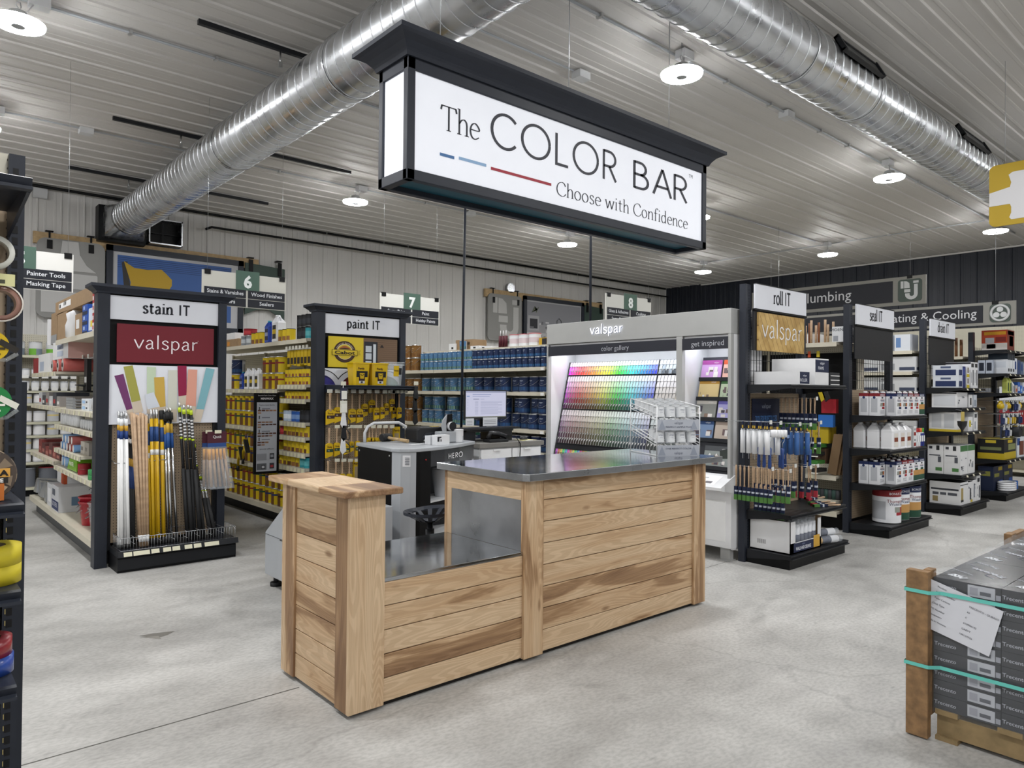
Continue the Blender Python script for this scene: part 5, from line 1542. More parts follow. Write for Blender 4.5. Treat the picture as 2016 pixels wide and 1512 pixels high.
CARTP = Proto('sealant_cartridge', 'cartridge', CART)
for i, px in enumerate((985, 990.5, 996)):
  p = onX(px, 690, 6.08); CARTP.spawn((6.08, p.y, ZL), f'dark red sealant cartridge with white nozzle, {ORD[i]} from the left', FX, 'sealant cartridges on the ledge')
xb(1061, 1076, ZL, 665, 6.08, .15, '#b8932a', 'carton', 'yellow and black carton at the near end of the ledge', front=[(.4, 0, 1, .9, '#222228')])
p = onX(912, 682, 6.05); LBLUEQ.spawn((6.05, p.y, ZL), 'single light blue quart can standing on the ledge', FX)

# ---------------------------------------------------------------- stain aisle: left face of the paint IT gondola
SG, sm_ = base_gondola('stain_shelf_unit', 'cream shelf unit of yellow stain cans behind the paint IT display', 3.33, 4.45, 7.09, 10.65, 2.03)
SPL = 7.83
shelf_x(SG, 3.33, 7.095, 10.64, 2.09, sm_ - 3.33, 'cream', .045)
for z, n in ((1.545, 8), (1.09, 8), (.655, 8)):
  shelf_x(SG, 3.33, SPL + .004, 10.64, z, sm_ - 3.33 - .02, 'cream', .045, tags=16)
for z in (1.60, 1.445, 1.195, 1.04, .868, .71):
  shelf_x(SG, 3.33, 7.10, SPL - .004, z, (sm_ - 3.33 - .02) * (.75 if z < 1.5 else 1), 'cream', .05, tags=8)
XF = 3.42
G1 = 'yellow gallon stain cans'
def gal(i, z): return YGAL[(i * 3 + int(z * 10)) % 4]
for z, nm in ((1.09, 'third stain aisle shelf'), (.655, 'fourth stain aisle shelf'), (.22, 'bottom stain aisle deck')):
  n = 10 if z > .3 else 13
  y0 = 7.95 if z > .3 else 7.30
  for lv in (0, 1):
    for i in range(n):
      gal(i // 2 + lv * 0, z).spawn((XF + .02, y0 + i * .178, z + lv * .191 + .001), f'yellow gallon stain can,{[" lower", " upper"][lv]} {ORD[i]} from near end, {nm}', FX + random.Random(i + lv).uniform(-.15, .15), G1)
for lv in (0, 1):
  for i in range(3):
    YGAL[2].spawn((XF + .02, 7.95 + i * .178, 1.546 + lv * .191), f'red banded yellow stain can,{[" lower", " upper"][lv]} {ORD[i]} from near end, second shelf', FX, G1)
for i in range(3):
  WJUG.spawn((XF, 8.56 + i * .165, 1.546), f'white jug with dark label on the second stain shelf, {ORD[i]} from the right', FX, 'white jugs on the second stain shelf', sc=.86)
BJUG.spawn((XF, 9.07, 1.546), 'blue jug left of the white jugs on the second stain shelf', FX, sc=.84)
for lv in (0, 1):
  YGAL[0].spawn((XF, 9.26, 1.546 + lv * .191), f'yellow gallon can at the far left of the second stain shelf,{[" lower", " upper"][lv]}', FX, G1) if lv == 0 else NAVY.spawn((XF, 9.26, 1.546 + lv * .191), 'navy can on top of the yellow one, far left of the second stain shelf', FX)
def near(protos, z, n, pitch, y0, lv, what, nm, hs, grp):
  rowx(protos, y0, n, pitch, z, 3.40, what, nm, grp, lv, hs)
near(YHP, 1.60, 7, .0885, 7.15, 2, 'tiny yellow stain can', 'shelf under hanging yellow packs', .086, 'tiny yellow stain cans')
near(YHP, 1.445, 7, .0885, 7.15, 1, 'tiny yellow stain can', 'shelf level with black board top', .086, 'tiny yellow stain cans')
for i, p in enumerate((BLKQ, BLKQ, BLUEQ, BLUEQ, WBLUEQ, WBLUEQ)):
  p.spawn((3.40, 7.17 + i * .104, 1.196), f'{["black", "blue", "pale blue"][i // 2]} quart can, {["near", "far"][i % 2]} one of its pair, right of the black board', FX, 'quart cans right of the black board')
near(YQT, 1.04, 6, .104, 7.16, 1, 'yellow quart stain can', 'fourth small shelf from the top', .12, 'yellow quart stain cans')
REDQ.spawn((3.40, 7.78, 1.041), 'dark red quart can beside the yellow quarts, right of the black board', FX)
near(YQT[::-1], .868, 6, .104, 7.16, 1, 'yellow quart stain can', 'fifth small shelf from the top', .12, 'yellow quart stain cans')
TEALQ.spawn((3.40, 7.16, .711), 'teal quart can at the near end of the lowest small shelf', FX); TEALQ.spawn((3.40, 7.262, .711), 'teal quart can second from the near end of the lowest small shelf', FX)
near(YQT, .71, 5, .104, 7.366, 1, 'yellow quart stain can', 'lowest small shelf', .12, 'yellow quart stain cans')
# on the top shelf
ZT = 2.091
xb(445, 469, ZT, 668, 3.40, .25, 'cardboard', 'carton', 'brown carton at the far left of the top stain shelf', front=[(.1, .2, .3, .7, '#c8832c')])
xb(446, 462, onX(457, 668, 3.40).z + .001, 656, 3.42, .2, 'boxwhite', 'carton', 'white carton on top of the brown one, top stain shelf')
for i, px in enumerate((483, 493)):
  p = onX(px, 680, 3.40); plain('can', 'can', .10, .12, '#7f868d', 'tin', '#b9c0c6').spawn((3.40, p.y, ZT), f'grey can under the red one, {["left", "right"][i]} of two', FX)
p = onX(493, 668, 3.42); plain('can', 'can', .16, .085, '#8a1a26', '#7a1620', '#b5343c').spawn((3.42, p.y, ZT + .121), 'wide red can lying on two grey cans on the top stain shelf', FX)
for i, px in enumerate((505, 513, 521)):
  p = onX(px, 680, 3.40); YQT[0].spawn((3.39, p.y, ZT), f'yellow quart on the top stain shelf left of the blue jug, {ORD[i]} from the left', FX, 'yellow quarts on the top stain shelf', sc=(1, 1, 1.15))
p = onX(530.5, 680, 3.38); BJUG.spawn((3.39, p.y, ZT), 'blue jug on the top stain shelf beside the big white jug', FX)
p = onX(547, 680, 3.40); WJUG.spawn((3.41, p.y, ZT), 'big white jug on the top stain shelf', FX, sc=1.05)
for i, px in enumerate((554, 562, 570)):
  p = onX(px, 680, 3.40); YQT[1].spawn((3.39, p.y - .06, ZT), f'yellow quart on the top stain shelf right of the white jug, {ORD[i]} from the left', FX, 'yellow quarts on the top stain shelf', sc=(1, 1, 1.1))
for lv in (0, 1):
  for i in range(3):
    (TEALQ if (i == 0 and lv == 0) else BLKQ).spawn((3.40, 7.16 + i * .104, ZT + lv * .131), f'{"teal" if (i == 0 and lv == 0) else "black"} quart can,{[" lower", " upper"][lv]} {ORD[i]} from near end, top stain shelf', FX, 'black quart cans on the top stain shelf')
# hanging packs of steel wool and pads
for i in range(7):
  y = 7.14 + i * .085
  mb = MB(); mb.box(3.38, y - .035, 1.80 + (i % 3) * .01, 3.40 + .04 * (i % 2), y + .035, 1.98, '#c0a21a'); mb.patch(y + .03, 1.83, y - .03, 1.90, 3.38, '#2a2018', 'x')
  solo('carded_pad', f'yellow carded pack hanging under the top stain shelf, {ORD[i]} from the near end', 'pack', mb, 'yellow carded packs in the stain aisle')
  mb = MB(); mb.tube([(sm_ - .02, y, 1.985), (3.36, y, 1.985)], .003, 'wire', 4); mb.box(3.352, y - .025, 1.985, 3.358, y + .025, 2.025, '#c9c8bd'); SG.part('peg_hook', mb)
# black sample board standing out into the aisle
BY = 7.76
A, B_ = onY(500, 775, BY), onY(548, 930, BY)
z0, z1 = .615, 1.505
t = Thing('stain_chart', 'tall black framed stain chart board sticking out into the stain aisle', 'sign board', ((A.x + B_.x) / 2, BY, z0))
mb = MB(); mb.box(A.x, BY - .012, z0, B_.x, BY + .012, z1, 'black'); t.part('frame', mb, bevel=.004)
mb = MB(); w = B_.x - A.x; P_ = lambda u, v: (A.x + w * u, z0 + (z1 - z0) * v)
def pt(u0, v0, u1, v1, c, o=.0): x0, q0 = P_(u0, v0); x1, q1 = P_(u1, v1); mb.patch(x0, q0, x1, q1, BY - .0125 - o, c)
pt(.1, .03, .9, .885, '#aeb2bb')
mb.text('MINWAX', (A.x + w / 2, BY - .0125, z0 + .92 * (z1 - z0)), .024, '#d8d8dc', width=w * .5, bold=.02)
mb.text('Essential Stain Color Chart', (A.x + w / 2, BY - .0125, z0 + .965 * (z1 - z0)), .011, '#c8c8cc', width=w * .7)
mb.text('Explore stains like this', (A.x + w / 2, BY - .014, z0 + .845 * (z1 - z0)), .016, '#3a3c44', width=w * .6)
rr = random.Random(4); br = ['#8d6b52', '#6f4a36', '#573426', '#a07a5c', '#3a2720', '#94705a', '#4a2f24']
for v, n in ((.775, 5), (.745, 1), (.63, 4), (.60, 5), (.57, 1), (.49, 5), (.46, 4), (.38, 3), (.35, 2)):
  for i in range(n): pt(.14 + .15 * i, v, .14 + .15 * i + .13, v + .018, rr.choice(br), .001)
for v in (.80, .69, .52, .42): pt(.3, v, .62, v + .012, '#777a84', .001); pt(.18, v - .01, .22, v + .03, '#33353c', .001)
mb.text('special effects', (A.x + w / 2, BY - .014, z0 + .30 * (z1 - z0)), .016, '#2a2c33', width=w * .55)
for u, v, u1, v1, c in ((.12, .05, .5, .13, '#5d6066'), (.12, .17, .5, .25, '#8d9097'), (.3, .06, .44, .11, '#26272c'), (.32, .07, .42, .10, '#c9cad0'), (.62, .18, .80, .25, '#33353d'), (.65, .2, .77, .235, '#8f939c'), (.62, .06, .80, .13, '#33353d'), (.65, .075, .77, .105, '#a33a40')): pt(u, v, u1, v1, c, .0015 + u * .001)
t.part('chart_face', mb)
mb = MB(); mb.box(B_.x, BY - .01, z1 - .3, 3.36, BY + .01, z1 - .27, 'black'); mb.box(B_.x, BY - .01, z0 + .2, 3.36, BY + .01, z0 + .23, 'black'); t.part('bracket', mb)
# two yellow pad applicators on a clip strip
for i, (px, py) in enumerate(((474, 900), (484, 886))):
  p = onX(px, py, 3.28)
  t = Thing('stain_pad', f'yellow handled stain pad hanging before the yellow gallons, {["left", "right"][i]} of two', 'pad applicator', (3.27, p.y, p.z - .12))
  mb = MB(); mb.tube([(3.27, p.y + .06, p.z - .11), (3.27, p.y + .05, p.z - .02), (3.27, p.y - .02, p.z + .05)], .016, '#c7a81c!', 7); t.part('handle', mb)
  mb = MB(); mb.tube([(3.27, p.y + .06, p.z - .11), (3.27, p.y + .065, p.z - .17)], .017, 'rubber', 7); t.part('grip', mb)
  mb = MB(); mb.obox((3.27, p.y - .05, p.z + .05), (.05, .03, .17), 'blackplastic', (-.5, 0, 0)); mb.obox((3.27, p.y - .03, p.z + .055), (.055, .012, .18), '#c7a81c!', (-.5, 0, 0)); t.part('pad_head', mb)
  mb = MB(); mb.tube([(3.27, p.y - .06, p.z + .13), (3.29, p.y - .03, p.z + .19), (3.33, p.y - .02, p.z + .2)], .003, 'wire', 4); t.part('hook', mb)

# ---------------------------------------------------------------- left face of the stain IT gondola: masking and sundries
LG, lm = base_gondola('sundries_shelf_unit', 'cream shelf unit of painting sundries behind the stain IT display', 1.37, 2.43, 7.09, 10.65, 2.02, deck=.21, toe='#4a4c4e', kick=.07)
YS = 9.0
shelf_x(LG, 1.37, 7.095, YS, 2.05, lm - 1.37, 'cream', .05)
shelf_x(LG, 1.37, YS + .005, 10.64, 1.72, lm - 1.37, 'cream', .05, tags=6)
for z, y0, y1, n in ((1.33, 7.1, 8.05, 4), (1.33, 8.06, YS, 4), (1.155, 7.1, 8.05, 4), (1.155, 8.06, YS, 6), (.905, 8.06, YS, 6), (.905, 7.66, 8.05, 3), (.72, 7.1, YS, 10), (.755, YS + .01, 10.64, 6), (1.34, YS + .01, 10.64, 6)):
  shelf_x(LG, 1.37, y0, y1, z, lm - 1.37 - .03, 'cream', .045, tags=n)
xb(108, 189, 2.05 + .315, 578, 1.45, .39, 'cardboard', 'carton', 'long brown carton with a white 6968 label on top of the left shelves', front=[(.1, .35, .42, .78, '#e6e6e6'), (.12, .42, .15, .7, '#777777')], ft=[('6968', .27, .5, .055, '#222222')])
xb(112, 131, 2.05, 615, 1.45, .39, 'cardboard', 'carton', 'brown carton under the long one on the top left shelf', right=[(.0, .0, 1, .25, '#8d8f92')])
xb(100, 111, 2.05, 617, 1.47, .37, 'cardboard', 'carton', 'narrow brown taped carton at the far end of the top left shelf', front=[(0, 0, 1, .3, '#8f9194')])
mb = MB(); p0, p1 = onX(95, 660, 1.45), onX(99.5, 607, 1.45); mb.box(1.45, p1.y + .14, 2.051, 1.85, p1.y + .21, 2.36, '#dcdde0'); solo('foam_sheet', 'white bundle standing at the far end of the top left shelf', 'bundle', mb)
xb(147, 161, 2.05, 618, 1.42, .3, 'cardboard', 'carton', 'small brown carton with white label beside the blue boxes', front=[(.15, .35, .6, .75, '#dcdcdc')])
# crumpled bag
mb = MB(); p = onX(140, 640, 1.44); rr = random.Random(9)
mb.lathe([(.03, 0), (.065, .02), (.07, .12), (.06, .2), (.07, .26), (.03, .29)], '#d6d7da', 10, (0, 0, 0)); mb.v = [(1.48 + x * 1.2 + rr.uniform(-.015, .015), p.y + y * 1.1 + rr.uniform(-.02, .02), 2.051 + z + (rr.uniform(-.01, .02) if z > .05 else 0)) for x, y, z in mb.v]
solo('plastic_bag', 'crumpled white plastic bag between cartons on the top left shelf', 'bag', mb)
for k in range(3):
  p0_ = onX(172, 640, 1.42).y; p1_ = onX(162, 640, 1.42).y
  boxproto('carton', 'box', p1_ - p0_, .2, .095, '#2450a8', front=[(0, .0, 1, .35, '#15233f'), (.2, .5, .5, .85, '#a9c0e6')]).spawn((1.52, (p0_ + p1_) / 2, 2.051 + k * .096), f'flat blue box in a stack of three, {["lowest", "middle", "topmost"][k]}', FX, 'stacked blue boxes')
xb(173.5, 183, 2.05, 607, 1.42, .2, '#c9d3e2', 'carton', 'pale box with blue and yellow label right of the blue boxes', front=[(.0, .0, 1, .12, '#2a50a0'), (.4, .25, .9, .5, '#d8c23c')])
for k in range(4):
  for j, (a_, c_) in enumerate(((184, 187.2), (187.4, 190.6))):
    p0_ = onX(c_, 640, 1.42).y; p1_ = onX(a_, 640, 1.42).y
    boxproto('carton', 'box', p1_ - p0_, .2, .088, '#a8232a' if (k + j) % 2 else '#d9d3d3', front=[(.2, .3, .8, .7, '#e0e0e0' if (k + j) % 2 else '#a8232a')]).spawn((1.51, (p0_ + p1_) / 2, 2.051 + k * .089), f'red and white carton stacked by the post, {ORD[k]} from below, {["left", "right"][j]}', FX, 'small red and white cartons')
# far section, upper shelf
xb(104, 134, 1.855, 672, 1.42, .36, 'boxwhite', 'carton', 'white carton of rosin paper on top of the red rolls', front=[(.3, .55, .7, .8, '#7d8496'), (.3, .15, .7, .45, '#b9c3d6')], ft=[('Rosin!', .5, .55, .05, '#33384a')], right=[(0, 0, 1, 1, '#d3a8a2')])
for i, px in enumerate((153, 134, 113)):
  y = onX(px, 710, 1.45).y if i else 9.07
  t = Thing('paper_roll', f'red masking paper roll lying end on, {ORD[i]} from the near end', 'paper roll', (1.6, y, 1.721), 'red paper rolls')
  mb = MB(); mb.cyl((1.40, y, 1.787), (1.78, y, 1.787), .066, '#ad5550', n=20, m2='#a9a6a3'); t.part('roll', mb)
  mb = MB(); mb.cyl((1.394, y, 1.787), (1.41, y, 1.787), .024, '#2a2626', n=12); t.part('core', mb)
xb(76, 98, 1.72, 697, 1.42, .35, 'boxwhite', 'carton', 'white carton left of the red paper rolls', front=[(.15, .1, .5, .6, '#a7b2c6')])
xb(66, 75, 1.72, 706, 1.42, .3, '#8f2028', 'carton', 'small dark red carton beside the white one, left shelves')
# hanging pegs, near section under the top shelf
for i in range(6):
  y = 7.2 + i * .28
  mb = MB(); mb.tube([(lm - .03, y, 1.86), (1.55, y, 1.86)], .004, 'wire', 4); mb.box(1.545, y - .03, 1.85, 1.55, y + .03, 1.89, '#d0d0c8'); LG.part('peg_hook', mb)
mb = MB(); mb.box(1.50, 7.24, 1.50, 1.53, 7.34, 1.83, '#2f69ad'); mb.box(1.495, 7.26, 1.70, 1.50, 7.32, 1.76, '#dddddd'); solo('carded_tool', 'blue carded tool hanging beside the stain IT post', 'pack', mb)
mb = MB(); mb.box(1.54, 8.32, 1.52, 1.58, 8.46, 1.84, '#1c1c20'); mb.patch(8.44, 1.6, 8.34, 1.66, 1.54, '#cfcfcf', 'x'); solo('carded_tool', 'black carded tool hanging right of the red paper rolls', 'pack', mb)
mb = MB(); mb.box(1.56, 7.55, 1.53, 1.6, 7.7, 1.84, '#3a3f40'); mb.patch(7.68, 1.6, 7.57, 1.7, 1.56, '#8aa08a', 'x'); solo('carded_tool', 'grey carded tool hanging in the middle of the left shelves', 'pack', mb)
def tray(y, z, w, d, col, lab, cat='paint tray', h=.05):
  mb = MB(); mb.prism([(1.42, z), (1.42 + d, z), (1.42 + d, z + h * 1.6), (1.42 + d - .01, z + h * 1.6), (1.42 + d - .03, z + .012), (1.45, z + .008), (1.432, z + h), (1.42, z + h)], 'y', y - w / 2, y + w / 2, col)
  return solo('paint_tray', lab, cat, mb)
# grey trays, clear packs and wrapped things on the near shelves
for k in range(4): tray(8.5, 1.331 + k * .028, .36, .34, '#9ea2a8!', f'grey plastic paint tray in a nested stack, {ORD[k]} from below', h=.03)
t = Thing('wire_reel', 'black wire reel lying on the paint trays in the left shelves', 'reel', (1.56, 8.45, 1.50))
mb = MB(); mb.lathe([(.10, 0), (.105, .012), (.03, .02), (.03, .06), (.105, .07), (.1, .08)], 'rubber', 20, (1.56, 8.45, 1.50)); t.part('spool', mb)
for i, y in enumerate((7.3, 7.48)):
  mb = MB(); rr = random.Random(i); mb.lathe([(.03, 0), (.075, .02), (.08, .12), (.06, .22), (.07, .30), (.03, .33)], '#cfd2d6!', 10); mb.v = [(1.5 + x * 1.1 + z * .15 + rr.uniform(-.006, .006), y + yy + rr.uniform(-.008, .008), 1.331 + z) for x, yy, z in mb.v]
  solo('bagged_roller', f'white roller in a clear bag standing by the post, {["near", "far"][i]} one', 'bag', mb)
for i, (a_, c_, h) in enumerate(((7.62, 7.95, .06), (7.62, 7.95, .05))):
  boxproto('carton', 'box', .33, .3, .055, '#d9dde2', front=[(.1, .2, .5, .7, '#9fc3e8'), (.6, .3, .8, .6, '#4a4f58')]).spawn((1.58, 7.79, 1.331 + i * .056), f'flat white pack of trays beside the grey trays, {["lower", "upper"][i]}', FX)
for i in range(9):
  y = 8.13 + i * .096
  mb = MB(); rr = random.Random(i + 30); mb.lathe([(.02, 0), (.042, .01), (.044, .09), (.03, .12), (.036, .14), (.01, .15)], '#d3d6da!', 8); mb.v = [(1.45 + x + rr.uniform(-.006, .006), y + yy + rr.uniform(-.006, .006), 1.156 + z) for x, yy, z in mb.v]
  solo('bagged_roller', f'short roller cover in crinkled clear wrap, {ORD[i]} from the near end of its bin', 'roller cover', mb, 'wrapped roller covers in the left bin')
for i in range(8):
  y = 7.14 + i * .11
  mb = MB(); mb.cyl((1.42, y, 1.2), (1.72, y, 1.2), .044, '#c4c7cb', n=12); solo('roller_cover', f'plain roller cover lying on the shelf by the post, {ORD[i]} from the near end', 'roller cover', mb, 'plain roller covers by the post')
for lv in (0, 1):
  for i in range(5 - lv):
    y = 8.16 + i * .16 + lv * .08
    mb = MB(); c_ = ['#6f97c4', '#a0524e', '#7a4a48', '#8aa9cf'][(i + lv) % 4]; mb.cyl((1.40, y, .945 + lv * .075), (1.75, y, .945 + lv * .075), .038, c_, n=12, m2='#d8d6d4'); solo('roller_cover', f'{["blue", "red", "maroon", "pale blue"][(i + lv) % 4]} roller cover,{[" lower", " upper"][lv]} row, {ORD[i]} from near end, left shelves', 'roller cover', mb, 'coloured roller covers in the left shelves')
for i in range(2):
  y = 7.77 + i * .19; boxproto('carton', 'box', .18, .35, .12, '#b9b4ab' if i % 2 else '#9a958d', front=[(.1, .3, .6, .6, '#7a766f')]).spawn((1.62, y, .906), f'grey carton of roller frames by the post, {ORD[i]} from the near end', FX, 'grey cartons by the post')
for lv in (0, 1):
  for i in range(2):
    y = 8.65 + i * .15; mb = MB(); mb.cyl((1.41, y, .775 + lv * .094), (1.75, y - .02, .775 + lv * .094), .046, '#86a9d0', n=12, m2='#dcdcdc'); solo('roller_cover', f'thick pale blue roller cover,{[" lower", " upper"][lv]} {["near", "far"][i]} one of four', 'roller cover', mb, 'thick pale blue rollers')
mb = MB(); rr = random.Random(3); mb.obox((1.52, 8.2, .79), (.22, .42, .12), '#79b52a!', (0, 0, 0)); mb.v = [(x + rr.uniform(-.015, .015), y + rr.uniform(-.02, .02), max(z, .7215)) for x, y, z in mb.v]; mb.text('PAINTER', (1.405, 8.15, .78), .04, '#e9f0d8', 'x', bold=.02, off=.02); solo('rag_bag', 'lime green bag of rags on the lower left shelf', 'bag', mb)
t = plain('tape_roll', 'tape', .11, .05, '#8f1f28', '#8f1f28');
for k in range(2): t.spawn((1.44, 7.84, .721 + k * .051), f'small red roll in front of the blue cartons, {["lower", "upper"][k]}', FX)
for k in range(3):
  for j in range(2):
    boxproto('carton', 'box', .185, .3, .135, '#1c2a58', front=[(.0, .62, 1, 1, '#2a4da0'), (.1, .2, .5, .4, '#d6dae6')], ft=[('TAPE', .4, .74, .03, '#dfe6f2')]).spawn((1.69, 7.28 + j * .19, .721 + k * .136), f'navy carton of tape by the post, {ORD[k]} from below, {["near", "far"][j]} stack', FX, 'navy cartons of tape')
for k in range(2):
  mb = MB(); mb.lathe([(.075, 0), (.078, .004), (.078, .04), (.075, .045)], '#2f8a4a!', 20); Proto('tape_roll', 'tape', mb).spawn((1.455, 7.34, .721 + k * .046), f'green roll on the lower left shelf by the post, {["lower", "upper"][k]}')
# far section shelves
for i in range(6):
  y = 9.12 + i * .24; boxproto('carton', 'box', .22, .35, .10 + .03 * (i % 3), '#7d3a38' if i % 2 else '#5a3434', front=[(.1, .2, .8, .5, '#a86a62')]).spawn((1.60, y, .756), f'dark red pack of drop cloth, {ORD[i]} from the near end of the far section', FX, 'dark red packs in the far section')
for i in range(6):
  y = 9.12 + i * .24; boxproto('carton', 'box', .22, .32, .11 + .04 * (i % 2), ['#8e8a88', '#3d4048', '#c4c6ca'][i % 3], front=[(.15, .2, .7, .5, '#a8343a' if i % 2 else '#d8d8d8')]).spawn((1.58, y, 1.341), f'grey bagged pack, {ORD[i]} from the near end of the far section', FX, 'bagged packs in the far section')
# bottom deck
ZD = .211
boxproto('carton', 'box', .40, .40, .27, '#c3c5c9', front=[(0, .05, 1, .42, '#28335e'), (.08, .6, .5, .85, '#5a5f6a')], ft=[('PLASTIC SHEETING', .45, .18, .05, '#d8dbe6', .3)], right=[(.3, .25, .8, .6, '#5d7790')]).spawn((1.60, onX(113, 960, 1.42).y, ZD), 'white and blue carton of plastic sheeting on the bottom left deck', FX)
boxproto('carton', 'box', .40, .26, .25, '#cfd0d3', front=[(0, 0, 1, 1, '#cfd0d3'), (.62, 0, 1, .8, '#b8502c')], right=[(.1, .8, .9, .92, '#3a3a3e'), (.1, .35, .9, .65, '#c99a86'), (0, 0, .12, 1, '#b8502c')], ft=[('STEELCOAT', .3, .8, .028, '#333333')]).spawn((1.62, onX(121, 960, 1.5).y, ZD + .272), 'white and orange carton on top of the plastic sheeting carton', FX)
boxproto('carton', 'box', .30, .30, .25, '#c6c8cc', front=[(.2, .2, .8, .8, '#dfe0e2')]).spawn((1.56, onX(113, 960, 1.42).y + .42, ZD), 'grey white carton with tape cross, far of the plastic sheeting', FX)
for i in range(4):
  y = onX(113, 960, 1.42).y + .72 + i * .25; rr = random.Random(i + 60); mb = MB(); mb.obox((1.56, y, ZD + .09), (.28, .24, .17), '#8b8e92!', (0, .15, 0)); mb.v = [(x + rr.uniform(-.02, .02), yy + rr.uniform(-.015, .015), max(ZD + .001, z + rr.uniform(-.02, .02))) for x, yy, z in mb.v]
  solo('drop_cloth', f'grey bagged drop cloth on the far bottom deck, {ORD[i]} from the near end', 'bag', mb, 'bagged drop cloths')
def bucket(x, y, z, lab, col, grp=None, s=1.0):
  t = Thing('bucket', lab, 'bucket', (x, y, z), grp)
  mb = MB(); mb.lathe([(.085 * s, 0), (.088 * s, .004), (.112 * s, .21 * s), (.122 * s, .212 * s), (.122 * s, .228 * s), (.115 * s, .23 * s), (.108 * s, .21 * s), (.082 * s, .01)], col, 22, (x, y, z + .001), caps=False); mb.lathe([(.08 * s, .008), (.001, .008)], col, 22, (x, y, z + .001), caps=False); t.part('tub', mb)
  mb = MB(); mb.tube([(x - .02, y - .115 * s, z + .2 * s), (x - .14 * s, y, z + .12 * s), (x - .02, y + .115 * s, z + .2 * s)], .003, 'wire', 5); t.part('bail_handle', mb)
  return t
YB = onX(172, 1020, 1.5).y
bucket(1.54, YB, ZD, 'red bucket on the bottom left deck, lower of the nested pair', '#a5202e!')
bucket(1.54, YB, ZD + .05, 'red bucket nested in another on the bottom left deck', '#a5202e!')
for k in range(5): bucket(1.70, YB + .32, ZD + k * .045, f'white bucket in the nested white stack, {ORD[k]} from below', '#d2d3d5!', 'nested white buckets', .95)
for i in range(2): bucket(1.55, YB - .30, ZD + i * .05, f'clear bucket half behind the stain IT post, {["lower", "upper"][i]} one', 'clearplastic', None, .9)

# ---------------------------------------------------------------- shelves along the far back wall
FW = Thing('wall_shelf_unit', 'cream wall shelves of white paint cans at the far end of the left aisle', 'shelf unit', (.9, 12.3, 0))
FX0, FX1, FY = -.9, 2.55, 12.1
mb = MB(); mb.box(FX0, 12.50, 0, FX1, 12.54, 2.32, 'pegcream'); FW.part('back_panel', mb)
for x in (FX0, .25, 1.4, FX1):
  mb = MB(); mb.box(x - .02, 12.46, 0, x + .02, 12.52, 2.33, 'cream'); FW.part('upright', mb)
mb = MB(); mb.box(FX0, FY + .04, 0, FX1, 12.5, .09, 'black'); FW.part('kick_base', mb)
for z in (2.0, 1.50, 1.32, 1.055, .862, .665, .485, .13):
  b = MB(); b.box(FX0, FY, z - .03, FX1, 12.5, z, 'cream'); b.box(FX0, FY - .004, z - .035, FX1, FY, z, '#c9c8b2'); FW.part('shelf', b)
GRN = canproto('paint_can', 'paint can', .165, .195, lambda a, z: ('#6fae3c' if a < 0 else '#7c8794') if (z < .5 and abs(a) < 80) else '#d3d5d8')
for i in range(12):
  GRN.spawn((2.45 - i * .21 if i else 2.45, FY + .12, 2.001), f'white gallon can with green patch on the top back wall shelf, {ORD[i]} from the right', 0, 'green patched cans on the back wall')
WQ = plain('paint_can', 'paint can', .10, .12, '#b9bcc2', 'tin', '#e3e4e6', (.12, .8)); WG = plain('paint_can', 'paint can', .15, .165, '#c3c5c9', 'tin', '#e6e6e8', (.12, .8)); WGY = plain('paint_can', 'paint can', .15, .165, '#c3c5c9', 'tin', '#d9c88a', (.5, .66))
b = MB()
for z in (1.505, 1.68):
  b.box(1.30, FY - .01, z - .005, 2.5, FY + .16, z + .012, 'blackplastic')
  for i in range(10): b.box(1.32 + i * .118, FY - .016, z - .005, 1.40 + i * .118, FY - .01, z + .04, '#e3e3e0')
FW.part('can_tray', b)
for lv, z in enumerate((1.518, 1.693)):
  for i in range(9):
    WQ.spawn((1.37 + i * .118, FY + .06, z), f'small white can, {["lower", "upper"][lv]} black tray of back wall, {ORD[i]} from left', 0, 'small white cans in black trays')
for z, nm, h in ((1.321, 'second', 0), (1.056, 'third', 1), (.863, 'fourth', 1), (.666, 'fifth', 0), (.486, 'sixth', 1)):
  for i in range(6):
    (WG if (i + h) % 3 else WGY).spawn((1.50 + i * .165, FY + .09, z), f'white can on the {nm} shelf of the back wall, {ORD[i]} from the left', 0, 'white cans on the back wall', sc=(1, 1, .95 if z not in (1.321,) else .82))
for i in range(4):
  x = 1.52 + i * .27
  canproto('paint_can', 'paint can', .235, .27, lambda a, z: '#6c7078', lid='#8c2a32' if i == 1 else '#8a8e94').spawn((x, FY + .14, .131), f'large grey pail on the bottom shelf of the back wall, {ORD[i]} from the left', 0, 'grey pails on the back wall')
# ---------------------------------------------------------------- tall end displays on the right
TY, FYY = 3.54, 3.12

def grid_panel(t, x0, x1, z0, z1, y, px=.05, pz=.10):
  b = MB()
  x = x0
  while x <= x1 + 1e-6: b.tube([(x, y, z0), (x, y, z1)], .003, 'blackmetal', 4); x += px
  z = z0
  while z <= z1 + 1e-6: b.tube([(x0, y - .004, z), (x1, y - .004, z)], .003, 'blackmetal', 4); z += pz
  t.part('wire_grid', b)

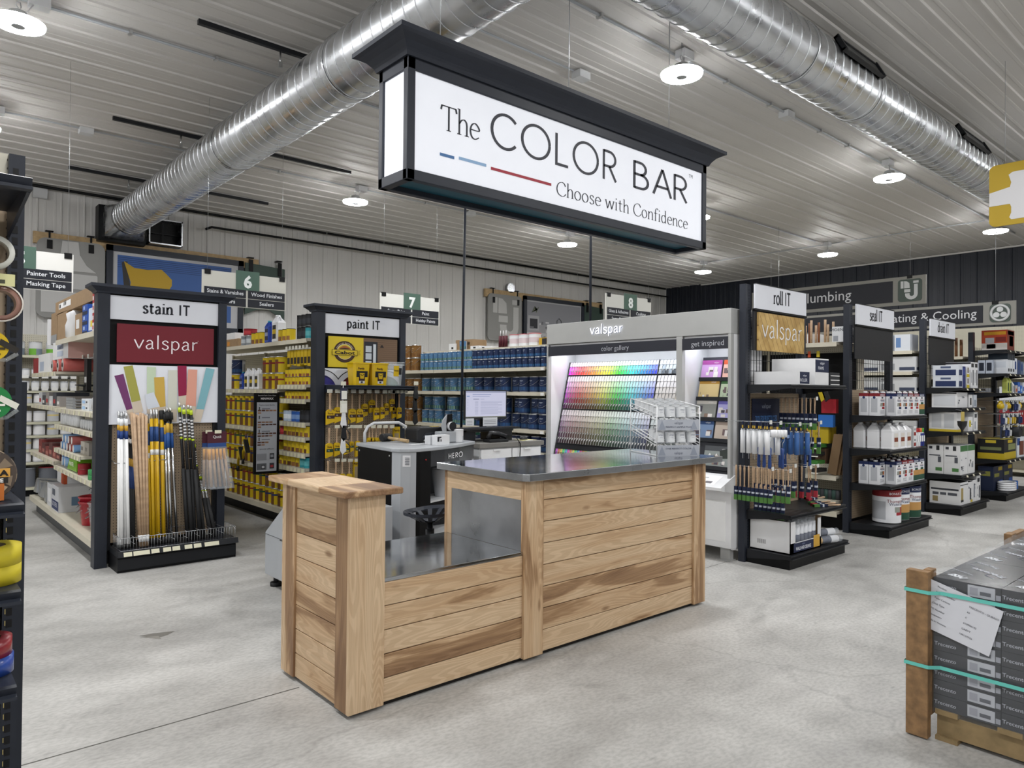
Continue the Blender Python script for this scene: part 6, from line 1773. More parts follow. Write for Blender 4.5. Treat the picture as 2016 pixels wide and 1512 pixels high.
def tall_endcap(name, label, x0, x1, word=None, zpeg=1.58, ztop=2.56, plate=None):
  t = Thing(name, label, 'display stand', ((x0 + x1) / 2, TY, 0))
  for a, c in ((x0, x0 + .085), (x1 - .085, x1)):
    b = MB(); b.box(a, TY, 0, c, TY + .065, ztop, 'charcoal')
    z = .15
    while z < ztop - .05: b.box(a + .05 if a == x0 else a + .03, TY - .0015, z, a + .058 if a == x0 else a + .038, TY, z + .014, '#08090a'); z += .027
    t.part('post', b)
  a, c = x0 + .085, x1 - .085
  b = MB(); b.box(a, TY + .03, .14, c, TY + .05, zpeg, 'pegtan'); t.part('pegboard', b)
  grid_panel(t, a + .01, c - .01, zpeg + .01, ztop - .22, TY + .03)
  if word:
    b = MB(); b.box(a + .0, TY - .045, 2.335, c, TY - .03, 2.565, 'signwhite'); b.box(a - .005, TY - .05, 2.318, c + .005, TY - .02, 2.336, 'black'); b.box(a - .005, TY - .05, 2.565, c + .005, TY - .02, 2.572, 'black')
    w = stroke_geo(list(word), .17, .45, .13, .03); h = .135; mid = (a + c) / 2; W = w[2] * h * .84 + .045 + ITG[2] * h * .75
    b.geo(w, (mid - W / 2 + w[2] * h * .42, TY - .045, 2.405), (1, 0, 0), (0, 0, 1), h, '#24262e', .84); b.geo(ITG, (mid + W / 2 - ITG[2] * h * .375, TY - .045, 2.405), (1, 0, 0), (0, 0, 1), h * .95, '#24262e', .8)
    t.part('header_sign', b)
    b = MB(); b.box(a + .0, TY - .03, 1.95, c, TY - .016, 2.33, '#1f2024'); t.part('sign_backing', b)
  b = MB(); b.box(x0 + .03, FYY, 0, x1 - .03, TY, .085, 'black'); t.part('base', b, bevel=.006)
  shelf_y(t, FYY - .01, x0 + .02, x1 - .0, .125, TY - FYY - .0)
  return t, a, c

# roll IT
RT, ra, rc = tall_endcap('roll_display', 'tall black end display reading roll IT with brushes and rollers', 5.95, 7.10, 'roll', 1.55)
b = MB(); b.box(ra + .055, TY - .05, 1.95, rc - .05, TY - .031, 2.305, 'deckprint'); b.geo(VG, ((ra + rc) / 2, TY - .05, 2.075), (1, 0, 0), (0, 0, 1), .18, '#e9e9ea', .765 / (VG[2] * .18), off=.003); RT.part('brand_panel', b, label='wood print panel with white valspar lettering')
shelf_y(RT, FYY, 5.98, 7.06, 1.632, TY - FYY); shelf_y(RT, FYY, 5.98, 7.06, .478, TY - FYY)
gn = MB(); gn.box(ra + .06, TY + .012, 1.225, ra + .56, TY + .02, 1.50, '#141c38'); gn.geo(VG, (ra + .31, TY + .012, 1.41), (1, 0, 0), (0, 0, 1), .042, '#b9c3d6', 1.1); gn.text('TOOLS FOR PROJECT SUCCESS', (ra + .31, TY + .012, 1.285), .055, '#4a7ab8', width=.40, bold=.02)
solo('tool_sign', 'navy card sign reading tools for project success on the pegboard', 'sign', gn)
# long white cartons on the top shelf
def ybox(x0, x1, y0, d, zb, h, col, name, lab, cat='box', grp=None, rz=0, **kw):
  p = boxproto(name, cat, x1 - x0, d, h, col, **kw)
  return p.spawn(((x0 + x1) / 2, y0 + d / 2, zb + .001), lab, rz, grp)
pr = boxproto('carton', 'box', .215, .43, .118, 'boxwhite', front=[(.05, .06, .95, .96, '#18223f')], ft=[('valspar', .5, .62, .02, '#dfe3ea'), ('ROLLER', .4, .22, .03, '#dfe3ea')]); pr.spawn((6.22, 3.33, 1.633), 'low white carton with navy end label lying in front on the roll shelf', .04)
pr = boxproto('carton', 'box', .29, .42, .245, 'boxwhite', front=[(.0, .48, 1, .95, '#18223f')], ft=[('valspar', .5, .78, .026, '#dfe3ea'), ('FRAME', .4, .58, .03, '#dfe3ea')]); pr.spawn((6.565, 3.33, 1.633), 'taller white carton with navy label behind the low one on the roll shelf', .04)
for k in range(3):
  tray_ = MB(); tray_.box(-.10, -.16, 0, .10, .16, .04, '#2b2d31'); tray_.box(-.09, -.165, .004, .09, -.16, .012, '#dfdfdf')
  Proto('paint_tray', 'paint tray', tray_).spawn((6.88, 3.30, 1.633 + k * .0415), f'dark paint tray stacked at the right of the roll shelf, {ORD[k]} from below', 0, 'dark trays on the roll shelf')
# hanging brushes and rollers
def card_brush(col2, band, lh=.15, lk=.15, w=.032, hand='dowel'):
  k = MB(); k.box(-w / 2, -.011, 0, w / 2, .011, lk, '#16213f'); k.box(-w / 2 - .0006, -.0116, 0, w / 2 + .0006, .0116, lk * .40, band); k.box(-w / 2 - .001, -.0122, lk * .6, w / 2 - w * .3, .0122, lk * .72, '#c9d0dc')
  h = MB(); h.lathe([(.010, lk - .005), (.006, lk + .02), (.0075, lk + lh * .6), (.010, lk + lh * .85), (.006, lk + lh)], hand, 7)
  return Proto('paint_brush', 'paint brush', None, [('card_keeper', k, None), ('handle', h, None)])
GB = card_brush('#16213f', '#4f7d3c'); RB = card_brush('#16213f', '#a3303c'); SB = card_brush('#16213f', '#4f7d3c', .19, .12, .03)
def hook(t, x, z, y1, tag=True, y0=TY + .03):
  b = MB(); b.tube([(x, y0, z + .004), (x, y1, z + .008)], .0025, 'wire', 4)
  if tag: b.box(x - .02, y1 - .003, z - .012, x + .02, y1, z + .022, '#cfd0cc')
  t.part('peg_hook', b)
def brushrow(pr, px, py, n, what, grp, Y0=3.17, Y1=3.50, dx=0):
  """a peg hook full of brushes one behind the other; px,py: top of the front one"""
  p = onY(px, py, Y0); L = pr.parts[0][1]
  top = max(v.co.z for v in pr.parts[1][1].vertices)
  for i in range(n):
    y = Y0 + (Y1 - Y0) * i / max(1, n - 1)
    pr.spawn((p.x + dx * i / max(1, n - 1), y, p.z - top), f'{what}, {ORD[i]} from the front', random.Random(i).uniform(-.2, .2) + PI / 2, grp)
  hook(RT, p.x, p.z - .012, Y0 - .02)
brushrow(GB, 1604, 783, 9, 'brush with green tipped card, upper hook beside the navy sign', 'green tipped brushes, upper hook')
brushrow(SB, 1517, 921, 9, 'pale handled green tipped brush, lowest hook at left', 'green tipped brushes, lowest left hook')
brushrow(GB, 1552, 925, 8, 'green tipped brush, second low hook from the left', 'green tipped brushes, second low hook')
brushrow(GB, 1562, 915, 3, 'green tipped brush, third low hook from the left', 'green tipped brushes, third low hook', 3.2, 3.4)
brushrow(RB, 1592, 918, 6, 'brush with red tipped card, low hook at the right', 'red tipped brushes, low right hook')
brushrow(RB, 1606, 915, 2, 'red tipped brush at the far right low hook', 'red tipped brushes, far right hook', 3.15, 3.2)
brushrow(GB, 1612, 830, 4, 'green tipped brush right of the wrapped rollers', 'green tipped brushes by the rollers', 3.15, 3.35)
brushrow(GB, 1541, 958, 7, 'dark green tipped brush on the bottom hook', 'green tipped brushes, bottom hook', 3.22, 3.48)
def roller(col, handcol, L=.20):
  k = MB(); k.cyl((0, 0, .0), (0, 0, L), .022, col, n=10); k.cyl((0, 0, L), (0, 0, L + .012), .018, '#c9ccd2', n=10)
  w = MB(); w.tube([(0, 0, 0), (0, 0, -.02), (.0, .0, -.05)], .003, 'wire', 5)
  c = MB(); c.box(-.03, -.004, L + .012, .03, .004, L + .08, '#16213f'); c.box(-.031, -.0045, L + .02, -.005, .0045, L + .045, '#c9a53a')
  g = MB(); g.poly([(-.032, -.026, -.005), (.032, -.026, -.005), (.03, -.024, L + .02), (-.03, -.024, L + .02)], 'bagplastic')
  return Proto('roller_cover', 'roller cover', None, [('sleeve', k, None), ('frame_wire', w, None), ('header_card', c, None), ('clear_bag', g, None)])
WR, BR_ = roller('#dfe1e4', ''), roller('#3f6aa8', '')
for j, (px, n, pr, what) in enumerate(((1502, 5, WR, 'white mini roller in a bag, left hook'), (1522, 5, WR, 'white mini roller in a bag, second hook'), (1560, 5, BR_, 'blue mini roller in a bag, third hook'), (1581, 5, BR_, 'blue mini roller in a bag, fourth hook'))):
  p = onY(px, 895, 3.2)
  for i in range(n):
    y = 3.16 + i * .065
    pr.spawn((p.x + i * .012, y, p.z), f'{what}, {ORD[i]} from the front', .4, 'bagged mini rollers on the roll display')
  hook(RT, p.x, p.z + .275, 3.13)
BH = MB(); BH.lathe([(.012, 0), (.016, .02), (.013, .10), (.018, .17), (.01, .18)], '#24417c!', 8); BH.tube([(0, 0, .18), (0, 0, .22), (.03, 0, .24), (.03, 0, .30)], .003, 'wire', 4)
BHP = Proto('mini_roller', 'roller', BH)
for i, px in enumerate((1509, 1517, 1525, 1534, 1548, 1576, 1588, 1597)):
  p = onY(px, 922, 3.2); BHP.spawn((p.x, 3.17 + (i % 3) * .09, p.z - .0), f'roller frame with navy handle hanging under the rollers, {ORD[i]} from the left', 0, 'navy handled roller frames')
DISK = MB()
DISK.lathe([(.03, 0), (.034, .01), (.034, .05), (.03, .06)], '#e3e4e7!', 14)
DP = Proto('trim_roll', 'roller', DISK)
for i, px in enumerate((1508, 1514, 1520, 1527)):
  p = onY(px, 853, 3.2); DP.spawn((p.x, 3.16 + .0 * i, p.z), f'small round white roller above the bagged ones, {ORD[i]} from the left', 0, 'round white rollers', tilt=(PI / 2, 0, .4))
for i in range(4):
  mb = MB(); p = onY(1540 + i * 14, 852, 3.18); mb.box(p.x - .03, 3.17 + i * .02, p.z - .06, p.x + .03, 3.18 + i * .02, p.z + .05, '#1a2646'); mb.patch(p.x - .025, p.z - .05, p.x + .02, p.z - .02, 3.17 + i * .02, '#c9a53a' if i == 0 else '#7f97c0')
  solo('header_pack', f'navy carded roller pack above the bagged rollers, {ORD[i]} from the left', 'pack', mb, 'navy carded roller packs')
# brushes lying on the lower shelf
for i in range(5):
  pr_ = (GB, RB)[i % 2]
  p = onY(1592 + i * 5, 970 - i * 3, 3.25); pr_.spawn((6.62 + i * .06, 3.22 + i * .05, .479 + .013 + (i // 3) * .025), f'{["green", "red"][i % 2]} tipped brush lying on the lower roll shelf, {ORD[i]} of the heap', 0, 'brushes lying on the lower roll shelf', tilt=(PI / 2, 0, 1.1 + .12 * i))
# big open carton with rollers at the bottom
CB = Thing('open_carton', 'large open white carton of roller covers at the bottom of the roll display', 'box', (6.33, 3.36, .126))
x0, x1, y0, y1, z0, h = 6.02, 6.60, 3.135, 3.53, .127, .285
mb = MB(); mb.box(x0, y0, z0, x1, y1, z0 + .01, 'boxwhite')
mb.box(x0, y0, z0, x0 + .006, y1, z0 + h, 'boxwhite'); mb.box(x1 - .006, y0, z0, x1, y1, z0 + h, 'cardboard'); mb.box(x0, y1 - .006, z0, x1, y1, z0 + h, 'cardboard')
CB.part('walls', mb)
mb = MB(); mb.box(x0, y0, z0, x1, y0 + .006, z0 + .095, 'boxwhite'); mb.box(x0, y0, z0, x0 + .09, y0 + .006, z0 + h, 'boxwhite'); mb.box(x1 - .06, y0, z0, x1, y0 + .006, z0 + h * .95, 'boxwhite')
mb.patch(x0 + .06, z0 + .01, x1 - .15, z0 + .09, y0, '#1a2444'); mb.patch(x1 - .15, z0 + .01, x1 - .03, z0 + .12, y0, '#c99c3a'); mb.text('WALLS AND CEILINGS', ((x0 + x1) / 2 - .05, y0, z0 + .025), .03, '#dfe3ea', width=.28, bold=.02); mb.geo(VG, ((x0 + x1) / 2 - .05, y0, z0 + .067), (1, 0, 0), (0, 0, 1), .016, '#aebada')
CB.part('front', mb)
mb = MB()
for k in range(14): mb.patch(3.45 - k * .006, z0 + .06, 3.447 - k * .006 + (k % 3) * .001, z0 + .10, x0, '#555555', 'x')
CB.part('barcode_print', mb)
NR = MB(); NR.cyl((0, 0, 0), (0, 0, .23), .034, '#e2e3e6', n=12); NR.cyl((0, 0, .03), (0, 0, .14), .0345, '#1a2444', n=12); NR.cyl((0, 0, .0), (0, 0, .035), .0347, '#c99c3a', n=12)
NRB = MB(); NRB.lathe([(.037, .0), (.037, .22), (.03, .25), (.035, .275), (.015, .29)], 'bagplastic', 8, caps=False)
NRP = Proto('roller_cover', 'roller cover', None, [('sleeve', NR, None), ('clear_bag', NRB, None)])
for i in range(6):
  for j in range(3):
    if (i, j) in ((0, 1), (0, 2), (1, 2)): continue
    NRP.spawn((6.15 + i * .075, 3.19 + j * .09, z0 + .012), f'bagged white roller cover standing in the open carton, {ORD[i]} from the left, {ORD[j]} row', 0, 'roller covers in the open carton')
for i, (x, y, z, r_) in enumerate(((6.72, 3.22, .165, 1.2), (6.74, 3.30, .165, 1.3), (6.82, 3.38, .165, 1.1), (6.73, 3.26, .225, 1.2))):
  NRP.spawn((x - .08, y - .03, z), f'white roller cover lying beside the open carton, {ORD[i]} from the front', 0, 'roller covers lying beside the carton', tilt=(PI / 2 * .98, 0, r_))

# seal IT
ST, sa, sc_ = tall_endcap('seal_display', 'tall black end display reading seal IT with waterproofer cans', 8.10, 9.32, 'seal', 1.60)
for z in (1.315, .945, .56): shelf_y(ST, FYY, 8.13, 9.19, z, TY - FYY)
def tallcan(top, pic, foot, footc, logo='#8a2630'):
  """rectangular metal can with screw cap and handle"""
  w, d, h = .165, .105, .245
  b = MB(); b.box(-w / 2, -d / 2, 0, w / 2, d / 2, h, '#dfe1e5');
  b.box(-w / 2 - .0008, -d / 2 - .0008, h * .87, w / 2 + .0008, d / 2 + .0008, h + .0005, top)
  P = lambda x0, z0, x1, z1, c, o=.001: b.patch(-w / 2 + x0 * w, z0 * h, -w / 2 + x1 * w, z1 * h, -d / 2, c, off=o)
  b.text('BONUS SIZE', (0, -d / 2 - .001, h * .90), .017, '#d9dde6', width=w * .7, bold=.02)
  P(.36, .77, .64, .84, '#2a2c33'); b.text("Thompson's", (0, -d / 2, h * .70), .014, '#8a2630', width=w * .6); b.text('WaterSeal', (0, -d / 2, h * .64), .016, '#23355f', width=w * .62, bold=.02)
  if footc: P(0, .03, 1, .27, footc); P(0, .27, 1, .50, '#b98a4c'); P(.3, .5, .8, .6, footc)
  else:
    b.poly([(-w * .36, -d / 2 - .001, h * .42), (w * .1, -d / 2 - .001, h * .42), (w * .14, -d / 2 - .001, h * .58), (-w * .28, -d / 2 - .001, h * .58)], '#8f9189'); P(.55, .42, .85, .58, pic); P(.45, .30, .85, .40, foot)
    for k in range(3): P(.2, .10 + .055 * k, .8, .125 + .055 * k, '#9a9ca2')
  for z0, z1 in ((.15, .78),): b.patch(-d * .32, z0 * h, d * .32, z1 * h, -w / 2, '#b4b7bd', 'x')
  b.poly([(-w / 2 - .0018, .015 * math.cos(k * PI / 5), h * .815 + .015 * math.sin(k * PI / 5)) for k in range(10)], '#23355f')
  cp = MB(); cp.cyl((-.04, 0, h), (-.04, 0, h + .022), .022, '#e3e4e6!', n=12)
  hd = MB(); hd.tube([(.0, 0, h), (.01, 0, h + .026), (.06, 0, h + .026), (.07, 0, h)], .006, '#26272b!', 5)
  return Proto('sealer_can', 'sealer can', b, [('screw_cap', cp, None), ('handle', hd, None)])
TC = {'blue': tallcan('#1b2750', '#a8643c', '#1b2750', None), 'red': tallcan('#7c1d24', '#a33a24', '#9a1f2a', None), 'green': tallcan('#1b2750', '', '', '#1f4a38')}
# first shelf: positions by the photograph
Z = 1.316
for j in range(3):
  for i, (x, k) in enumerate(((8.27, 'red'), (8.438, 'blue'), (8.605, 'blue'), (8.772, 'red'), (8.938, 'red'), (9.105, 'green'))):
    if i == 0 and j == 0: continue
    TC[k].spawn((x, 3.19 + j * .112, Z), f'{k} banded sealer can, first shelf, {ORD[i]} from left, {["front", "second", "back"][j]} row', 0, 'sealer cans on the first seal shelf')
Z = .561
for j in range(3):
  for i, (x, k) in enumerate(((8.27, 'blue'), (8.438, 'blue'), (8.605, 'red'), (8.772, 'red'), (8.938, 'green'), (9.105, 'green'))):
    if i == 0 and j == 0: continue
    TC[k].spawn((x - .0, 3.19 + j * .112, Z), f'{k} banded sealer can, third shelf, {ORD[i]} from the left, {["front", "second", "back"][j]} row', 0, 'sealer cans on the third seal shelf')
Z = .946
TJ = jug('cleaner_jug', 'jug', .165, .14, .29, '#e6e7ea!', '#d3cfc8', '#e6e7ea!', '#7a3a24')
for i, x in enumerate((8.315, 8.50, 8.68)):
  for j in range(3):
    TJ.spawn((x, 3.19 + j * .15, Z), f'white cleaner jug on the second seal shelf, {ORD[i]} file from the left, {["front", "middle", "back"][j]} one', 0, 'white cleaner jugs')
for k in range(2):
  ybox(8.865, 8.945, 3.14, .12, Z + k * .121, .12, 'boxwhite', 'carton', f'small white carton of deck cleaner beside the jugs, {["lower", "upper"][k]}', front=[(.1, .12, .9, .45, '#8a2a26'), (.3, .6, .7, .8, '#6b6e76')])
def spray(cap, body, low):
  b = MB(); b.lathe([(.031, 0), (.033, .005), (.033, .155), (.025, .168), (.025, .172)], lambda a, z: (low if z < .05 else body) if z < .15 else 'tin', 16)
  b.box(-.018, -.0345, .06, .018, -.032, .13, '#dfe1e4'); c = MB(); c.lathe([(.026, .168), (.029, .172), (.029, .212), (.024, .216)], cap, 14)
  return Proto('spray_can', 'spray can', b, [('cap', c, None)])
for i, (x, cap, body, low) in enumerate(((8.985, '#a82024!', '#d6d8dc', '#9a2028'), (9.045, '#a82024!', '#d6d8dc', '#9a2028'), (9.105, '#cf6a1e!', '#1d2a78', '#c55a2a'), (9.165, '#4c9a2e!', '#1d2a78', '#4c9a3a'))):
  for j in range(2):
    spray(cap, body, low).spawn((x, 3.165 + j * .07, Z), f'spray can with {["red", "red", "orange", "green"][i]} cap, {ORD[i]} from the left, {["front", "back"][j]} row', 0, 'spray cans on the second seal shelf')
Z = .126
def bonus(top, low, pic, red=False):
  d, h = .29, .37; r = d / 2
  def fn(a, z):
    if z > .80: return top
    if red: return '#8f948c' if (.34 < z < .5 and -18 < a < 12) else ('#9a3a22' if (.34 < z < .5 and 12 < a < 40) else ('#9a1f2a' if (.25 < z < .34 and -5 < a < 60) else ('#aeb1b6' if (a < -50 and .12 < z < .66) else '#dfe1e5')))
    if z < .25: return low
    if z < .5 and abs(a) < 115: return pic
    return '#dfe1e5'
  return canproto('bonus_can', 'large can', d, h, fn, [('BONUS SIZE', .86, .026, '#e3e5ea'), ("Thompson's", .63, .036, '#7d2530'), ('WaterSeal', .54, .034, '#23355f')], lid=top, n=48, zs=[.03, .12, .25, .34, .5, .66, .8, .95])
RBC, GBC = bonus('#7f1c20', '', '', True), bonus('#1a254c', '#1c4634', '#b98d52')
RBC.spawn((8.449, 3.27, Z), 'big red banded bonus size can on the bottom seal shelf, left of three in front', -.35)
GBC.spawn((8.74, 3.29, Z), 'big blue banded green footed can on the bottom seal shelf, middle', -.2)
GBC.spawn((9.03, 3.27, Z), 'big blue banded green footed can on the bottom seal shelf, right end', -.2)

# drain IT
DT, da, dc = tall_endcap('drain_display', 'tall black end display reading drain IT with white pump cartons', 10.36, 11.48, 'drain', 1.60)
for z in (1.645, 1.385, 1.07, .515): shelf_y(DT, FYY, 10.40, 11.36, z, TY - FYY, tags=[10.6, 10.85, 11.1])
def prn(seed, n=5, dark='#4a4d55'):
  rr = random.Random(seed); out = []
  for k in range(n):
    x, z = rr.uniform(.05, .7), rr.uniform(.08, .8); out.append((x, z, x + rr.uniform(.08, .25), z + rr.uniform(.03, .15), rr.choice(['#9a9da4', dark, '#c3c5ca', '#7d828c'])))
  return out
def zbox(px0, py0, px1, zb, d, col, lab, Y=3.14, name='carton', grp=None, **kw):
  A, C_ = onY(px0, py0, Y), onY(px1, py0, Y)
  return ybox(A.x, C_.x, Y, d, zb, (A.z + C_.z) / 2 - zb, col, name, lab, grp=grp, **kw)
# bottom: sump pump cartons, z .126
w = '#d3d4d6'
for i, (x0_, x1_, h, lab, fp, ex) in enumerate(((10.44, 10.74, .29, 'white pump carton with a gold pump picture at the bottom of the drain display', [], [(.1, .2, .38, .75, '#9a8752'), (.08, .12, .42, .22, '#26272b'), (0, .86, 1, .90, '#3a3c44')]), (10.745, 10.93, .275, 'white carton with dark tool picture, second at the bottom of the drain display', prn(1), [(.35, .15, .65, .7, '#3d4048'), (.5, .02, .95, .14, '#c9b234')]), (10.935, 11.08, .29, 'narrow white carton, third at the bottom of the drain display', prn(2), [(.2, .2, .6, .8, '#8d929c')]), (11.085, 11.25, .335, 'taller white carton at the right bottom of the drain display', prn(3), [(.2, .75, .8, .9, '#33353d'), (.6, .1, .9, .6, '#555862')]))):
  ybox(x0_, x1_, 3.14, .36, .126, h, w, 'carton', lab, front=fp + ex, left=[(.05, .62, .95, .7, '#3a3c44'), (.1, .4, .3, .52, '#4a4d55'), (.35, .4, .55, .52, '#4a4d55'), (.6, .4, .9, .52, '#4a4d55'), (.1, .1, .28, .34, '#8a7a52')], top='#2a2b2e')
for j in range(2):
  ybox(10.44, 10.72, 3.14 + j * .195, .19, .516, .375, w, 'carton', f'tall white sump pump carton with green top on the drain display, {["front", "rear"][j]} left', front=[(0, .8, 1, 1, '#3c6b3f')] + prn(7 + j, 7), left=[(.5, .1, .9, .22, '#4a7a44'), (.1, .86, .3, .95, '#33353d'), (.55, .82, .75, .98, '#26272b'), (.1, .62, .8, .66, '#44474f'), (.65, .4, .85, .6, '#4d5058')], grp='white sump pump cartons')
  ybox(10.73, 11.01, 3.14 + j * .195, .19, .516, .375, w, 'carton', f'tall white sump pump carton with green top on the drain display, {["front", "rear"][j]} right', front=[(0, .8, 1, 1, '#3c6b3f')] + prn(9 + j, 7), left=[(.5, .1, .9, .22, '#4a7a44'), (.1, .62, .8, .66, '#44474f')], grp='white sump pump cartons')
ybox(10.44, 10.70, 3.18, .33, 1.071, .255, '#d0d1d3', 'carton', 'white carton with yellow foot on the third drain shelf', left=[(0, 0, 1, .12, '#c9b234'), (.1, .2, .45, .9, '#b3b6bb'), (.55, .2, .9, .9, '#b3b6bb')], front=[(0, 0, 1, .12, '#c9b234')])
ybox(10.78, 10.95, 3.15, .2, 1.071, .19, '#d8d9db', 'carton', 'white carton with round yellow sticker on the third drain shelf', front=[(.2, .3, .6, .75, '#c9b822')] + prn(12, 3))
ybox(11.0, 11.16, 3.15, .25, 1.071, .25, '#dadbdd', 'carton', 'tall white carton with dark icons right on the third drain shelf', front=[(.2, .7, .8, .9, '#44474e'), (.2, .1, .5, .5, '#8d929a')])
ybox(10.42, 10.80, 3.17, .3, 1.386, .20, '#d3d4d7', 'carton', 'white carton with a printed curve chart on the second drain shelf', left=[(.08, .12, .92, .82, '#bfc2c8'), (.03, .9, .97, .98, '#2a2b30')], front=prn(5, 4))
ybox(10.84, 10.98, 3.16, .25, 1.386, .17, '#dbdcde', 'carton', 'small white carton with a black pump picture on the second drain shelf', front=[(.3, .2, .7, .75, '#26272b')])
ybox(11.02, 11.16, 3.16, .2, 1.386, .17, '#c3c9d2', 'carton', 'clear fronted carton at the right of the second drain shelf', front=[(.2, .1, .8, .6, '#8a94a2')])
Z = 1.646
for k in range(2): ybox(10.40, 10.55, 3.15, .3, Z + k * .146, .145, '#c9ced6', 'carton', f'white and navy carton at the left of the top drain shelf, {["lower", "upper"][k]}', left=[(.1, .1, .9, .6, '#1f2d55'), (.3, .72, .7, .9, '#4a5570')], front=[(.1, .1, .9, .6, '#1f2d55')])
ybox(10.56, 10.70, 3.16, .25, Z, .28, '#1e2b66', 'carton', 'dark blue carton on the top drain shelf', front=[(.1, .6, .9, .9, '#2f4088')], left=[(.2, .2, .8, .85, '#39498c')])
for k in range(2): ybox(10.71, 10.82, 3.15, .25, Z + k * .141, .14, '#d9dade', 'carton', f'white and yellow carton on the top drain shelf, {["lower", "upper"][k]}', front=[(0, 0, 1, .3, '#bfae2e'), (.3, .4, .7, .9, '#5a4a3c')])
for i in range(2): ybox(10.84 + i * .15, 10.98 + i * .15, 3.14, .3, Z, .345, '#d9dade', 'carton', f'tall white carton with black tool pictures on the top drain shelf, {["left", "right"][i]}', front=[(.15, .8, .85, .95, '#2a2b30'), (.55, .1, .8, .7, '#4a4d55'), (.1, .2, .3, .6, '#9da1a8')], left=[(.0, .92, 1, .99, '#2a2b30')])
FN = MB(); FN.lathe([(.012, 0), (.014, .06), (.05, .12), (.055, .17), (.058, .172)], 'blackplastic', 14, caps=False); p = onY(1889, 845, 3.07); FN.v = [(p.x + x, 3.04 + y, p.z - .07 + z) for x, y, z in FN.v]
FN.box(p.x - .05, 3.03, p.z + .10, p.x + .05, 3.04, p.z + .22, '#b9a65c'); FN.tube([(p.x, 3.045, p.z + .2), (p.x, 3.045, p.z + .235), (p.x, 3.113, 1.37)], .002, 'wire', 4); solo('funnel', 'black funnel on a card hanging in front of the drain display', 'funnel', FN)

# fourth, unlabelled end display, cut by the right edge
QT, qa, qc = tall_endcap('tool_display', 'black end display with wire grid at the far right, without a header sign', 12.32, 13.52, None, 1.60, 2.50)
for z in (2.225, 1.875, 1.585, .60): shelf_y(QT, FYY, 12.36, 13.48, z, TY - FYY, tags=[12.5, 12.75, 13.0])
ybox(12.47, 12.83, 3.14, .33, 2.226, .30, '#b8472a', 'carton', 'orange red appliance carton on top of the far right display', top='#c4512e', left=[(.0, 0, 1, .35, '#d8d3cf'), (.1, .76, .95, .92, '#d9a02c'), (.15, .36, .5, .62, '#b9bcc2'), (.2, .08, .55, .3, '#a8262c'), (.55, .4, .95, .65, '#7d2620')], front=[(0, 0, 1, 1, '#6d2c22'), (.1, .75, .9, .95, '#a03a26'), (.3, .2, .8, .7, '#8f4a3e')])
for i in range(3): ybox(12.50 + i * .12, 12.61 + i * .12, 3.14, .25, 1.876, .30, '#d5d9df', 'carton', f'white and dark blue tall carton on the second far right shelf, {ORD[i]} from the left', front=[(0, .68, 1, 1, '#1d2733'), (.1, .1, .8, .25, '#44474f')], left=[(0, .7, 1, 1, '#1f2b38'), (.1, .3, .9, .6, '#c3c9d2')], grp='white and dark blue cartons')
for i in range(3): ybox(12.87 + i * .17, 13.02 + i * .17, 3.15, .2, 1.876, .24 - .02 * i, ['#c9ced8', '#39486e', '#5a6a86'][i], 'carton', f'blister pack of drain parts on the second far right shelf, {ORD[i]} from the left', front=[(.15, .3, .7, .8, '#22407a')])
for i in range(2): ybox(12.38, 12.46, 3.30 + i * .1, .09, 1.876, .2, '#a9b1bf', 'carton', f'small dark fronted carton at the left of the second far right shelf, {["front", "rear"][i]}', left=[(.15, .2, .85, .8, '#151c2c')])
GJ = jug('bottle', 'bottle', .085, .075, .25, '#b7bf62!', '#2d4a2c', '#d8dade!', None)
GJ.spawn((12.62, 3.2, 1.586), 'pale green bottle on the third far right shelf, left of two'); GJ.spawn((12.75, 3.2, 1.586), 'pale green bottle on the third far right shelf, right of two')
jug('bottle', 'bottle', .06, .055, .18, '#dfe1e4!', '#44557c', '#dfe1e4!', None).spawn((12.86, 3.18, 1.586), 'small white bottle right of the pale green ones')
for i in range(4): ybox(12.93 + i * .13, 13.05 + i * .13, 3.15, .15, 1.586, .12 + .05 * (i % 2), ['#b8b2b0', '#2c5aa8', '#3f6fbf', '#c9cdd4'][i], 'carton', f'blue and white pack right end of third far right shelf, {ORD[i]} from left', front=[(.2, .2, .8, .6, ['#b0583c', '#dfe3ea', '#9ac0e8', '#2c5aa8'][i])])
ybox(12.40, 13.0, 3.16, .34, .601, .30, '#1a1a1c', 'carton', 'long black and yellow hose carton on the low shelf of the far right display', front=[(0, 0, 1, .35, '#b7a022'), (.35, .45, .95, .75, '#7d8456'), (.3, .8, .7, .95, '#b7a022')], left=[(0, 0, 1, .3, '#b7a022'), (.1, .45, .9, .6, '#6f7650'), (.3, .8, .7, .94, '#c2ac30')], top='#c9b95a')
ybox(13.03, 13.40, 3.15, .3, .601, .31, '#cfd6dc', 'carton', 'white carton with a brown picture at the right of the low shelf', front=[(.3, .1, .95, .8, '#6d3d30'), (0, .6, .4, .95, '#2c4a86')])
for i in range(2): ybox(12.42 + i * .5, 12.90 + i * .5, 3.3, .2, .126, .36, '#16213c', 'carton', f'dark blue and yellow washer carton behind the white coil, {["left", "right"][i]}', front=[(.1, .55, .6, .7, '#8a8a3a'), (.5, .8, .9, .95, '#b7a022'), (.6, .1, .95, .4, '#1e4a9a')], left=[(.1, .6, .8, .8, '#7d7d3a')])
for k in range(4):
  mb = MB(); mb.tube([(12.70 + .20 * math.cos(a * PI / 12) * 1.0, 3.20 + .10 * math.sin(a * PI / 12), .146 + k * .032) for a in range(24)], .016, '#d9dade!', 6, True)
  solo('cord_coil', f'white cord coil lying on the base of the far right display, {ORD[k]} from below', 'cord', mb, 'white cord coils')
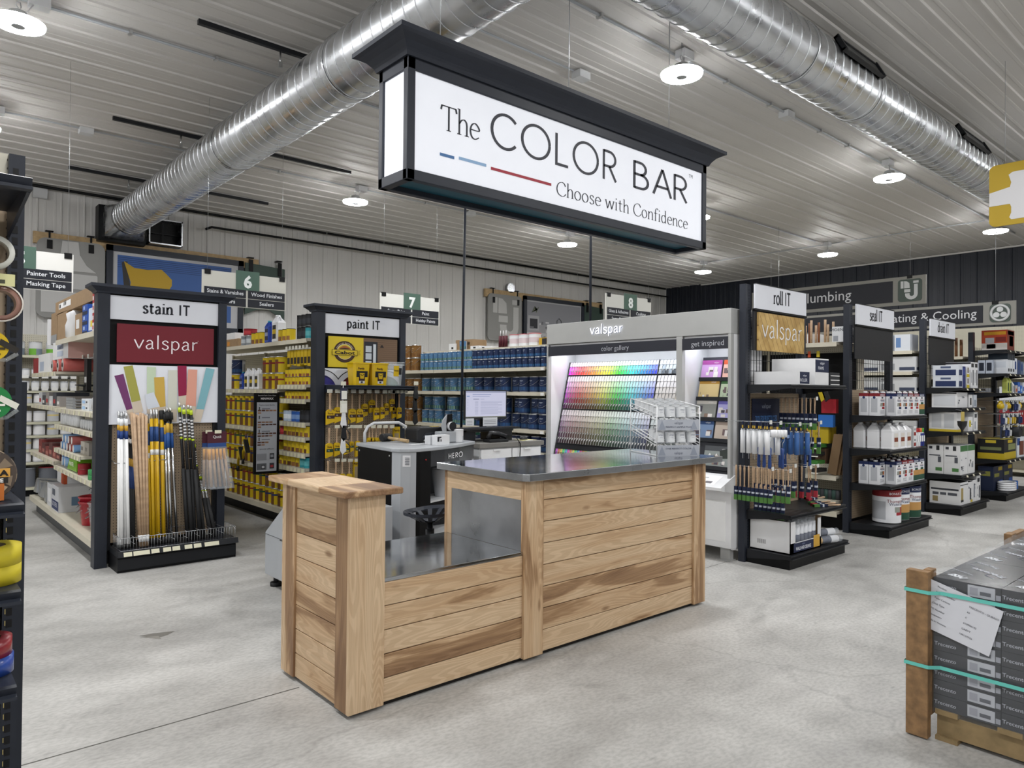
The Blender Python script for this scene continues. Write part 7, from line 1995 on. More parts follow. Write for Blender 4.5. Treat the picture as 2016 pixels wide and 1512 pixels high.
mb = MB(); mb.obox((13.02, 3.2, .19), (.12, .12, .12), '#2c63b0!', (0, 0, .3)); solo('plug_pack', 'bright blue pack at the end of the white coil', 'pack', mb)
# hanging tools between the shelves
rr = random.Random(21)
cols = ['#c9a81c!', '#c9a81c!', '#1f2f5c', '#b9bec6', '#1a1b1f', '#d5d7da', '#c9a81c!', '#24366a']
for r_, z in enumerate((1.47, 1.27, 1.085)):
  for i in range(9):
    if r_ == 2 and i in (4, 5): continue
    x = 12.46 + i * .115; c_ = cols[(i * 3 + r_ * 2) % len(cols)]
    mb = MB()
    if c_ == '#c9a81c!' and r_ != 1:
      mb.lathe([(.02, 0), (.045, .01), (.05, .05), (.03, .09), (.02, .12)], c_, 10, (x, 3.22, z - .12))
    else:
      mb.box(x - .045, 3.2, z - .17, x + .045, 3.212, z, '#d0d3d8' if i % 2 else '#2a3550'); mb.obox((x, 3.185, z - .10), (.05, .03, .09), c_, (0, .3, 0))
    solo('hanging_tool', f'small carded tool, far right display, {ORD[r_]} row, {ORD[i]} from left', 'tool', mb, 'tools hanging on the far right display')
    hook(QT, x, z - .005, 3.17, True)
mb = MB(); mb.cyl((12.98, 3.3, 1.0), (12.98, 3.10, 1.0), .08, '#1a1d24', n=18); mb.cyl((12.98, 3.2, .915), (12.98, 3.2, .95), .035, 'chrome', n=12); solo('floor_drain', 'large black pipe fitting with chrome tail on the far right display', 'pipe fitting', mb)

# ---------------------------------------------------------------- runs behind the right hand end displays
def run(name, label, X0, X1, zt=2.15, Yn=3.66, Yf=10.6):
  return base_gondola(name, label, X0, X1, Yn, Yf, zt, peg='pegcream')
S2, s2m = run('sealer_shelf_unit', 'cream and black shelf run behind the seal IT display with broom handles on top', 8.08, 9.30)
D2, d2m = run('plumbing_shelf_unit', 'cream shelf run behind the drain IT display with white faucet cartons', 10.30, 11.45)
Q2, q2m = run('hose_shelf_unit', 'cream shelf run behind the far right display', 12.3, 13.5)
for z in (2.14, .62, .34): shelf_x(S2, 8.08, 3.67, 6.0, z, s2m - 8.08, 'cream', .05, tags=4 if z < 2 else 0)
b = MB(); b.box(s2m - .025, 3.7, .7, s2m - .021, 10.5, 2.05, 'black'); S2.part('dark_backing', b)
for z in (2.14, 1.86, 1.585, 1.33, 1.0): shelf_x(D2, 10.30, 3.67, 6.0, z, d2m - 10.30, 'cream', .045)
for z in (2.14, 1.84, 1.5): shelf_x(Q2, 12.3, 3.67, 6.0, z, q2m - 12.3, 'cream', .045)
for i, (px, top) in enumerate(((1586, 642), (1591, 643), (1597, 644), (1604, 645), (1612, 643), (1622, 642), (1630, 640), (1638, 643))):
  a_ = onX(px, 690, 8.25)
  mb = MB(); mb.cyl((8.25 + .03 * (i % 2), a_.y, 2.141), (8.25 + .03 * (i % 2), a_.y, 2.36 + .03 * (i % 3)), .014, '#7a4a2c' if i in (1, 4) else 'dowel', n=8)
  solo('broom_handle', f'wooden handle end standing up on the shelf behind roll IT, {ORD[i]} from the left', 'handle', mb, 'wooden handles above the right shelves')
xb(1584, 1607, 2.14, 658, 8.4, .25, 'boxwhite', 'carton', 'white carton behind the wooden handles on the right shelf')
xb(1638, 1662, 2.14, 643, 8.12, .3, '#d0d2d5', 'carton', 'white faucet carton at the edge of the seal IT post', front=[(.1, .05, .5, .4, '#8d9198')], ft=[('MOEN', .4, .7, .035, '#44474d', .14)])
def ctag(a, c, z0, z1, col, lab, X=8.2, d=.06, grp=None, txt=None):
  P0, P1 = onX(a, 800, X), onX(c, 800, X); mb = MB(); mb.box(X, P1.y, z0, X + d, P0.y, z1, col)
  if txt: mb.text(txt, (X, (P0.y + P1.y) / 2, (z0 + z1) / 2), .03, '#22242a', 'x')
  return solo('hanging_pack', lab, 'pack', mb, grp)
ctag(1582, 1594, 1.62, 2.0, '#1c1c1f', 'black pack with an orange tag hanging behind the roll display', txt=None); ctag(1590, 1595, 1.98, 2.05, '#c8512a', 'orange tag above the black pack behind the roll display', 8.19, .01); ctag(1607, 1613, 1.98, 2.05, '#c9b22c', 'yellow tag above the black pack behind the roll display', 8.19, .01)
ctag(1617, 1646, 1.33, 1.49, '#a3222c', 'red pouch hanging behind the roll display brushes', 8.15)
ctag(1611, 1640, 1.17, 1.31, '#2f6fc0', 'blue pouch hanging behind the roll display brushes', 8.12)
ctag(1590, 1631, .98, 1.17, '#b9a022', 'yellow carton of sandpaper behind the green tipped brushes', 8.15, .2, txt='100')
ctag(1606, 1626, .75, .92, '#5a4433', 'brown carton with a white picture behind the brushes', 8.15, .2)
for i, (a_, c_) in enumerate(((1604, 1611), (1612, 1622))):
  P0 = onX(a_, 790, 8.05); mb = MB(); mb.prism([(P0.y, 1.72), (P0.y - .05, 1.74), (P0.y - .14, 1.50), (P0.y - .09, 1.46)], 'x', 8.02, 8.04, '#c2aa20' if i == 0 else '#1d1d20'); solo('carded_tool', f'{["yellow", "black and yellow"][i]} carded tool hanging askew behind the roll display', 'pack', mb)
for i, z in enumerate((.955, .865, .77, .675)):
  P0, P1 = onX(1598, 880, 8.0), onX(1612, 880, 8.0); mb = MB(); mb.box(7.98, P1.y, z - .02, 8.2, P0.y, z + .02, '#3d7a35' if i % 2 == 0 else '#2a2a2c'); mb.poly([(7.976, P0.y, z - .035), (7.976, P1.y, z - .035), (7.99, P1.y, z - .012), (7.99, P0.y, z - .012)], '#dcdcd2')
  solo('sandpaper_tray', f'small dark tray with a white tag behind the brushes, {ORD[i]} from above', 'tray', mb, 'small trays behind the roll display')
for i in range(3):
  P0 = onX(1640 + i * 5, 935, 8.1); mb = MB(); mb.obox((8.16 + .035 * i, P0.y, .625 + .235), (.03, .10, .46), '#7a6247', (.16, 0, 0)); solo('wood_shim_bundle', f'brown bundle of wooden sticks leaning on the shelf edge, {ORD[i]} from the left', 'wood bundle', mb, 'leaning wooden bundles')
for i in range(9):
  P0 = onX(1590 + i * 7.5, 975, 8.2); mb = MB(); mb.cyl((8.2, P0.y, .341), (8.2, P0.y, .45), .03, '#2f4a44' if i % 2 else '#3a3c40', n=10); solo('small_jar', f'small dark jar on the lowest shelf behind the roll display, {ORD[i]} from the left', 'jar', mb, 'dark jars behind the roll display')
MO = boxproto('faucet_carton', 'box', .46, .28, .20, '#c3c5c8', front=[(.05, .1, .42, .55, '#8b8e93'), (.55, .08, .97, .3, '#3a4258')], right=[(.1, .1, .9, .3, '#3a4258')], ft=[('MOEN', .18, .75, .032, '#4a4d53', .13)])
for z, nm in ((1.861, 'upper'), (1.586, 'second'), (1.331, 'third'), (1.001, 'lower')):
  for i in range(3):
    MO.spawn((10.46, 3.86 + i * .47, z), f'white faucet carton, {nm} shelf behind seal IT display, {ORD[i]} from near end', FX, 'white faucet cartons behind the seal display')
for i in range(3): ybox(10.32, 10.60, 3.70 + i * .22, .2, 2.141, .22, '#c9ced6', 'carton', f'pale blue and white carton on top behind seal IT, {ORD[i]} from the near end', left=[(.1, .2, .4, .8, '#5f7fae')])
for i in range(4):
  mb = MB(); y = 4.4 + i * .12; mb.cyl((10.4, y, 2.141), (10.4, y, 2.20 + .06 * (i % 2)), .03, '#b9ac94', n=10); solo('small_jar', f'small beige jar on the top shelf behind drain IT, {ORD[i]} from the near end', 'jar', mb)
for i in range(4):
  y = 3.72 + i * .07 + (.15 if i > 1 else 0); mb = MB(); mb.cyl((12.4, y, 2.141), (12.4, y, 2.40 + .03 * (i % 2)), .022, '#c08a2c' if i > 1 else '#6d4a30', n=8); solo('broom_handle', f'{["brown", "amber"][i > 1]} handle standing on the shelf right of drain IT, {ORD[i % 2]} of its pair', 'handle', mb)
for z in (1.841, 1.501):
  for i in range(3): boxproto('carton', 'box', .35, .25, .18, '#b9bcc2', front=[(.1, .2, .6, .7, '#8d9299')]).spawn((12.45, 3.86 + i * .37, z), f'grey white carton behind drain IT, {"upper" if z > 1.7 else "lower"} shelf, {ORD[i]} from the near end', FX, 'grey white cartons behind the drain display')
# shelving on the navy wall
NW = Thing('wall_shelf_unit', 'cream pegboard wall shelving before the navy wall at the right edge', 'shelf unit', (16.6, 5.0, 0))
b = MB(); b.box(16.70, -3, 0, 16.76, 8.2, 2.92, 'pegcream'); NW.part('back_panel', b)
for z in (2.33, 1.9, 1.45, 1.0, .5, .12):
  b = MB(); b.box(16.25, -3, z - .03, 16.70, 8.2, z, 'cream'); NW.part('shelf', b)
for k, z in enumerate((1.901, 1.451, 1.001, .501)):
  for i in range(6):
    h = .3 - .03 * (i % 3)
    boxproto('carton', 'box', .45, .3, h, ['#8a8d93', '#c9ccd2', '#7d2229', '#22407a'][(i * 3 + k) % 4], front=[(.2, .2, .8, .6, '#d0d0d0')]).spawn((16.42, 2.0 + i * .5, z), f'carton on navy wall shelving, {ORD[k]} shelf from top, {ORD[i]} from right', FX, 'cartons on the navy wall shelving')
# ---------------------------------------------------------------- sample rack on the counter
TOPZ = 1.081
FL, FR = Vector((4.285, 3.27)), Vector((4.60, 3.115))
U = (FR - FL); WD = U.length; U = U / WD; Vd = Vector((-U.y, U.x)); DP = .46
def rk(u, v, z): p = FL + U * u + Vd * v; return (p.x, p.y, z)
t = Thing('sample_rack', 'white wire rack of small sample cans at the right end of the steel counter top', 'rack', rk(WD / 2, DP / 2, TOPZ))
mb = MB()
for u in (0, WD):
  for v, zt in ((0, 1.447), (DP, 1.50)): mb.tube([rk(u, v, TOPZ + .002), rk(u, v, zt)], .004, 'whitewire', 6)
  mb.tube([rk(u, 0, 1.447), rk(u, DP, 1.50)], .004, 'whitewire', 6); mb.tube([rk(u, 0, TOPZ + .005), rk(u, DP, TOPZ + .005)], .004, 'whitewire', 6)
mb.tube([rk(0, 0, TOPZ + .005), rk(WD, 0, TOPZ + .005)], .004, 'whitewire', 6)
t.part('wire_frame', mb)
TIER = [(1.155, 1.25), (1.345, 1.42)]
for k, (zf, zb) in enumerate(TIER):
  mb = MB()
  for i in range(9): mb.tube([rk(WD * i / 8, 0, zf), rk(WD * i / 8, DP, zb)], .0028, 'whitewire', 5)
  for v in (0, DP * .5, DP): mb.tube([rk(0, v, zf + (zb - zf) * v / DP), rk(WD, v, zf + (zb - zf) * v / DP)], .0035, 'whitewire', 5)
  for u in (0, WD):
    for dz in (.02, .045): mb.tube([rk(u, 0, zf + dz), rk(u, DP, zb + dz)], .0028, 'whitewire', 5)
  t.part('wire_shelf', mb)
  mb = MB(); q = [rk(.004, -.004, zf - .075), rk(WD - .004, -.004, zf - .075), rk(WD - .004, -.004, zf + .005), rk(.004, -.004, zf + .005)]
  q2 = [rk(.004, -.001, zf - .075), rk(WD - .004, -.001, zf - .075), rk(WD - .004, -.001, zf + .005), rk(.004, -.001, zf + .005)]
  mb.poly(q, '#b3b8c2'); mb.poly(q2, '#b3b8c2')
  for s_ in (0, 1):
    mb.poly([rk(.01 + s_ * (WD - .09), -.0046, zf - .07), rk(.07 + s_ * (WD - .09), -.0046, zf - .07), rk(.04 + s_ * (WD - .09), -.0046, zf + .0)], '#979eac')
  u3 = (U.x, U.y, 0)
  mb.geo(VG, rk(WD / 2, -.005, zf - (.028 if k else .062)), u3, (0, 0, 1), .02, '#2a3350', 1.0)
  mb.text('PERFECT SAMPLE PLUS' if k else 'ONE PERFECT COLOR', rk(WD / 2, -.005, zf - (.055 if k else .025)), .011, '#2a3350', u=u3, width=WD * .6)
  t.part('sign_card', mb)
SCAN = canproto('sample_can', 'sample can', .074, .082, lambda a, z: '#dcdfe2', [('valspar', .62, .010, '#55607c'), ('sample', .42, .006, '#7b8296')], lid='tin', n=18)
rot = math.atan2(U.y, U.x)
for k, (zf, zb) in enumerate(TIER):
  for i in range(4):
    for j in range(5 if k else 4):
      if k == 0 and (i, j) in ((0, 2), (0, 3), (1, 3), (2, 3)): continue
      v = .045 + j * .086; u = WD * (i + .5) / 4
      p = rk(u, v, zf + (zb - zf) * v / DP + .010)
      SCAN.spawn(p, f'white sample can on the {["lower", "upper"][k]} tier of the rack, {ORD[i]} from the left, {ORD[j]} row', group='sample cans in the wire rack', tilt=(-.17, 0, rot))

# ---------------------------------------------------------------- tinting machine and the things on it
HZ = 1.085
OUT = [(3.13, 5.66), (3.05, 4.95), (3.085, 4.87), (3.15, 4.83), (3.24, 4.815), (3.36, 4.835), (3.55, 4.90), (3.80, 5.02), (4.12, 5.22), (4.12, 5.66)]
def inset(P, d):
  cx = sum(p[0] for p in P) / len(P); cy = sum(p[1] for p in P) / len(P)
  return [(x + (cx - x) * d, y + (cy - y) * d) for x, y in P]
t = Thing('tinting_machine', 'grey and black paint tinting machine reading HERO behind the counter', 'paint machine', (3.6, 5.2, 0))
mb = MB(); mb.prism(OUT, 'z', HZ - .03, HZ, 'machinegrey'); t.part('top_plate', mb, bevel=.006)
I = inset(OUT, .03)
def wall(mb, a, c, z0, z1, m, th=.02):
  """vertical panel between two plan points"""
  d = (Vector(c) - Vector(a)).normalized(); n = Vector((d.y, -d.x)) * -th
  P = [a, c, (c[0] + n.x, c[1] + n.y), (a[0] + n.x, a[1] + n.y)]
  mb.prism(P, 'z', z0, z1, m)
mb = MB(); wall(mb, I[0], I[1], .06, HZ - .03, 'black'); sp = t.part('side_panel', mb)
mb = MB()
for z in (.3, 1.02):
  for f in (.06, .94):
    x, y = I[0][0] + (I[1][0] - I[0][0]) * f, I[0][1] + (I[1][1] - I[0][1]) * f; mb.lathe([(.008, 0), (.006, .003)], 'tin', 8, (0, 0, 0)); n_ = 8 * 2; mb.v[-n_:] = [(x - .003 - zz, y + yy, z + xx) for xx, yy, zz in mb.v[-n_:]]
t.part('screw', mb, sp)
mb = MB()
GP = tuple(Vector(I[3]) + (Vector(I[4]) - Vector(I[3])) * .6)
for a, c in zip(I[1:4], I[2:4] + [GP]): wall(mb, a, c, .05, HZ - .03, 'machinegrey')
t.part('corner_column', mb)
mb = MB(); a, c = Vector(I[2]), Vector(I[3]); n_ = Vector(((c - a).y, -(c - a).x)).normalized() * .002
q = [a + (c - a) * .2 + n_, a + (c - a) * 1.05 + n_]; mb.poly([(q[0].x, q[0].y, .94), (q[1].x, q[1].y, .94), (q[1].x, q[1].y, 1.03), (q[0].x, q[0].y, 1.03)], '#d6d7da')
for k in range(5): mb.poly([(q[0].x + .008, q[0].y - .002, .955 + k * .013), (q[1].x - .012, q[1].y - .0025, .955 + k * .013), (q[1].x - .012, q[1].y - .0025, .961 + k * .013), (q[0].x + .008, q[0].y - .002, .961 + k * .013)], '#6a6d74')
t.part('rating_label', mb)
S5 = Vector(I[5])
mb = MB(); wall(mb, GP, I[4], .05, HZ - .03, 'black'); wall(mb, I[4], I[5], .05, HZ - .03, 'black'); t.part('front_post', mb)
mb = MB(); mb.box(S5.x - .064, S5.y - .022, .985, S5.x - .056, S5.y - .014, .993, '#b02a2a'); t.part('indicator_light', mb)
mb = MB(); pts = [tuple(S5), I[6], I[7], I[8]]
for a, c in zip(pts, pts[1:]): wall(mb, a, c, .925, HZ - .032, '#15171c!')
a, c = Vector(I[7]), Vector(I[8]); d = (c - a).normalized(); m_ = Vector(I[6]) + (Vector(I[7]) - Vector(I[6])) * .72; d2 = (Vector(I[7]) - Vector(I[6])).normalized(); nn = Vector((d2.y, -d2.x))
mb.geo(stroke_geo(list('HERO'), .15, 0, 0, .22), (m_.x + nn.x * .003, m_.y + nn.y * .003, .972), (d2.x, d2.y, 0), (0, 0, 1), .042, '#e6e7ea', 1.6, off=.001)
t.part('head_panel', mb, label='black front panel lettered HERO')
mb = MB(); wall(mb, (I[8][0] - .03, I[8][1] - .015), I[8], .05, HZ - .03, 'machinegrey'); wall(mb, I[8], I[9], .05, HZ - .03, 'machinegrey'); t.part('right_side', mb)
mb = MB(); mb.prism([tuple(S5 + Vector((0, .03))), (I[6][0], I[6][1] + .03), (I[7][0], I[7][1] + .03), (I[8][0] - .03, I[8][1] + .02), (4.05, 5.6), (3.2, 5.6), (3.3, 5.0)], 'z', .05, .10, 'black'); t.part('floor_pan', mb)
mb = MB(); mb.box(3.2, 5.35, .1, 4.08, 5.38, .92, '#24262b')
for k in range(8): mb.box(3.52, 5.34, .16 + k * .075, 3.56, 5.351, .19 + k * .075, '#0a0a0c')
mb.box(3.49, 5.345, .1, 3.60, 5.352, .8, '#8d9095')
t.part('inner_back', mb)
for z in (.62, .33):
  mb = MB(); mb.prism([(3.46, 4.98), (3.8, 5.10), (4.03, 5.24), (4.05, 5.34), (3.42, 5.34)], 'z', z - .015, z, 'lampgrey'); t.part('inner_shelf', mb)
for x, y in ((3.14, 5.55), (3.18, 4.95), (4.0, 5.35)):
  mb = MB(); mb.cyl((x, y, 0), (x, y, .05), .03, 'rubber', n=12); t.part('foot', mb)
mb = MB(); mb.lathe([(.07, .0), (.10, .23), (.108, .235), (.104, .24), (.095, .23), (.066, .008)], '#c3c6cb!', 16, (3.72, 5.17, .622), caps=False); mb.lathe([(.07, .001), (.001, .001)], '#c3c6cb!', 16, (3.72, 5.17, .622), caps=False)
solo('waste_bin', 'light grey plastic tub standing inside the tinting machine', 'tub', mb)
pts = [onY(718, 868, 5.56), onY(718, 852, 5.56), onY(724, 840, 5.56), onY(736, 833, 5.56), onY(785, 832, 5.56), onY(797, 839, 5.56), onY(803, 852, 5.56), onY(803, 866, 5.56)]
pts[0].z = pts[-1].z = HZ; mb = MB(); mb.tube(pts, .013, 'lampgrey', 8); t.part('grab_rail', mb)
# mallet
p = onZ(760, 862, HZ + .033); q = onZ(803, 868, HZ + .02)
t = Thing('rubber_mallet', 'black rubber mallet with a wooden handle lying on the tinting machine', 'mallet', (p.x, p.y, HZ))
d = (q - p); d.z = 0; dn = d.normalized(); sd = Vector((-dn.y, dn.x, 0))
mb = MB(); c = Vector((p.x, p.y, HZ + .037)); mb.cyl(c - sd * .055, c - sd * .045, .032, 'rubber', .036, 16); mb.cyl(c - sd * .045, c + sd * .045, .036, 'rubber', n=16); mb.cyl(c + sd * .045, c + sd * .055, .036, 'rubber', .032, 16); t.part('head', mb)
mb = MB(); e = Vector((q.x, q.y, HZ + .018)); mb.cyl(c, c + (e - c) * .6, .013, 'pinewood', .014, 10); mb.cyl(c + (e - c) * .6, e, .014, 'pinewood', .017, 10); t.part('handle', mb)
# black rugged reader case
p0, p1 = onY(812, 864, 5.35), onY(872, 864, 5.35)
t = Thing('colour_reader', 'chunky black plastic device lying on the tinting machine', 'device', ((p0.x + p1.x) / 2, 5.4, HZ))
mb = MB(); x0, x1 = p0.x, p1.x; z = HZ
prof = [(x0 + .02, z + .02), (x0 + .05, z + .003), (x0 + .08, z + .003), (x0 + .10, z + .03), (x0 + .22, z + .03), (x0 + .24, z + .003), (x1 - .04, z + .003), (x1, z + .03), (x1, z + .11), (x1 - .03, z + .135), (x0 + .05, z + .14), (x0 + .015, z + .12)]
mb.prism(prof, 'y', 5.3, 5.5, 'blackplastic'); t.part('case', mb, bevel=.012)
mb = MB(); mb.prism([(x0 + .06, z + .04), (x0 + .10, z + .085), (x1 - .08, z + .10), (x1 - .05, z + .06), (x1 - .1, z + .045)], 'y', 5.292, 5.31, '#2a2d33!'); t.part('front_grip', mb, bevel=.004)
mb = MB(); mb.box(x1 - .13, 5.33, z + .136, x1 - .06, 5.38, z + .142, '#c9b25c'); t.part('warning_sticker', mb)
# label printer with black fins and a roll
p = onY(877, 850, 5.22)
t = Thing('label_printer', 'small grey label holder with black leaf shaped flaps and a white roll', 'label printer', (p.x, 5.22, HZ))
mb = MB(); mb.box(p.x - .085, 5.17, HZ + .003, p.x + .085, 5.27, HZ + .10, 'machinegrey'); t.part('base', mb, bevel=.008)
mb = MB(); mb.prism([(p.x - .03, HZ + .1), (p.x - .045, HZ + .15), (p.x - .035, HZ + .2), (p.x + .01, HZ + .25), (p.x + .0, HZ + .17), (p.x + .005, HZ + .1)], 'y', 5.21, 5.225, 'machinegrey'); mb.prism([(p.x + .005, HZ + .1), (p.x + .0, HZ + .17), (p.x + .03, HZ + .25), (p.x + .085, HZ + .255), (p.x + .09, HZ + .12)], 'y', 5.235, 5.26, 'black'); t.part('flap', mb)
mb = MB(); mb.cyl((p.x + .06, 5.19, HZ + .145), (p.x + .06, 5.23, HZ + .145), .04, '#e6e7ea', n=18, m2='#15161a'); t.part('label_roll', mb)
A, B_ = onY(847, 868, 5.06), onY(866, 868, 5.06); ybox(A.x, B_.x, 5.06, .08, HZ, .075, '#d5d7db', 'carton', 'small white paper box left of the printed one on the tinting machine')
A, B_ = onY(860, 872, 4.98), onY(885, 872, 4.98); ybox(A.x, B_.x, 4.98, .07, HZ, .085, '#dcdee1', 'carton', 'small white box with a black print in front on the tinting machine', front=[(.05, .35, .2, .85, '#26272c'), (.2, .7, .35, .85, '#26272c'), (.28, .35, .36, .6, '#26272c')])
A = onY(903, 868, 5.12); canproto('sample_can', 'sample can', .10, .115, lambda a, z: '#dfe0e3' if not (20 < a < 50 and z < .45) else '#b9bcc2', lid='#e6e7ea', n=20).spawn((A.x + .05, 5.2, HZ + .001), 'plain white can at the right of the tinting machine top')
A = onY(891, 865, 5.2); ybox(A.x - .02, A.x + .02, 5.24, .05, HZ, .045, '#7d2226', 'carton', 'tiny dark red box beside the white can', front=[(.1, .2, .9, .5, '#c9a0a0')])
mb = MB(); p = onZ(822, 875, HZ + .002); mb.poly([(p.x - .07, p.y - .015, HZ + .0015), (p.x + .09, p.y + .02, HZ + .0015), (p.x + .1, p.y + .08, HZ + .0015), (p.x - .06, p.y + .05, HZ + .0015)], '#e3e4e6'); mb.poly([(p.x - .07, p.y - .015, HZ + .001), (p.x + .09, p.y + .02, HZ + .001), (p.x + .1, p.y + .08, HZ + .001), (p.x - .06, p.y + .05, HZ + .001)], '#e3e4e6'); solo('paper_sheet', 'white sheet of paper on the front of the tinting machine', 'paper', mb)

# shaker behind the end column
t = Thing('paint_shaker', 'low grey cabinet machine with a sloped back, half hidden behind the wooden column', 'paint machine', (2.6, 5.15, 0))
mb = MB(); mb.prism([(5.56, .09), (5.56, .42), (5.22, .66), (4.75, .66), (4.75, .09)], 'x', 2.28, 2.95, 'machinegrey'); t.part('cabinet', mb, bevel=.006)
mb = MB(); mb.box(2.2785, 4.76, .405, 2.281, 5.55, .409, '#5a5d62'); mb.box(2.2785, 5.2, .395, 2.281, 5.28, .403, '#2a2b2e'); t.part('panel_seam', mb)
for x, y in ((2.34, 5.48), (2.34, 4.83), (2.88, 5.48), (2.88, 4.83)):
  mb = MB(); mb.cyl((x, y, 0), (x, y, .03), .045, 'rubber', n=12); mb.cyl((x, y, .03), (x, y, .095), .02, 'rubber', n=10); t.part('foot', mb)

# stool with a tractor seat
sx, sy = 2.95, 4.25
t = Thing('tractor_stool', 'black metal stool with a slotted tractor seat behind the counter', 'stool', (sx, sy, 0))
mb = MB(); n = 24
def seatpt(r, a, dz=0):
  x = .20 * r * math.cos(a); y = .17 * r * math.sin(a)
  z = .615 + .075 * r ** 2.2 + .018 * max(0, math.cos(a)) * r
  return (sx + x, sy + y, z + dz)
for r0, r1 in ((0, .42), (.86, 1.0)):
  for i in range(n):
    a, c = 2 * PI * i / n, 2 * PI * (i + 1) / n
    for dz in (0, -.008): mb.poly([seatpt(r0, a, dz), seatpt(r0, c, dz), seatpt(r1, c, dz), seatpt(r1, a, dz)], 'charcoal', True)
for i in range(n):
  a, c = 2 * PI * i / n, 2 * PI * (i + 1) / n
  mb.poly([seatpt(1, a), seatpt(1, c), seatpt(1, c, -.02), seatpt(1, a, -.02)], 'charcoal', True)
for i in range(12):
  a = 2 * PI * i / 12; w = .10
  for dz in (0, -.008): mb.poly([seatpt(.42, a - w * 1.6, dz), seatpt(.42, a + w * 1.6, dz), seatpt(.87, a + w, dz), seatpt(.87, a - w, dz)], 'charcoal')
t.part('seat', mb)
mb = MB(); mb.cyl((sx, sy, .06), (sx, sy, .61), .022, 'blackmetal', n=12); mb.cyl((sx, sy, .35), (sx, sy, .56), .032, 'blackmetal', n=12); t.part('column', mb)
for i in range(4):
  a = PI / 4 + i * PI / 2; mb = MB(); mb.tube([(sx, sy, .14), (sx + .14 * math.cos(a), sy + .14 * math.sin(a), .10), (sx + .25 * math.cos(a), sy + .25 * math.sin(a), .012)], .012, 'blackmetal', 6); t.part('leg', mb)

# ---------------------------------------------------------------- computer desk
KX0, KX1, KY0, KY1, KZ = 4.27, 5.12, 5.34, 5.95, 1.045
t = Thing('computer_desk', 'white drawer cabinet with a grey top carrying the monitor', 'cabinet', ((KX0 + KX1) / 2, (KY0 + KY1) / 2, 0))
mb = MB(); mb.box(KX0 + .02, KY0 + .03, .06, KX1 - .02, KY1 - .02, KZ - .045, 'lampgrey'); mb.box(KX0 + .04, KY0 + .06, 0, KX1 - .04, KY1 - .04, .06, 'black'); t.part('body', mb)
mb = MB(); mb.box(KX0, KY0, KZ - .045, KX1, KY1, KZ, '#7d7b77'); t.part('top', mb, bevel=.004)
for i in range(2):
  x0 = KX0 + .03 + i * .40; x1 = x0 + .385
  for z0, z1 in ((.81, .985), (.55, .795), (.30, .535), (.08, .285)):
    mb = MB(); mb.box(x0, KY0 + .012, z0, x1, KY0 + .03, z1, 'white'); dr = t.part('drawer', mb, bevel=.002)
    mb = MB(); mb.box((x0 + x1) / 2 - .045, KY0 - .004, z1 - .016, (x0 + x1) / 2 + .045, KY0 + .014, z1 - .004, 'whitegloss'); t.part('pull', mb, dr)
M0, M1 = onY(915, 768, 5.72), onY(996, 824, 5.72)
t = Thing('monitor', 'black computer monitor showing a document on the desk', 'monitor', ((M0.x + M1.x) / 2, 5.75, KZ))
xa, xb_ = M0.x, M1.x + .01; za, zb_ = M1.z - .005, M0.z + .005
mb = MB(); mb.box(xa, 5.72, za, xb_, 5.745, zb_, 'blackplastic'); mb.box(xa + .08, 5.74, za + .06, xb_ - .08, 5.77, zb_ - .06, 'blackplastic'); t.part('housing', mb, bevel=.003)
mb = MB(); S = lambda u, v: (xa + .014 + (xb_ - xa - .028) * u, za + .026 + (zb_ - za - .04) * v)
def spt(u0, v0, u1, v1, c, o=0):
  x0, z0 = S(u0, v0); x1, z1 = S(u1, v1); b = MB._m(mb, 'screen'); mb.poly([(x0, 5.7185 - o, z0), (x1, 5.7185 - o, z0), (x1, 5.7185 - o, z1), (x0, 5.7185 - o, z1)], 'screen'); mb.fc[-1] = lin(c)
spt(0, 0, 1, 1, '#b7b8cd'); spt(0, .94, 1, 1, '#8a8ea6', .0004); spt(.0, 0, 1, .03, '#7e8078', .0004)
spt(.16, .86, .62, .89, '#7b85a8', .0005); spt(.16, .79, .58, .81, '#7b85a8', .0005); spt(.02, .78, .09, .82, '#6f86b0', .0005); spt(.18, .68, .32, .70, '#5a5f78', .0005); spt(.36, .68, .45, .695, '#8f93aa', .0005)
for k in range(12): spt(.22, .60 - k * .044, .30, .613 - k * .044, '#8d91a8', .0005); spt(.36, .60 - k * .044, .9 - .1 * (k % 3 == 2), .61 - k * .044, '#8186a0', .0005)
for k in range(8): spt(.03, .68 - k * .06, .06, .69 - k * .06, '#8d91a8', .0005)
t.part('screen', mb)
mb = MB(); mb.box((xa + xb_) / 2 - .04, 5.76, KZ + .12, (xa + xb_) / 2 + .04, 5.78, za + .12, 'blackplastic'); mb.box((xa + xb_) / 2 - .11, 5.70, KZ + .12, (xa + xb_) / 2 + .11, 5.86, KZ + .13, 'blackplastic'); t.part('stand', mb)
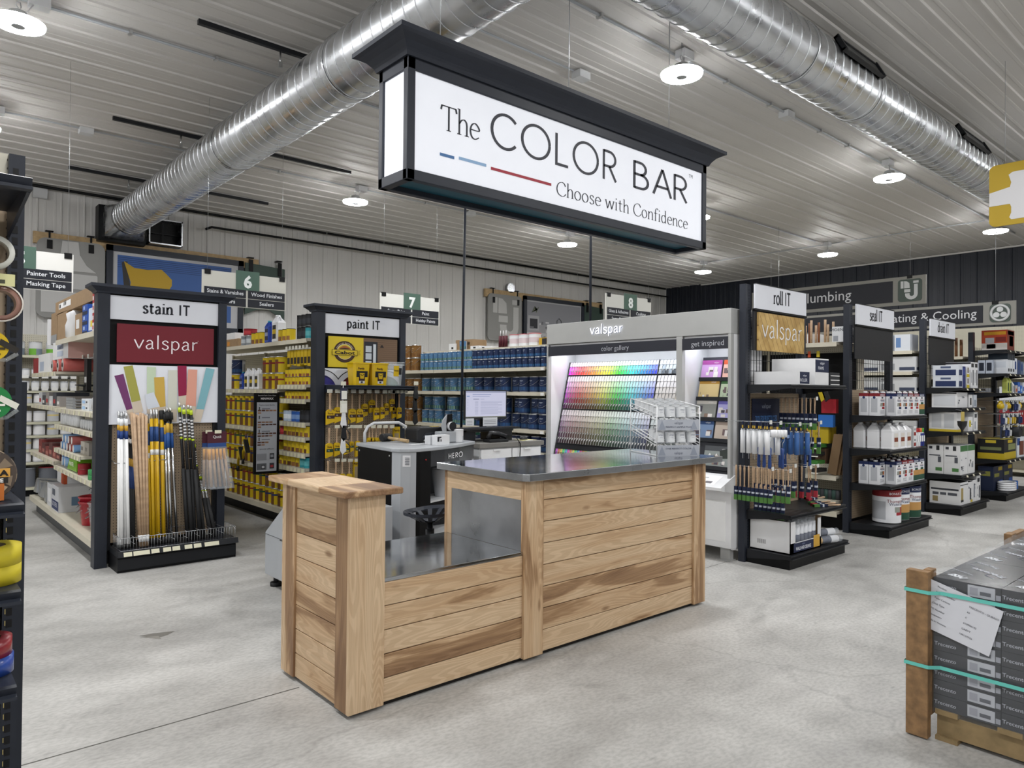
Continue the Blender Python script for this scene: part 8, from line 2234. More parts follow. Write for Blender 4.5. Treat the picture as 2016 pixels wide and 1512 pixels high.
# riser with keyboard on it
rx0, rx1 = onY(912, 850, 5.6).x, onY(1003, 850, 5.6).x
mb = MB(); mb.box(rx0, 5.56, KZ + .001, rx0 + .12, 5.88, KZ + .118, '#23252a'); mb.box(rx1 - .16, 5.56, KZ + .001, rx1, 5.88, KZ + .118, 'blackplastic'); mb.box(rx0, 5.54, KZ + .1, rx1, 5.9, KZ + .12, 'blackplastic'); mb.box(rx0 + .13, 5.565, KZ + .07, rx0 + .18, 5.57, KZ + .095, '#1f5a48')
solo('receipt_printer', 'black printer and riser under the keyboard on the desk', 'printer', mb)
mb = MB(); a, c = onY(906, 842, 5.55).x, onY(1018, 838, 5.55).x; mb.box(a, 5.50, KZ + .121, c, 5.66, KZ + .138, 'blackplastic')
for i in range(16):
  for j in range(4): mb.box(a + .012 + i * (c - a - .02) / 16, 5.51 + j * .036, KZ + .138, a + .012 + (i + .8) * (c - a - .02) / 16, 5.54 + j * .036, KZ + .143, '#2c2e33')
solo('keyboard', 'black keyboard lying on the riser in front of the monitor', 'keyboard', mb)
for px0, px1, py0, py1, lab, til in ((917, 933, 824, 838, 'white note stuck under the left of the monitor', 0), (951, 979, 822, 838, 'white sheet leaning on the keyboard under the monitor', .1)):
  A, B_ = onY(px0, py0, 5.69), onY(px1, py1, 5.69); mb = MB(); mb.box(A.x, 5.69, max(B_.z, KZ + .121), B_.x, 5.692, A.z, '#dfe1e6')
  for k in range(3): mb.patch(A.x + .015, A.z - .03 - k * .017, B_.x - .02, A.z - .026 - k * .017, 5.69, '#8a8d96')
  solo('paper_note', lab, 'paper', mb)
p = onZ(950, 862, KZ + .05)
t = Thing('barcode_scanner', 'black hand scanner in its cradle at the front of the desk', 'scanner', (4.55, 5.44, KZ))
mb = MB(); mb.tube([(4.47, 5.46, KZ + .03), (4.50, 5.46, KZ + .09), (4.58, 5.44, KZ + .085), (4.68, 5.43, KZ + .05)], .024, 'blackplastic', 8); t.part('body', mb)
mb = MB(); mb.box(4.44, 5.39, KZ + .001, 4.68, 5.50, KZ + .03, 'blackplastic'); t.part('cradle', mb, bevel=.006)
mb = MB(); mb.tube([(4.66, 5.42, KZ + .06), (4.74, 5.36, KZ + .06), (4.78, 5.325, KZ - .02), (4.77, 5.322, KZ - .15), (4.74, 5.325, KZ - .28)], .005, 'black', 6); t.part('cord', mb)
mb = MB(); mb.lathe([(.03, 0), (.032, .01), (.022, .03), (.005, .036)], 'blackplastic', 12); mb.v = [(4.98 + x * 1.6, 5.5 + y, KZ + .006 + z) for x, y, z in mb.v]; solo('computer_mouse', 'black computer mouse on yellow notes at the right of the desk', 'mouse', mb)
mb = MB(); mb.box(4.90, 5.42, KZ + .001, 5.09, 5.56, KZ + .005, '#d6cf9a'); mb.box(4.93, 5.40, KZ + .0012, 5.02, 5.43, KZ + .004, '#dfe0e0'); solo('paper_note', 'pale yellow papers lying under the computer mouse', 'paper', mb)
# thin black poles
for px0, py0, px1, py1, Y, lab in ((916, 405, 908, 843, 5.86, 'thin black pole rising from the computer desk to the ceiling'), (1163, 462, 1162, 560, 5.0, 'thin black pole seen behind the lit colour gallery')):
  if Y == 5.0:
    p = onX(1163, 500, 6.5); mb = MB(); mb.cyl((6.5, p.y, 2.36), (6.5, p.y, HC - .004), .016, 'charcoal', n=8); mb.box(6.46, p.y - .04, 2.336, 6.54, p.y + .04, 2.36, 'charcoal')
  else:
    p = onY(px1, py1, Y); q = onY(px0, py0, Y); d = (q - p); e = p + d * ((HC - .004 - p.z) / d.z); s_ = p + d * ((KZ + .001 - p.z) / d.z)
    mb = MB(); mb.cyl(s_, e, .013, 'charcoal', n=8)
  solo('power_pole', lab, 'pole', mb)

# ---------------------------------------------------------------- pallet of flooring cartons at the right edge
PX, PY1 = 3.585, 1.185
t = Thing('pallet', 'wooden pallet with upright corner boards under the dark flooring cartons', 'pallet', (4.3, .5, 0))
for k in range(7):
  mb = MB(); y = PY1 - .01 - k * .24; mb.box(3.58, y - .09, .115, 5.2, y, .138, 'palletwood'); t.part('deck_board', mb)
for x in (3.60, 4.34, 5.1):
  mb = MB(); mb.box(x, -.5, .02, x + .09, PY1 - .012, .114, 'palletwood'); t.part('stringer', mb)
mb = MB(); mb.box(3.58, PY1 - .10, 0, 5.2, PY1 - .01, .0195, 'palletwood'); t.part('bottom_board', mb)
mb = MB(); mb.box(3.532, 1.19, .006, 3.576, 1.282, .752, 'lumber'); t.part('corner_board', mb, bevel=.003)
mb = MB(); mb.box(3.578, 1.19, .10, 3.64, 1.225, .755, 'lumber'); t.part('corner_backing', mb, bevel=.003)
p = onZ(1955, 1056, .74); mb = MB(); mb.box(4.86, 1.20, .02, 4.95, 1.24, .755, 'lumber'); mb.box(4.95, 1.20, .02, 5.15, 1.235, .75, 'lumber'); t.part('corner_board', mb, bevel=.003)
CWY, CLX, CHZ = .262, .53, .0655
def flcarton():
  b = MB(); w, d, h = CWY - .003, CLX - .004, CHZ - .0015
  b.box(-d / 2, -w / 2, 0, d / 2, w / 2, h, '#1f2127!')
  b.text('Trecento', (-d / 2, w * .32, h * .34), .017, '#9a9da6', 'x', bold=.01)
  b.patch(-w * .02, h * .12, -w * .42, h * .9, -d / 2, '#a7aab2', 'x'); b.patch(-w * .2, h * .3, -w * .36, h * .55, -d / 2 - .0008, '#4a4d55', 'x'); b.patch(-w * .05, h * .25, -w * .17, h * .75, -d / 2 - .0008, '#8b8e97', 'x'); b.patch(-w * .43, h * .15, -w * .5, h * .5, -d / 2, '#8b8e97', 'x')
  # print on the lid
  Lp = lambda x0, y0, x1, y1, c: b.poly([(x0, y0, h + .0008), (x1, y0, h + .0008), (x1, y1, h + .0008), (x0, y1, h + .0008)], c)
  b.text('Trecento', (.02, -.02, h), .038, '#b9bcc4', u=(.55, .83, 0), v=(-.83, .55, 0), bold=.02)
  b.text('MSI', (-.16, .05, h), .04, '#cdd0d6', u=(.55, .83, 0), v=(-.83, .55, 0), bold=.04); b.text('waterproof', (-.06, .07, h), .02, '#a3a6af', u=(.55, .83, 0), v=(-.83, .55, 0)); b.text('Trecento', (.18, .03, h), .026, '#b9bcc4', u=(.55, .83, 0), v=(-.83, .55, 0))
  for x, y in ((-.1, -.06), (.09, .06)): b.tube([(x, y, h + .001), (x + .05, y + .05, h + .001), (x + .12, y + .03, h + .001)], .0012, '#8d9099', 3)
  return Proto('flooring_carton', 'carton', b)
FC = flcarton(); NL = 9
for L in range(NL):
  for c_ in range(4):
    for r_ in range(3):
      if L < NL - 1 and r_ > 0 and c_ > 0: continue
      FC.spawn((PX + CLX / 2 + r_ * CLX, PY1 - CWY / 2 - c_ * CWY, .1385 + L * CHZ), f'dark flooring carton, {ORD[L]} layer from below, {ORD[c_]} from corner board, {["near", "middle", "far"][r_]} row', 0, 'dark flooring cartons on the pallet')
ZP = .1385 + NL * CHZ
mb = MB()
rr = random.Random(5)
def film(P0, P1, n, z0, z1, off):
  """slightly rippled sheet of film along a straight line"""
  P0, P1 = Vector(P0), Vector(P1); d = P1 - P0; nn_ = Vector((d.y, -d.x)).normalized(); m = 6; q = len(mb.v)
  for i in range(n + 1):
    for j in range(m + 1):
      o = off + rr.uniform(0, .006); p = P0 + d * (i / n) + nn_ * o ; mb.v.append((p.x, p.y, z0 + (z1 - z0) * j / m))
  for i in range(n):
    for j in range(m): a = q + i * (m + 1) + j; mb.face((a, a + m + 1, a + m + 2, a + 1), 'wrap', True)
film((PX - .004, PY1), (PX - .004, -.1), 26, .12, ZP + .012, -.004)
q = len(mb.v); n = 30
for i in range(n + 1):
  for j in range(4):
    y = PY1 - 1.28 * i / n; x = PX - .002 + j * .03; z = ZP + .004 + [.012, .022, .012, .001][j] * rr.uniform(.2, 1.4)
    mb.v.append((x, y, z))
for i in range(n):
  for j in range(3): a = q + i * 4 + j; mb.face((a, a + 1, a + 5, a + 4), 'wrap', True)
q = len(mb.v)
for i in range(n + 1):
  for j in range(4):
    x = PX + 1.4 * i / n; y = PY1 + .006 - j * .035; z = ZP + .004 + [.01, .03, .014, .001][j] * rr.uniform(.1, 1.6)
    mb.v.append((x, y, z))
for i in range(n):
  for j in range(3): a = q + i * 4 + j; mb.face((a, a + 1, a + 5, a + 4), 'wrap', True)
solo('stretch_wrap', 'clear stretch film wrapped round the dark flooring cartons', 'plastic film', mb)
for z, lab in ((.662, 'upper teal strapping band round the pallet'), (.33, 'lower teal strapping band round the pallet')):
  mb = MB(); pts = [(3.60, 1.287), (3.526, 1.287), (3.526, 1.185), (3.565, 1.15), (3.565, -.1)]
  for a, c in zip(pts, pts[1:]): mb.poly([(a[0], a[1], z - .008), (c[0], c[1], z - .008), (c[0], c[1], z + .008), (a[0], a[1], z + .008)], 'strap'); mb.poly([(a[0] + .001, a[1] - .001, z - .008), (c[0] + .001, c[1] - .001, z - .008), (c[0] + .001, c[1] - .001, z + .008), (a[0] + .001, a[1] - .001, z + .008)], 'strap')
  solo('strapping_band', lab, 'strap', mb)
mb = MB(); Q = [onX(*q_, 3.572) for q_ in ((1833, 1140), (1976, 1204), (1947, 1293), (1831, 1238))]
for o in (0, .0006): mb.poly([(3.572 + o, p.y, p.z) for p in (Q[3], Q[2], Q[1], Q[0])], '#c6c8cf')
ux = (Q[1] - Q[0]); ux.x = 0; ux.normalize(); vx = Vector((0, -ux.z, ux.y)); vx = vx if vx.z > 0 else -vx
for i, (a_, c_) in enumerate((('Product', ''), ('Product Number', 'TRECENTO - QUBASO TALF'), ('Total Cartons', '66'), ('Click Type', 'C'), ('PO Number', '610906142'), ('Destination', 'GABVT'), ('Made in Vietnam', '100129726'))):
  o = Q[0] + ux * .035 + vx * (-.022 - i * .026)
  mb.text(a_, (3.5715, o.y, o.z), .0085, '#3a3c42', u=tuple(ux), v=tuple(vx), align='l', off=.0012)
  if c_: o2 = o + ux * .135; mb.text(c_, (3.5715, o2.y, o2.z), .0085, '#3a3c42', u=tuple(ux), v=tuple(vx), align='l', off=.0012)
solo('shipping_sheet', 'white printed shipping sheet tucked under the upper teal band', 'paper', mb)

# ---------------------------------------------------------------- tape display at the left edge
UX1 = .27
t = Thing('tape_display', 'tall black end display of tape rolls cut by the left edge', 'display stand', (-.2, 2.5, 0))
pa, pb = onY(12, 700, 2.55).x, onY(44, 700, 2.55).x
mb = MB(); mb.box(pa, 2.55, 0, pb, 2.62, 2.235, 'charcoal')
z = .2
while z < 2.2: mb.box((pa * .58 + pb * .42) - .007, 2.5485, z, (pa * .58 + pb * .42) + .007, 2.5505, z + .022, '#060608'); mb.box(pa + .006, 2.5485, z + .006, pa + .008, 2.5505, z + .02, '#b9a86a') if z < 1.3 else None; z += .034
t.part('post', mb)
mb = MB(); mb.box(-.75, 2.58, .1, pa, 2.60, 2.08, 'pegtan'); mb.box(-.75, 2.58, 2.08, pa, 2.60, 2.24, 'pegcream'); t.part('pegboard', mb)
mb = MB(); mb.box(-.75, 2.57, .1, pa - .002, 2.579, 1.36, '#161719'); t.part('lower_back', mb)
for Y, z, ex, tg in ((2.145, 2.075, .0, []), (2.2, 1.255, .0, []), (2.2, 1.035, -.004, [.16]), (2.2, .795, -.01, []), (2.2, .42, -.01, [])):
  shelf_y(t, Y, -.75, UX1 + ex, z, 2.55 - Y, 'charcoal', tg, lip=.034)
mb = MB(); mb.box(-.73, 2.23, 0, UX1 - .03, 2.56, .12, 'black'); t.part('base', mb)
def ring_roll(name, cat, r, ri, h, col, core='#8a7a62'):
  b = MB(); b.lathe([(ri, 0), (r, 0), (r, h), (ri, h)], col, 36, caps=False); c = MB(); c.lathe([(ri, h), (ri, 0), (ri - .003, 0), (ri - .003, h)], core, 24, caps=False)
  return Proto(name, cat, None, [('tape', b, None), ('core', c, None)])
def troll(px, z, Yc, r, h, col, labs):
  x = onY(px, 1000, Yc).x - r
  pr = ring_roll('tape_roll', 'tape', r, .04, h, col)
  for k, l in enumerate(labs): pr.spawn((x, Yc, z + .001 + k * (h + .0005)), l)
troll(44, 1.035, 2.32, .075, .048, '#c7b72a', ['yellow tape roll lying on the black display, lower of two', 'yellow tape roll lying on the black display, upper of two'])
xr = onY(27, 1300, 2.33).x - .065
ring_roll('tape_roll', 'tape', .065, .038, .046, '#2a4a9a!').spawn((xr, 2.33, .796), 'blue tape roll under the red one on the black display'); ring_roll('tape_roll', 'tape', .063, .038, .046, '#8a2730!').spawn((xr - .002, 2.33, .8425), 'dark red tape roll on the blue one on the black display')
# camouflage tape standing on edge
p = onY(-29, 958, 2.24)
t2 = Thing('tape_roll', 'camouflage tape roll standing on edge with an orange label', 'tape', (p.x, 2.26, 1.256))
mb = MB(); mb.lathe([(.03, -.025), (.068, -.025), (.068, .025), (.03, .025)], lambda a, z: ['#5d5048', '#8a7a66', '#3c3632', '#6f6458'][int((a + 180) / 17) * 7 % 4], 40, caps=False); mb.v = [(p.x + x, 2.275 + z, 1.256 + .0685 + y) for x, y, z in mb.v]; t2.part('tape', mb)
mb = MB(); q = lambda a, r_: (p.x + r_ * math.cos(a), 2.2485, 1.3245 + r_ * math.sin(a))
mb.poly([q(math.radians(a), .066) for a in range(0, 360, 12)], '#4a4039')
for k, (a0, c_) in enumerate(((20, '#7d6e5c'), (60, '#b9a58a'), (110, '#2e2926'), (150, '#8a7a66'), (-30, '#7d6e5c'), (-60, '#a3917a'))): mb.poly([(x, 2.248 - .0003 * k, z) for x, y, z in (q(math.radians(a0), .062), q(math.radians(a0 + 26), .058), q(math.radians(a0 + 18), .03), q(math.radians(a0 + 2), .036))], c_)
mb.box(p.x - .06, 2.246, 1.258, p.x + .040, 2.2475, 1.302, '#b8682c'); mb.box(p.x - .06, 2.2455, 1.302, p.x + .048, 2.2470, 1.318, '#1d1b1a'); mb.box(p.x - .06, 2.245, 1.318, p.x + .052, 2.2468, 1.340, '#cf9a45'); mb.text('LLA', (p.x + .028, 2.245, 1.322), .014, '#15120f', width=.042, bold=.05); mb.text('TAPE', (p.x + .022, 2.2455, 1.305), .010, '#e6e2dc', bold=.04)
for k in range(3): mb.lathe([(.007, 0), (.007, .001)], '#2a2018', 10, (p.x - .03 + k * .025, 2.246, 1.276))
t2.part('label', mb)
mb = MB(); mb.box(-.06, 2.24, .421, .205, 2.4, .52, '#2f4a42'); mb.patch(-.04, .44, .19, .47, 2.24, '#c9cfcc'); mb.patch(.0, .48, .2, .5, 2.24, '#8aa79c'); solo('tape_carton', 'dark green carton on the lowest shelf of the black display', 'box', mb)
# hanging rolls
for px, py, r, col, m_, lab in ((-12, 498, .045, '#cfd0c8!', 'clear', 'clear tape ring hanging highest at the left edge'), (0, 598, .047, '#8d6a5e!', 'pale', 'brown lined tape roll hanging under the price tag'), (-18, 681, .04, '#c9a91c', 'y', 'yellow tape dispenser card hanging at the left edge'), (-18, 792, .046, '#1f7a3e', 'g', 'green tape dispenser hanging above the camouflage tape')):
  p = onY(px, py, 2.38)
  g = Thing('hanging_tape', lab, 'tape', (p.x, 2.38, p.z - r))
  mb = MB()
  if m_ in ('y', 'g'):
    mb.cyl((p.x, 2.365, p.z), (p.x, 2.395, p.z), r, col, n=24); mb.poly([(p.x + .02, 2.362, p.z + .02), (p.x + .062, 2.362, p.z - .005), (p.x + .055, 2.362, p.z - .02), (p.x + .015, 2.362, p.z + .005)], '#d8d8cc' if m_ == 'g' else '#2a2620'); mb.patch(p.x - .03, p.z - .01, p.x + .03, p.z - .004, 2.364, '#e6e6dc' if m_ == 'g' else '#3a3016'); mb.patch(p.x - .03, p.z - .025, p.x + .02, p.z - .02, 2.364, '#e6e6dc' if m_ == 'g' else '#3a3016')
    mb.tube([(p.x - .02, 2.38, p.z - r), (p.x + .035, 2.38, p.z - r * .9), (p.x + .06, 2.38, p.z - r * .45)], .006, 'clearplastic', 5)
  else:
    mb.lathe([(r * .72, -.025), (r, -.025), (r, .025), (r * .72, .025), (r * .72, -.025)], col, 28, caps=False); mb.v = [(p.x + x, 2.38 + z, p.z + y) for x, y, z in mb.v]
    if m_ == 'pale': mb.lathe([(r * 1.0, -.027), (r * 1.08, -.027), (r * 1.08, -.02)], '#d6cfc6!', 28, caps=False); k_ = 28 * 3; mb.v[-k_:] = [(p.x + x, 2.38 + z, p.z + y) for x, y, z in mb.v[-k_:]]
  g.part('roll', mb)
  mb = MB(); mb.tube([(p.x, 2.58, p.z + r + .004), (p.x, 2.34, p.z + r + .008)], .003, 'wire', 4); t.part('peg_hook', mb)
p = onY(10, 551, 2.33); mb = MB(); mb.box(p.x - .06, 2.33, p.z - .016, p.x + .022, 2.333, p.z + .016, '#d2cf9a'); mb.patch(p.x - .05, p.z - .01, p.x + .0, p.z + .0, 2.33, '#4a4a3a'); mb.tube([(p.x - .02, 2.58, p.z), (p.x - .02, 2.333, p.z)], .003, 'wire', 4); t.part('price_tag', mb)
mb = MB(); bx = (onY(17, 800, 2.72).x, onY(48, 800, 2.72).x); zz = onY(30, 752, 2.72).z
mb.box(bx[1] - .03, 2.70, 0, bx[1] + .004, 2.76, zz, 'charcoal'); mb.box(bx[0], 2.71, zz - .025, bx[1] - .03, 2.75, zz, 'charcoal'); mb.box(bx[0], 2.715, .05, bx[1] - .03, 2.735, zz - .10, '#3a2f27')
solo('side_screen', 'dark framed brown panel standing just behind the black tape display', 'panel', mb)

# ---------------------------------------------------------------- signs, pictures and fittings on the walls
mb = MB(); A, B_ = onY(68, 452, 12.5), onY(205, 476, 12.5)
mb.box(1.60, 12.50, 3.67, 4.95, 12.56, 3.84, 'pinewood'); solo('wall_batten', 'long pale timber board carrying the pictures on the left of the back wall', 'board', mb)
mb = MB(); mb.box(10.12, 12.50, 3.68, 14.05, 12.56, 3.86, 'pinewood'); solo('wall_batten', 'pale timber board carrying the pipe sign and kitchen picture', 'board', mb)
def rounded(x0, z0, x1, z1, r):
  out = []
  for cx, cz, a in ((x1 - r, z1 - r, 0), (x0 + r, z1 - r, 90), (x0 + r, z0 + r, 180), (x1 - r, z0 + r, 270)):
    out += [(cx + r * math.cos(math.radians(a + k * 15)), cz + r * math.sin(math.radians(a + k * 15))) for k in range(7)]
  return out
t = Thing('wall_sign', 'grey rounded wall panel with a pale paint brush symbol', 'sign', (2.08, 12.47, 2.62))
mb = MB(); mb.prism(rounded(1.64, 2.58, 2.53, 3.76, .12), 'y', 12.47, 12.498, '#8d8d8b');
mb.prism([(1.96, 3.74), (2.17, 3.74), (2.19, 3.55), (2.28, 3.40), (2.41, 3.30), (1.72, 3.30), (1.85, 3.40), (1.94, 3.55)], 'y', 12.462, 12.469, '#b9b9b8')
mb.prism(rounded(1.70, 3.03, 2.43, 3.26, .02), 'y', 12.462, 12.469, '#b9b9b8'); mb.prism([(1.70, 2.66), (1.95, 2.66), (1.95, 2.8), (1.97, 2.66), (2.43, 2.66), (2.43, 2.98), (1.70, 2.98)], 'y', 12.462, 12.469, '#b9b9b8'); t.part('panel', mb)
for x in (1.80, 2.34): mb = MB(); mb.box(x - .035, 12.455, 3.60, x + .035, 12.47, 3.73, 'black'); mb.box(x - .012, 12.485, 3.73, x + .012, 12.499, 3.87, 'black'); mb.box(x - .05, 12.485, 3.86, x + .05, 12.56, 3.872, 'black'); t.part('hook', mb)
def picture(name, lab, x0, z0, x1, z1, draw):
  t = Thing(name, lab, 'picture', ((x0 + x1) / 2, 12.47, z0))
  mb = MB()
  for q in ((x0, z0, x0 + .09, z1), (x1 - .09, z0, x1, z1), (x0, z0, x1, z0 + .09), (x0, z1 - .09, x1, z1)): mb.box(q[0], 12.44, q[1], q[2], 12.495, q[3], 'charcoal')
  t.part('frame', mb)
  mb = MB(); mb.box(x0 + .09, 12.465, z0 + .09, x1 - .09, 12.475, z1 - .09, '#b4b5b9'); draw(mb); t.part('print', mb)
  return t
def chairpic(mb):
  D = lambda pts, c, o: mb.poly([(x, 12.4645 - o, z) for x, z in pts], c)
  K = lambda pts, c, o: D([(x - .16, z + .12) for x, z in pts], c, o)
  D([(2.7, 2.68), (4.46, 2.68), (4.46, 3.63), (2.7, 3.63)], '#3a5c98', .001)
  for k in range(6): D([(2.7, 3.44 + k * .03), (4.46, 3.44 + k * .03), (4.46, 3.448 + k * .03), (2.7, 3.448 + k * .03)], '#253c68', .0015)
  D([(3.62, 2.74), (4.30, 2.74), (4.30, 3.0), (3.62, 3.0)], '#30508a', .0018); D([(3.66, 2.74), (4.26, 2.74), (4.26, 2.95), (3.66, 2.95)], '#4064a3', .002)
  K([(2.92, 3.40), (3.0, 3.42), (3.05, 3.0), (3.03, 2.74), (2.98, 2.74)], '#33302c', .002)
  K([(2.95, 3.42), (3.1, 3.33), (3.3, 3.32), (3.5, 3.35), (3.58, 3.28), (3.66, 3.2), (3.66, 3.1), (3.60, 3.0), (3.58, 2.86), (3.46, 2.86), (3.3, 2.9), (3.1, 2.92), (3.06, 2.74), (3.02, 2.74), (3.05, 3.1)], '#b39228', .0025)
  K([(3.1, 2.82), (3.3, 2.86), (3.6, 2.84), (3.8, 2.76), (3.85, 2.74), (3.05, 2.74)], '#c2a22e', .003)
  for k in range(7): D([(4.12 + .03 * k, 3.08 - .05 * (k % 3)), (4.16 + .03 * k, 3.10 - .05 * (k % 3)), (4.13 + .03 * k, 3.14 - .05 * (k % 3))], '#b9bcc6', .003)
picture('wall_picture', 'large framed picture of a yellow chair before a blue wall', 2.545, 2.50, 4.665, 3.77, chairpic)
def kitchenpic(mb):
  D = lambda x0, z0, x1, z1, c, o: mb.poly([(x0, 12.4645 - o, z0), (x1, 12.4645 - o, z0), (x1, 12.4645 - o, z1), (x0, 12.4645 - o, z1)], c)
  D(11.36, 2.62, 13.18, 3.68, '#8b8c92', .001); D(11.36, 2.62, 13.18, 3.15, '#9a9a9e', .0015); D(11.36, 2.62, 13.18, 2.95, '#b9b9bd', .0018)
  D(11.40, 3.0, 11.75, 3.35, '#a9a9ad', .002); D(11.45, 3.05, 11.70, 3.28, '#2f3035', .0025)
  rr = random.Random(2)
  for k in range(26): x, z = rr.uniform(11.4, 13.0), rr.uniform(2.7, 3.2); D(x, z, x + rr.uniform(.03, .12), z + rr.uniform(.03, .07), rr.choice(['#34353a', '#c9c9cc', '#6d6d72']), .003 + k * .0001)
  mb.poly([(11.5 + .05 * k, 12.459, 3.42 + .08 * (k % 3)) for k in range(6)], '#5a6150')
  mb.tube([(12.35, 12.46, 3.0), (12.35, 12.46, 3.28), (12.42, 12.46, 3.34), (12.5, 12.46, 3.28), (12.5, 12.46, 3.15)], .012, '#55565b', 5)
picture('wall_picture', 'framed grey kitchen picture high on the back wall', 11.25, 2.45, 13.30, 3.80, kitchenpic)
t = Thing('wall_sign', 'grey rounded wall panel with a pale curved pipe symbol', 'sign', (10.7, 12.47, 2.72))
mb = MB(); mb.prism(rounded(10.18, 2.70, 11.20, 3.76, .1), 'y', 12.47, 12.498, '#8d8d8b')
def pipe(mb, x, z, s, y, c):
  P = lambda pts: mb.prism([(x + a * s, z + b * s) for a, b in pts], 'y', y - .006, y, c)
  P([(0, 1), (.14, 1), (.14, .62), (0, .62)]); P([(.17, 1), (.30, .98), (.43, .88), (.45, .62), (.17, .62)]); P([(.18, .56), (.48, .56), (.48, .40), (.18, .40)])
  o = [(.22 + .0, .34)] + [(.53 - .31 * math.cos(k * PI / 8), .28 - .28 * math.sin(k * PI / 8)) for k in range(9)] + [(.84, .80), (.66, .80), (.66, .30)] + [(.55 - .11 * math.cos((8 - k) * PI / 8), .28 - .1 * math.sin((8 - k) * PI / 8)) for k in range(9)] + [(.44, .34)]
  P(o); P([(.62, .98), (.88, .98), (.88, .86), (.62, .86)])
pipe(mb, 10.32, 2.76, .92, 12.469, '#b9b9b8'); t.part('panel', mb)
for x in (10.34, 11.08): mb = MB(); mb.box(x - .03, 12.452, 3.55, x + .03, 12.468, 3.68, 'black'); mb.box(x - .012, 12.485, 3.68, x + .012, 12.499, 3.89, 'black'); mb.box(x - .05, 12.485, 3.88, x + .05, 12.56, 3.892, 'black'); t.part('hook', mb)
for x0, x1, z0, lab in ((4.70, 5.42, 2.85, 'dark green hanging panel right of the chair picture'), (13.34, 14.05, 2.6, 'dark green hanging panel right of the kitchen picture')):
  t = Thing('wall_sign', lab, 'sign', ((x0 + x1) / 2, 12.47, z0))
  mb = MB(); mb.prism([(x0, z0), (x0 + .3 * (x1 - x0), z0 + .1), (x0 + .6 * (x1 - x0), z0 + .12), (x1, z0 - .08), (x1, 3.72), (x0, 3.76)], 'y', 12.47, 12.495, '#3b4b44'); t.part('panel', mb)
  for x in (x0 + .1, x1 - .1): mb = MB(); mb.box(x - .035, 12.455, 3.58, x + .035, 12.47, 3.82, 'black'); mb.box(x - .05, 12.46, 3.842 if x < 10 else 3.862, x + .05, 12.57, 3.862 if x < 10 else 3.882, 'black'); t.part('hook', mb)
t = Thing('return_vent', 'square open metal duct mouth in the back wall under the left duct', 'vent', (3.38, 12.4, 3.86))
mb = MB()
for q in ((3.12, 3.86, 3.14, 4.27), (3.61, 3.86, 3.63, 4.27), (3.12, 3.86, 3.63, 3.88), (3.12, 4.25, 3.63, 4.27)): mb.box(q[0], 12.36, q[1], q[2], 12.58, q[3], 'galvanised')
t.part('collar', mb); mb = MB(); mb.box(3.14, 12.56, 3.88, 3.61, 12.575, 4.25, 'black'); mb.box(3.14, 12.5, 4.05, 3.61, 12.51, 4.06, 'blackmetal'); mb.box(3.36, 12.5, 3.88, 3.37, 12.51, 4.25, 'blackmetal'); t.part('opening', mb)
p = onY(1006.5, 567, 12.5); mb = MB(); mb.cyl((p.x, 12.50, p.z), (p.x, 12.58, p.z), .115, 'tin', n=20, m2='galvanised'); solo('vent_cap', 'small round metal vent cap above the pipe sign', 'vent', mb)
p = onY(80, 377, 12.5); mb = MB(); mb.box(p.x - .09, 12.5, p.z - .09, p.x + .09, 12.58, p.z + .09, 'lampgrey'); mb.tube([(p.x - .09, 12.54, p.z + .03), (p.x - .3, 12.54, p.z + .03)], .012, 'lampgrey', 6); solo('electric_box', 'grey electrical box at the top left of the back wall', 'electrical box', mb, bevel=.008)

# aisle markers hung on wires
def aisle(Y, x0, x1, ztop, num, words, lab, white='#c9c8bf'):
  t = Thing('aisle_sign', lab, 'sign', ((x0 + x1) / 2, Y, ztop - .4))
  W = x1 - x0; H = W * .40; z0 = ztop - H
  mb = MB(); mb.box(x0, Y, z0, x1, Y + .012, ztop, white); fp = t.part('board', mb)
  mb = MB(); mb.box(x0 + W * .385, Y - .006, z0 + H * .52, x0 + W * .665, Y, ztop + H * .09, '#4a6458'); mb.text(num, (x0 + W * .525, Y - .006, z0 + H * .60), H * .36, '#e3e8e6', bold=.04); t.part('number_plate', mb)
  for (u0, u1) in ((.025, .505), (.53, .985)):
    for r_, (v0, v1) in enumerate(((.28, .53), (.02, .26))):
      w_ = words[r_][0 if u0 < .5 else 1]
      mb = MB(); mb.box(x0 + W * u0, Y - .004, z0 + H * v0, x0 + W * u1, Y, z0 + H * v1, '#1b1e27')
      if w_: mb.text(w_, (x0 + W * (u0 + u1) / 2, Y - .004, z0 + H * (v0 + .08)), H * .115, '#dadde2', width=min(W * .42, text_geo(w_, .012)[2] * H * .115), bold=.012)
      t.part('word_plate', mb)
  for x in (x0 + W * .06, x1 - W * .05):
    mb = MB(); mb.box(x - .03, Y - .008, ztop - .04, x + .03, Y + .02, ztop + .012, 'black'); cl = t.part('clip', mb)
    mb = MB(); mb.tube([(x, Y + .006, ztop + .01), (x, Y + .006, HC - .004)], .0016, 'wire', 4); t.part('wire', mb)
aisle(7.6, .42, 1.285, 2.765, '5', [['Brushes', 'Painter Tools'], ['Rollers', 'Masking Tape']], 'hanging aisle sign with plates reading Painter Tools and Masking Tape', '#e2e2de')
A, B_ = onY(398, 530, 7.6), onY(563, 552, 7.6); aisle(7.6, A.x, B_.x, A.z, '6', [['Stains & Varnishes', 'Wood Finishes'], ['Thinners', 'Sealers']], 'hanging aisle sign with the number 6 above the stain aisle')
A, B_ = onY(748, 576, 7.9), onY(865, 588, 7.9); aisle(7.9, A.x, B_.x, A.z, '7', [['Spray Paint', 'Paint'], ['', 'Hobby Paints']], 'hanging aisle sign with the number 7 above the paint IT display', '#dcdcd6')
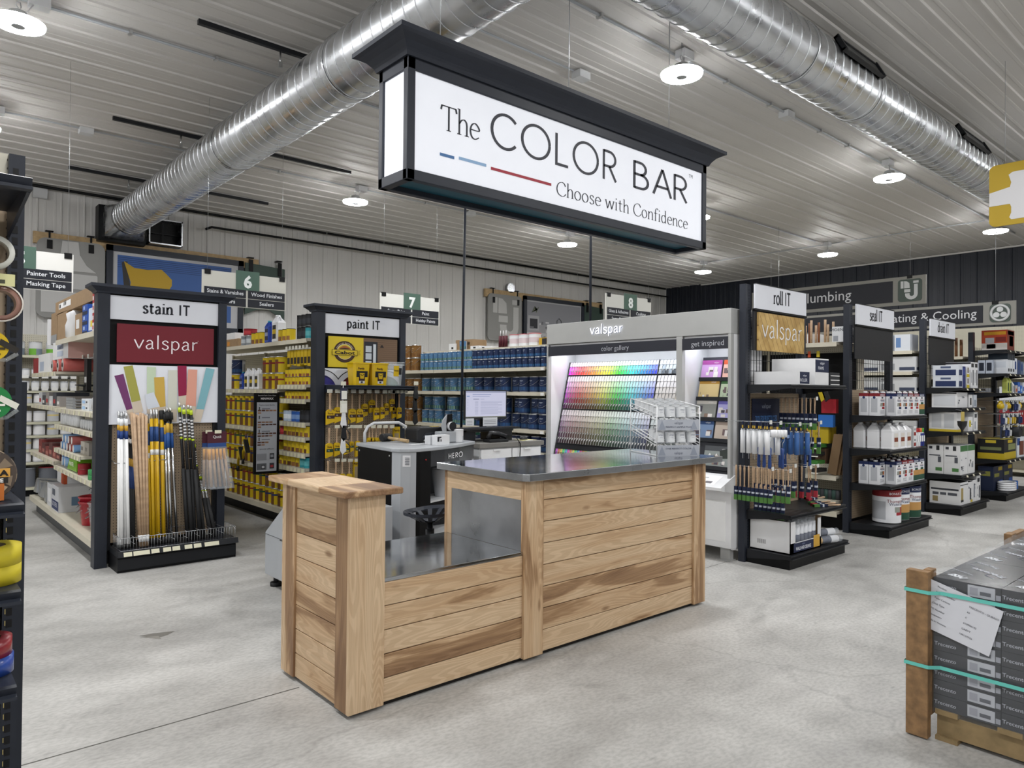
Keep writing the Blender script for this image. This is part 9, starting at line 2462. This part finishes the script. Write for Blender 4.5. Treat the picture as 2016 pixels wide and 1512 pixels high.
A, B_ = onY(1193, 577, 6.0), onY(1282, 589, 6.0); aisle(6.0, A.x, B_.x, A.z, '8', [['Glues & Adhesives', 'Caulking'], ['Spray Foam', 'Sealants']], 'hanging aisle sign with the number 8 above the colour gallery', '#d2d2cc')

# long department signs in front of the navy wall
def dept(X, yL, yR, z0, z1, word, lab, icon, wy):
  t = Thing('department_sign', lab, 'sign', (X, (yL + yR) / 2, z0))
  mb = MB(); mb.box(X, yR, z0, X + .03, yL, z1, '#86857f'); fp = t.part('board', mb)
  hh = z1 - z0; s = hh * .78
  mb = MB(); mb.box(X - .006, yR + s + .12 * 1.2, z0 + hh * .12, X, yL - .05, z1 - hh * .12, '#191b23'); mb.text(word, (X - .006, wy, z0 + hh * .36), hh * (.40 if icon == 'pipe' else .41), '#c9cace', 'x', bold=.0); t.part('word_plate', mb)
  mb = MB(); c = (yR + .06 + s / 2, z0 + hh / 2)
  mb.prism([(y, z) for y, z in rounded(c[0] - s / 2, c[1] - s / 2, c[0] + s / 2, c[1] + s / 2, .05)], 'x', X - .008, X, '#47524c')
  if icon == 'pipe':
    b2 = MB(); pipe(b2, 0, 0, s * .85, 0, '#c3c5c6'); q = len(mb.v); mb.v += [(X - .0085 + y * .2, c[0] + s * .38 - x, c[1] - s * .42 + z) for x, y, z in b2.v]
    for f_ in b2.f: mb.face([q + i for i in f_], '#c3c5c6')
  else:
    mb.tube([(X - .012, c[0] + s * .42 * math.cos(k * PI / 16), c[1] + s * .42 * math.sin(k * PI / 16)) for k in range(32)], .018, '#c3c5c6', 5, True)
    for k in range(3):
      a = math.radians(90 + 120 * k); ce = (c[0] + s * .2 * math.cos(a), c[1] + s * .2 * math.sin(a)); mb.poly([(X - .014, ce[0] + s * .16 * math.cos(j * PI / 8), ce[1] + s * .15 * math.sin(j * PI / 8)) for j in range(16)], '#c3c5c6')
    mb.poly([(X - .016, c[0] + s * .05 * math.cos(j * PI / 6), c[1] + s * .05 * math.sin(j * PI / 6)) for j in range(12)], '#47524c')
  t.part('symbol_plate', mb)
  for y in (yR + .25, yL - .4):
    mb = MB(); mb.box(X - .01, y - .04, z1 - .04, X + .04, y + .04, z1 + .015, 'black'); t.part('clip', mb); mb = MB(); mb.tube([(X + .015, y, z1 + .01), (X + .015, y, HC - .004)], .0025, 'wire', 4); t.part('wire', mb)
A = onX(1823, 540, 13.0); dept(13.0, 7.6, A.y, onX(1823, 597, 13.0).z, A.z, 'Plumbing', 'long dark department sign reading Plumbing before the navy wall', 'pipe', onX(1625, 590, 13).y)
A = onX(2000, 591, 12.0); dept(12.0, 6.9, A.y, onX(2000, 637, 12.0).z, A.z, 'Heating & Cooling', 'dark department sign reading Heating and Cooling, lower of the two', 'fan', onX(1822, 630, 12).y)
# yellow tool sign
X = 7.5; A, B_ = onX(1950, 328, X), onX(1955, 447, X)
t = Thing('department_sign', 'yellow hanging sign with a white tool symbol, cut by the right edge', 'sign', (X, A.y - .4, B_.z))
mb = MB(); y1 = A.y + .01; z0, z1 = B_.z + .0, A.z; mb.prism(rounded(y1 - .85, z0, y1, z1, .05), 'x', X, X + .02, '#b79a2e'); t.part('board', mb)
mb = MB(); zc_ = (z0 + z1) / 2 - .03; h_ = (z1 - z0)
mb.prism([(y1 - .002, zc_ + .06), (y1 - .16, zc_ + .09), (y1 - .17, zc_ + .13), (y1 - .15, zc_ + .20), (y1 - .18, zc_ + .22), (y1 - .5, zc_ + .22), (y1 - .5, zc_ - .20), (y1 - .17, zc_ - .20), (y1 - .155, zc_ - .18), (y1 - .17, zc_ - .14), (y1 - .17, zc_ - .09), (y1 - .16, zc_ - .06), (y1 - .002, zc_ - .06)], 'x', X - .004, X, '#d9d9dc'); t.part('symbol', mb)
for y in (y1 - .12, y1 - .7): mb = MB(); mb.tube([(X + .01, y, z1 - .01), (X + .01, y, HC - .004)], .002, 'wire', 4); t.part('wire', mb)
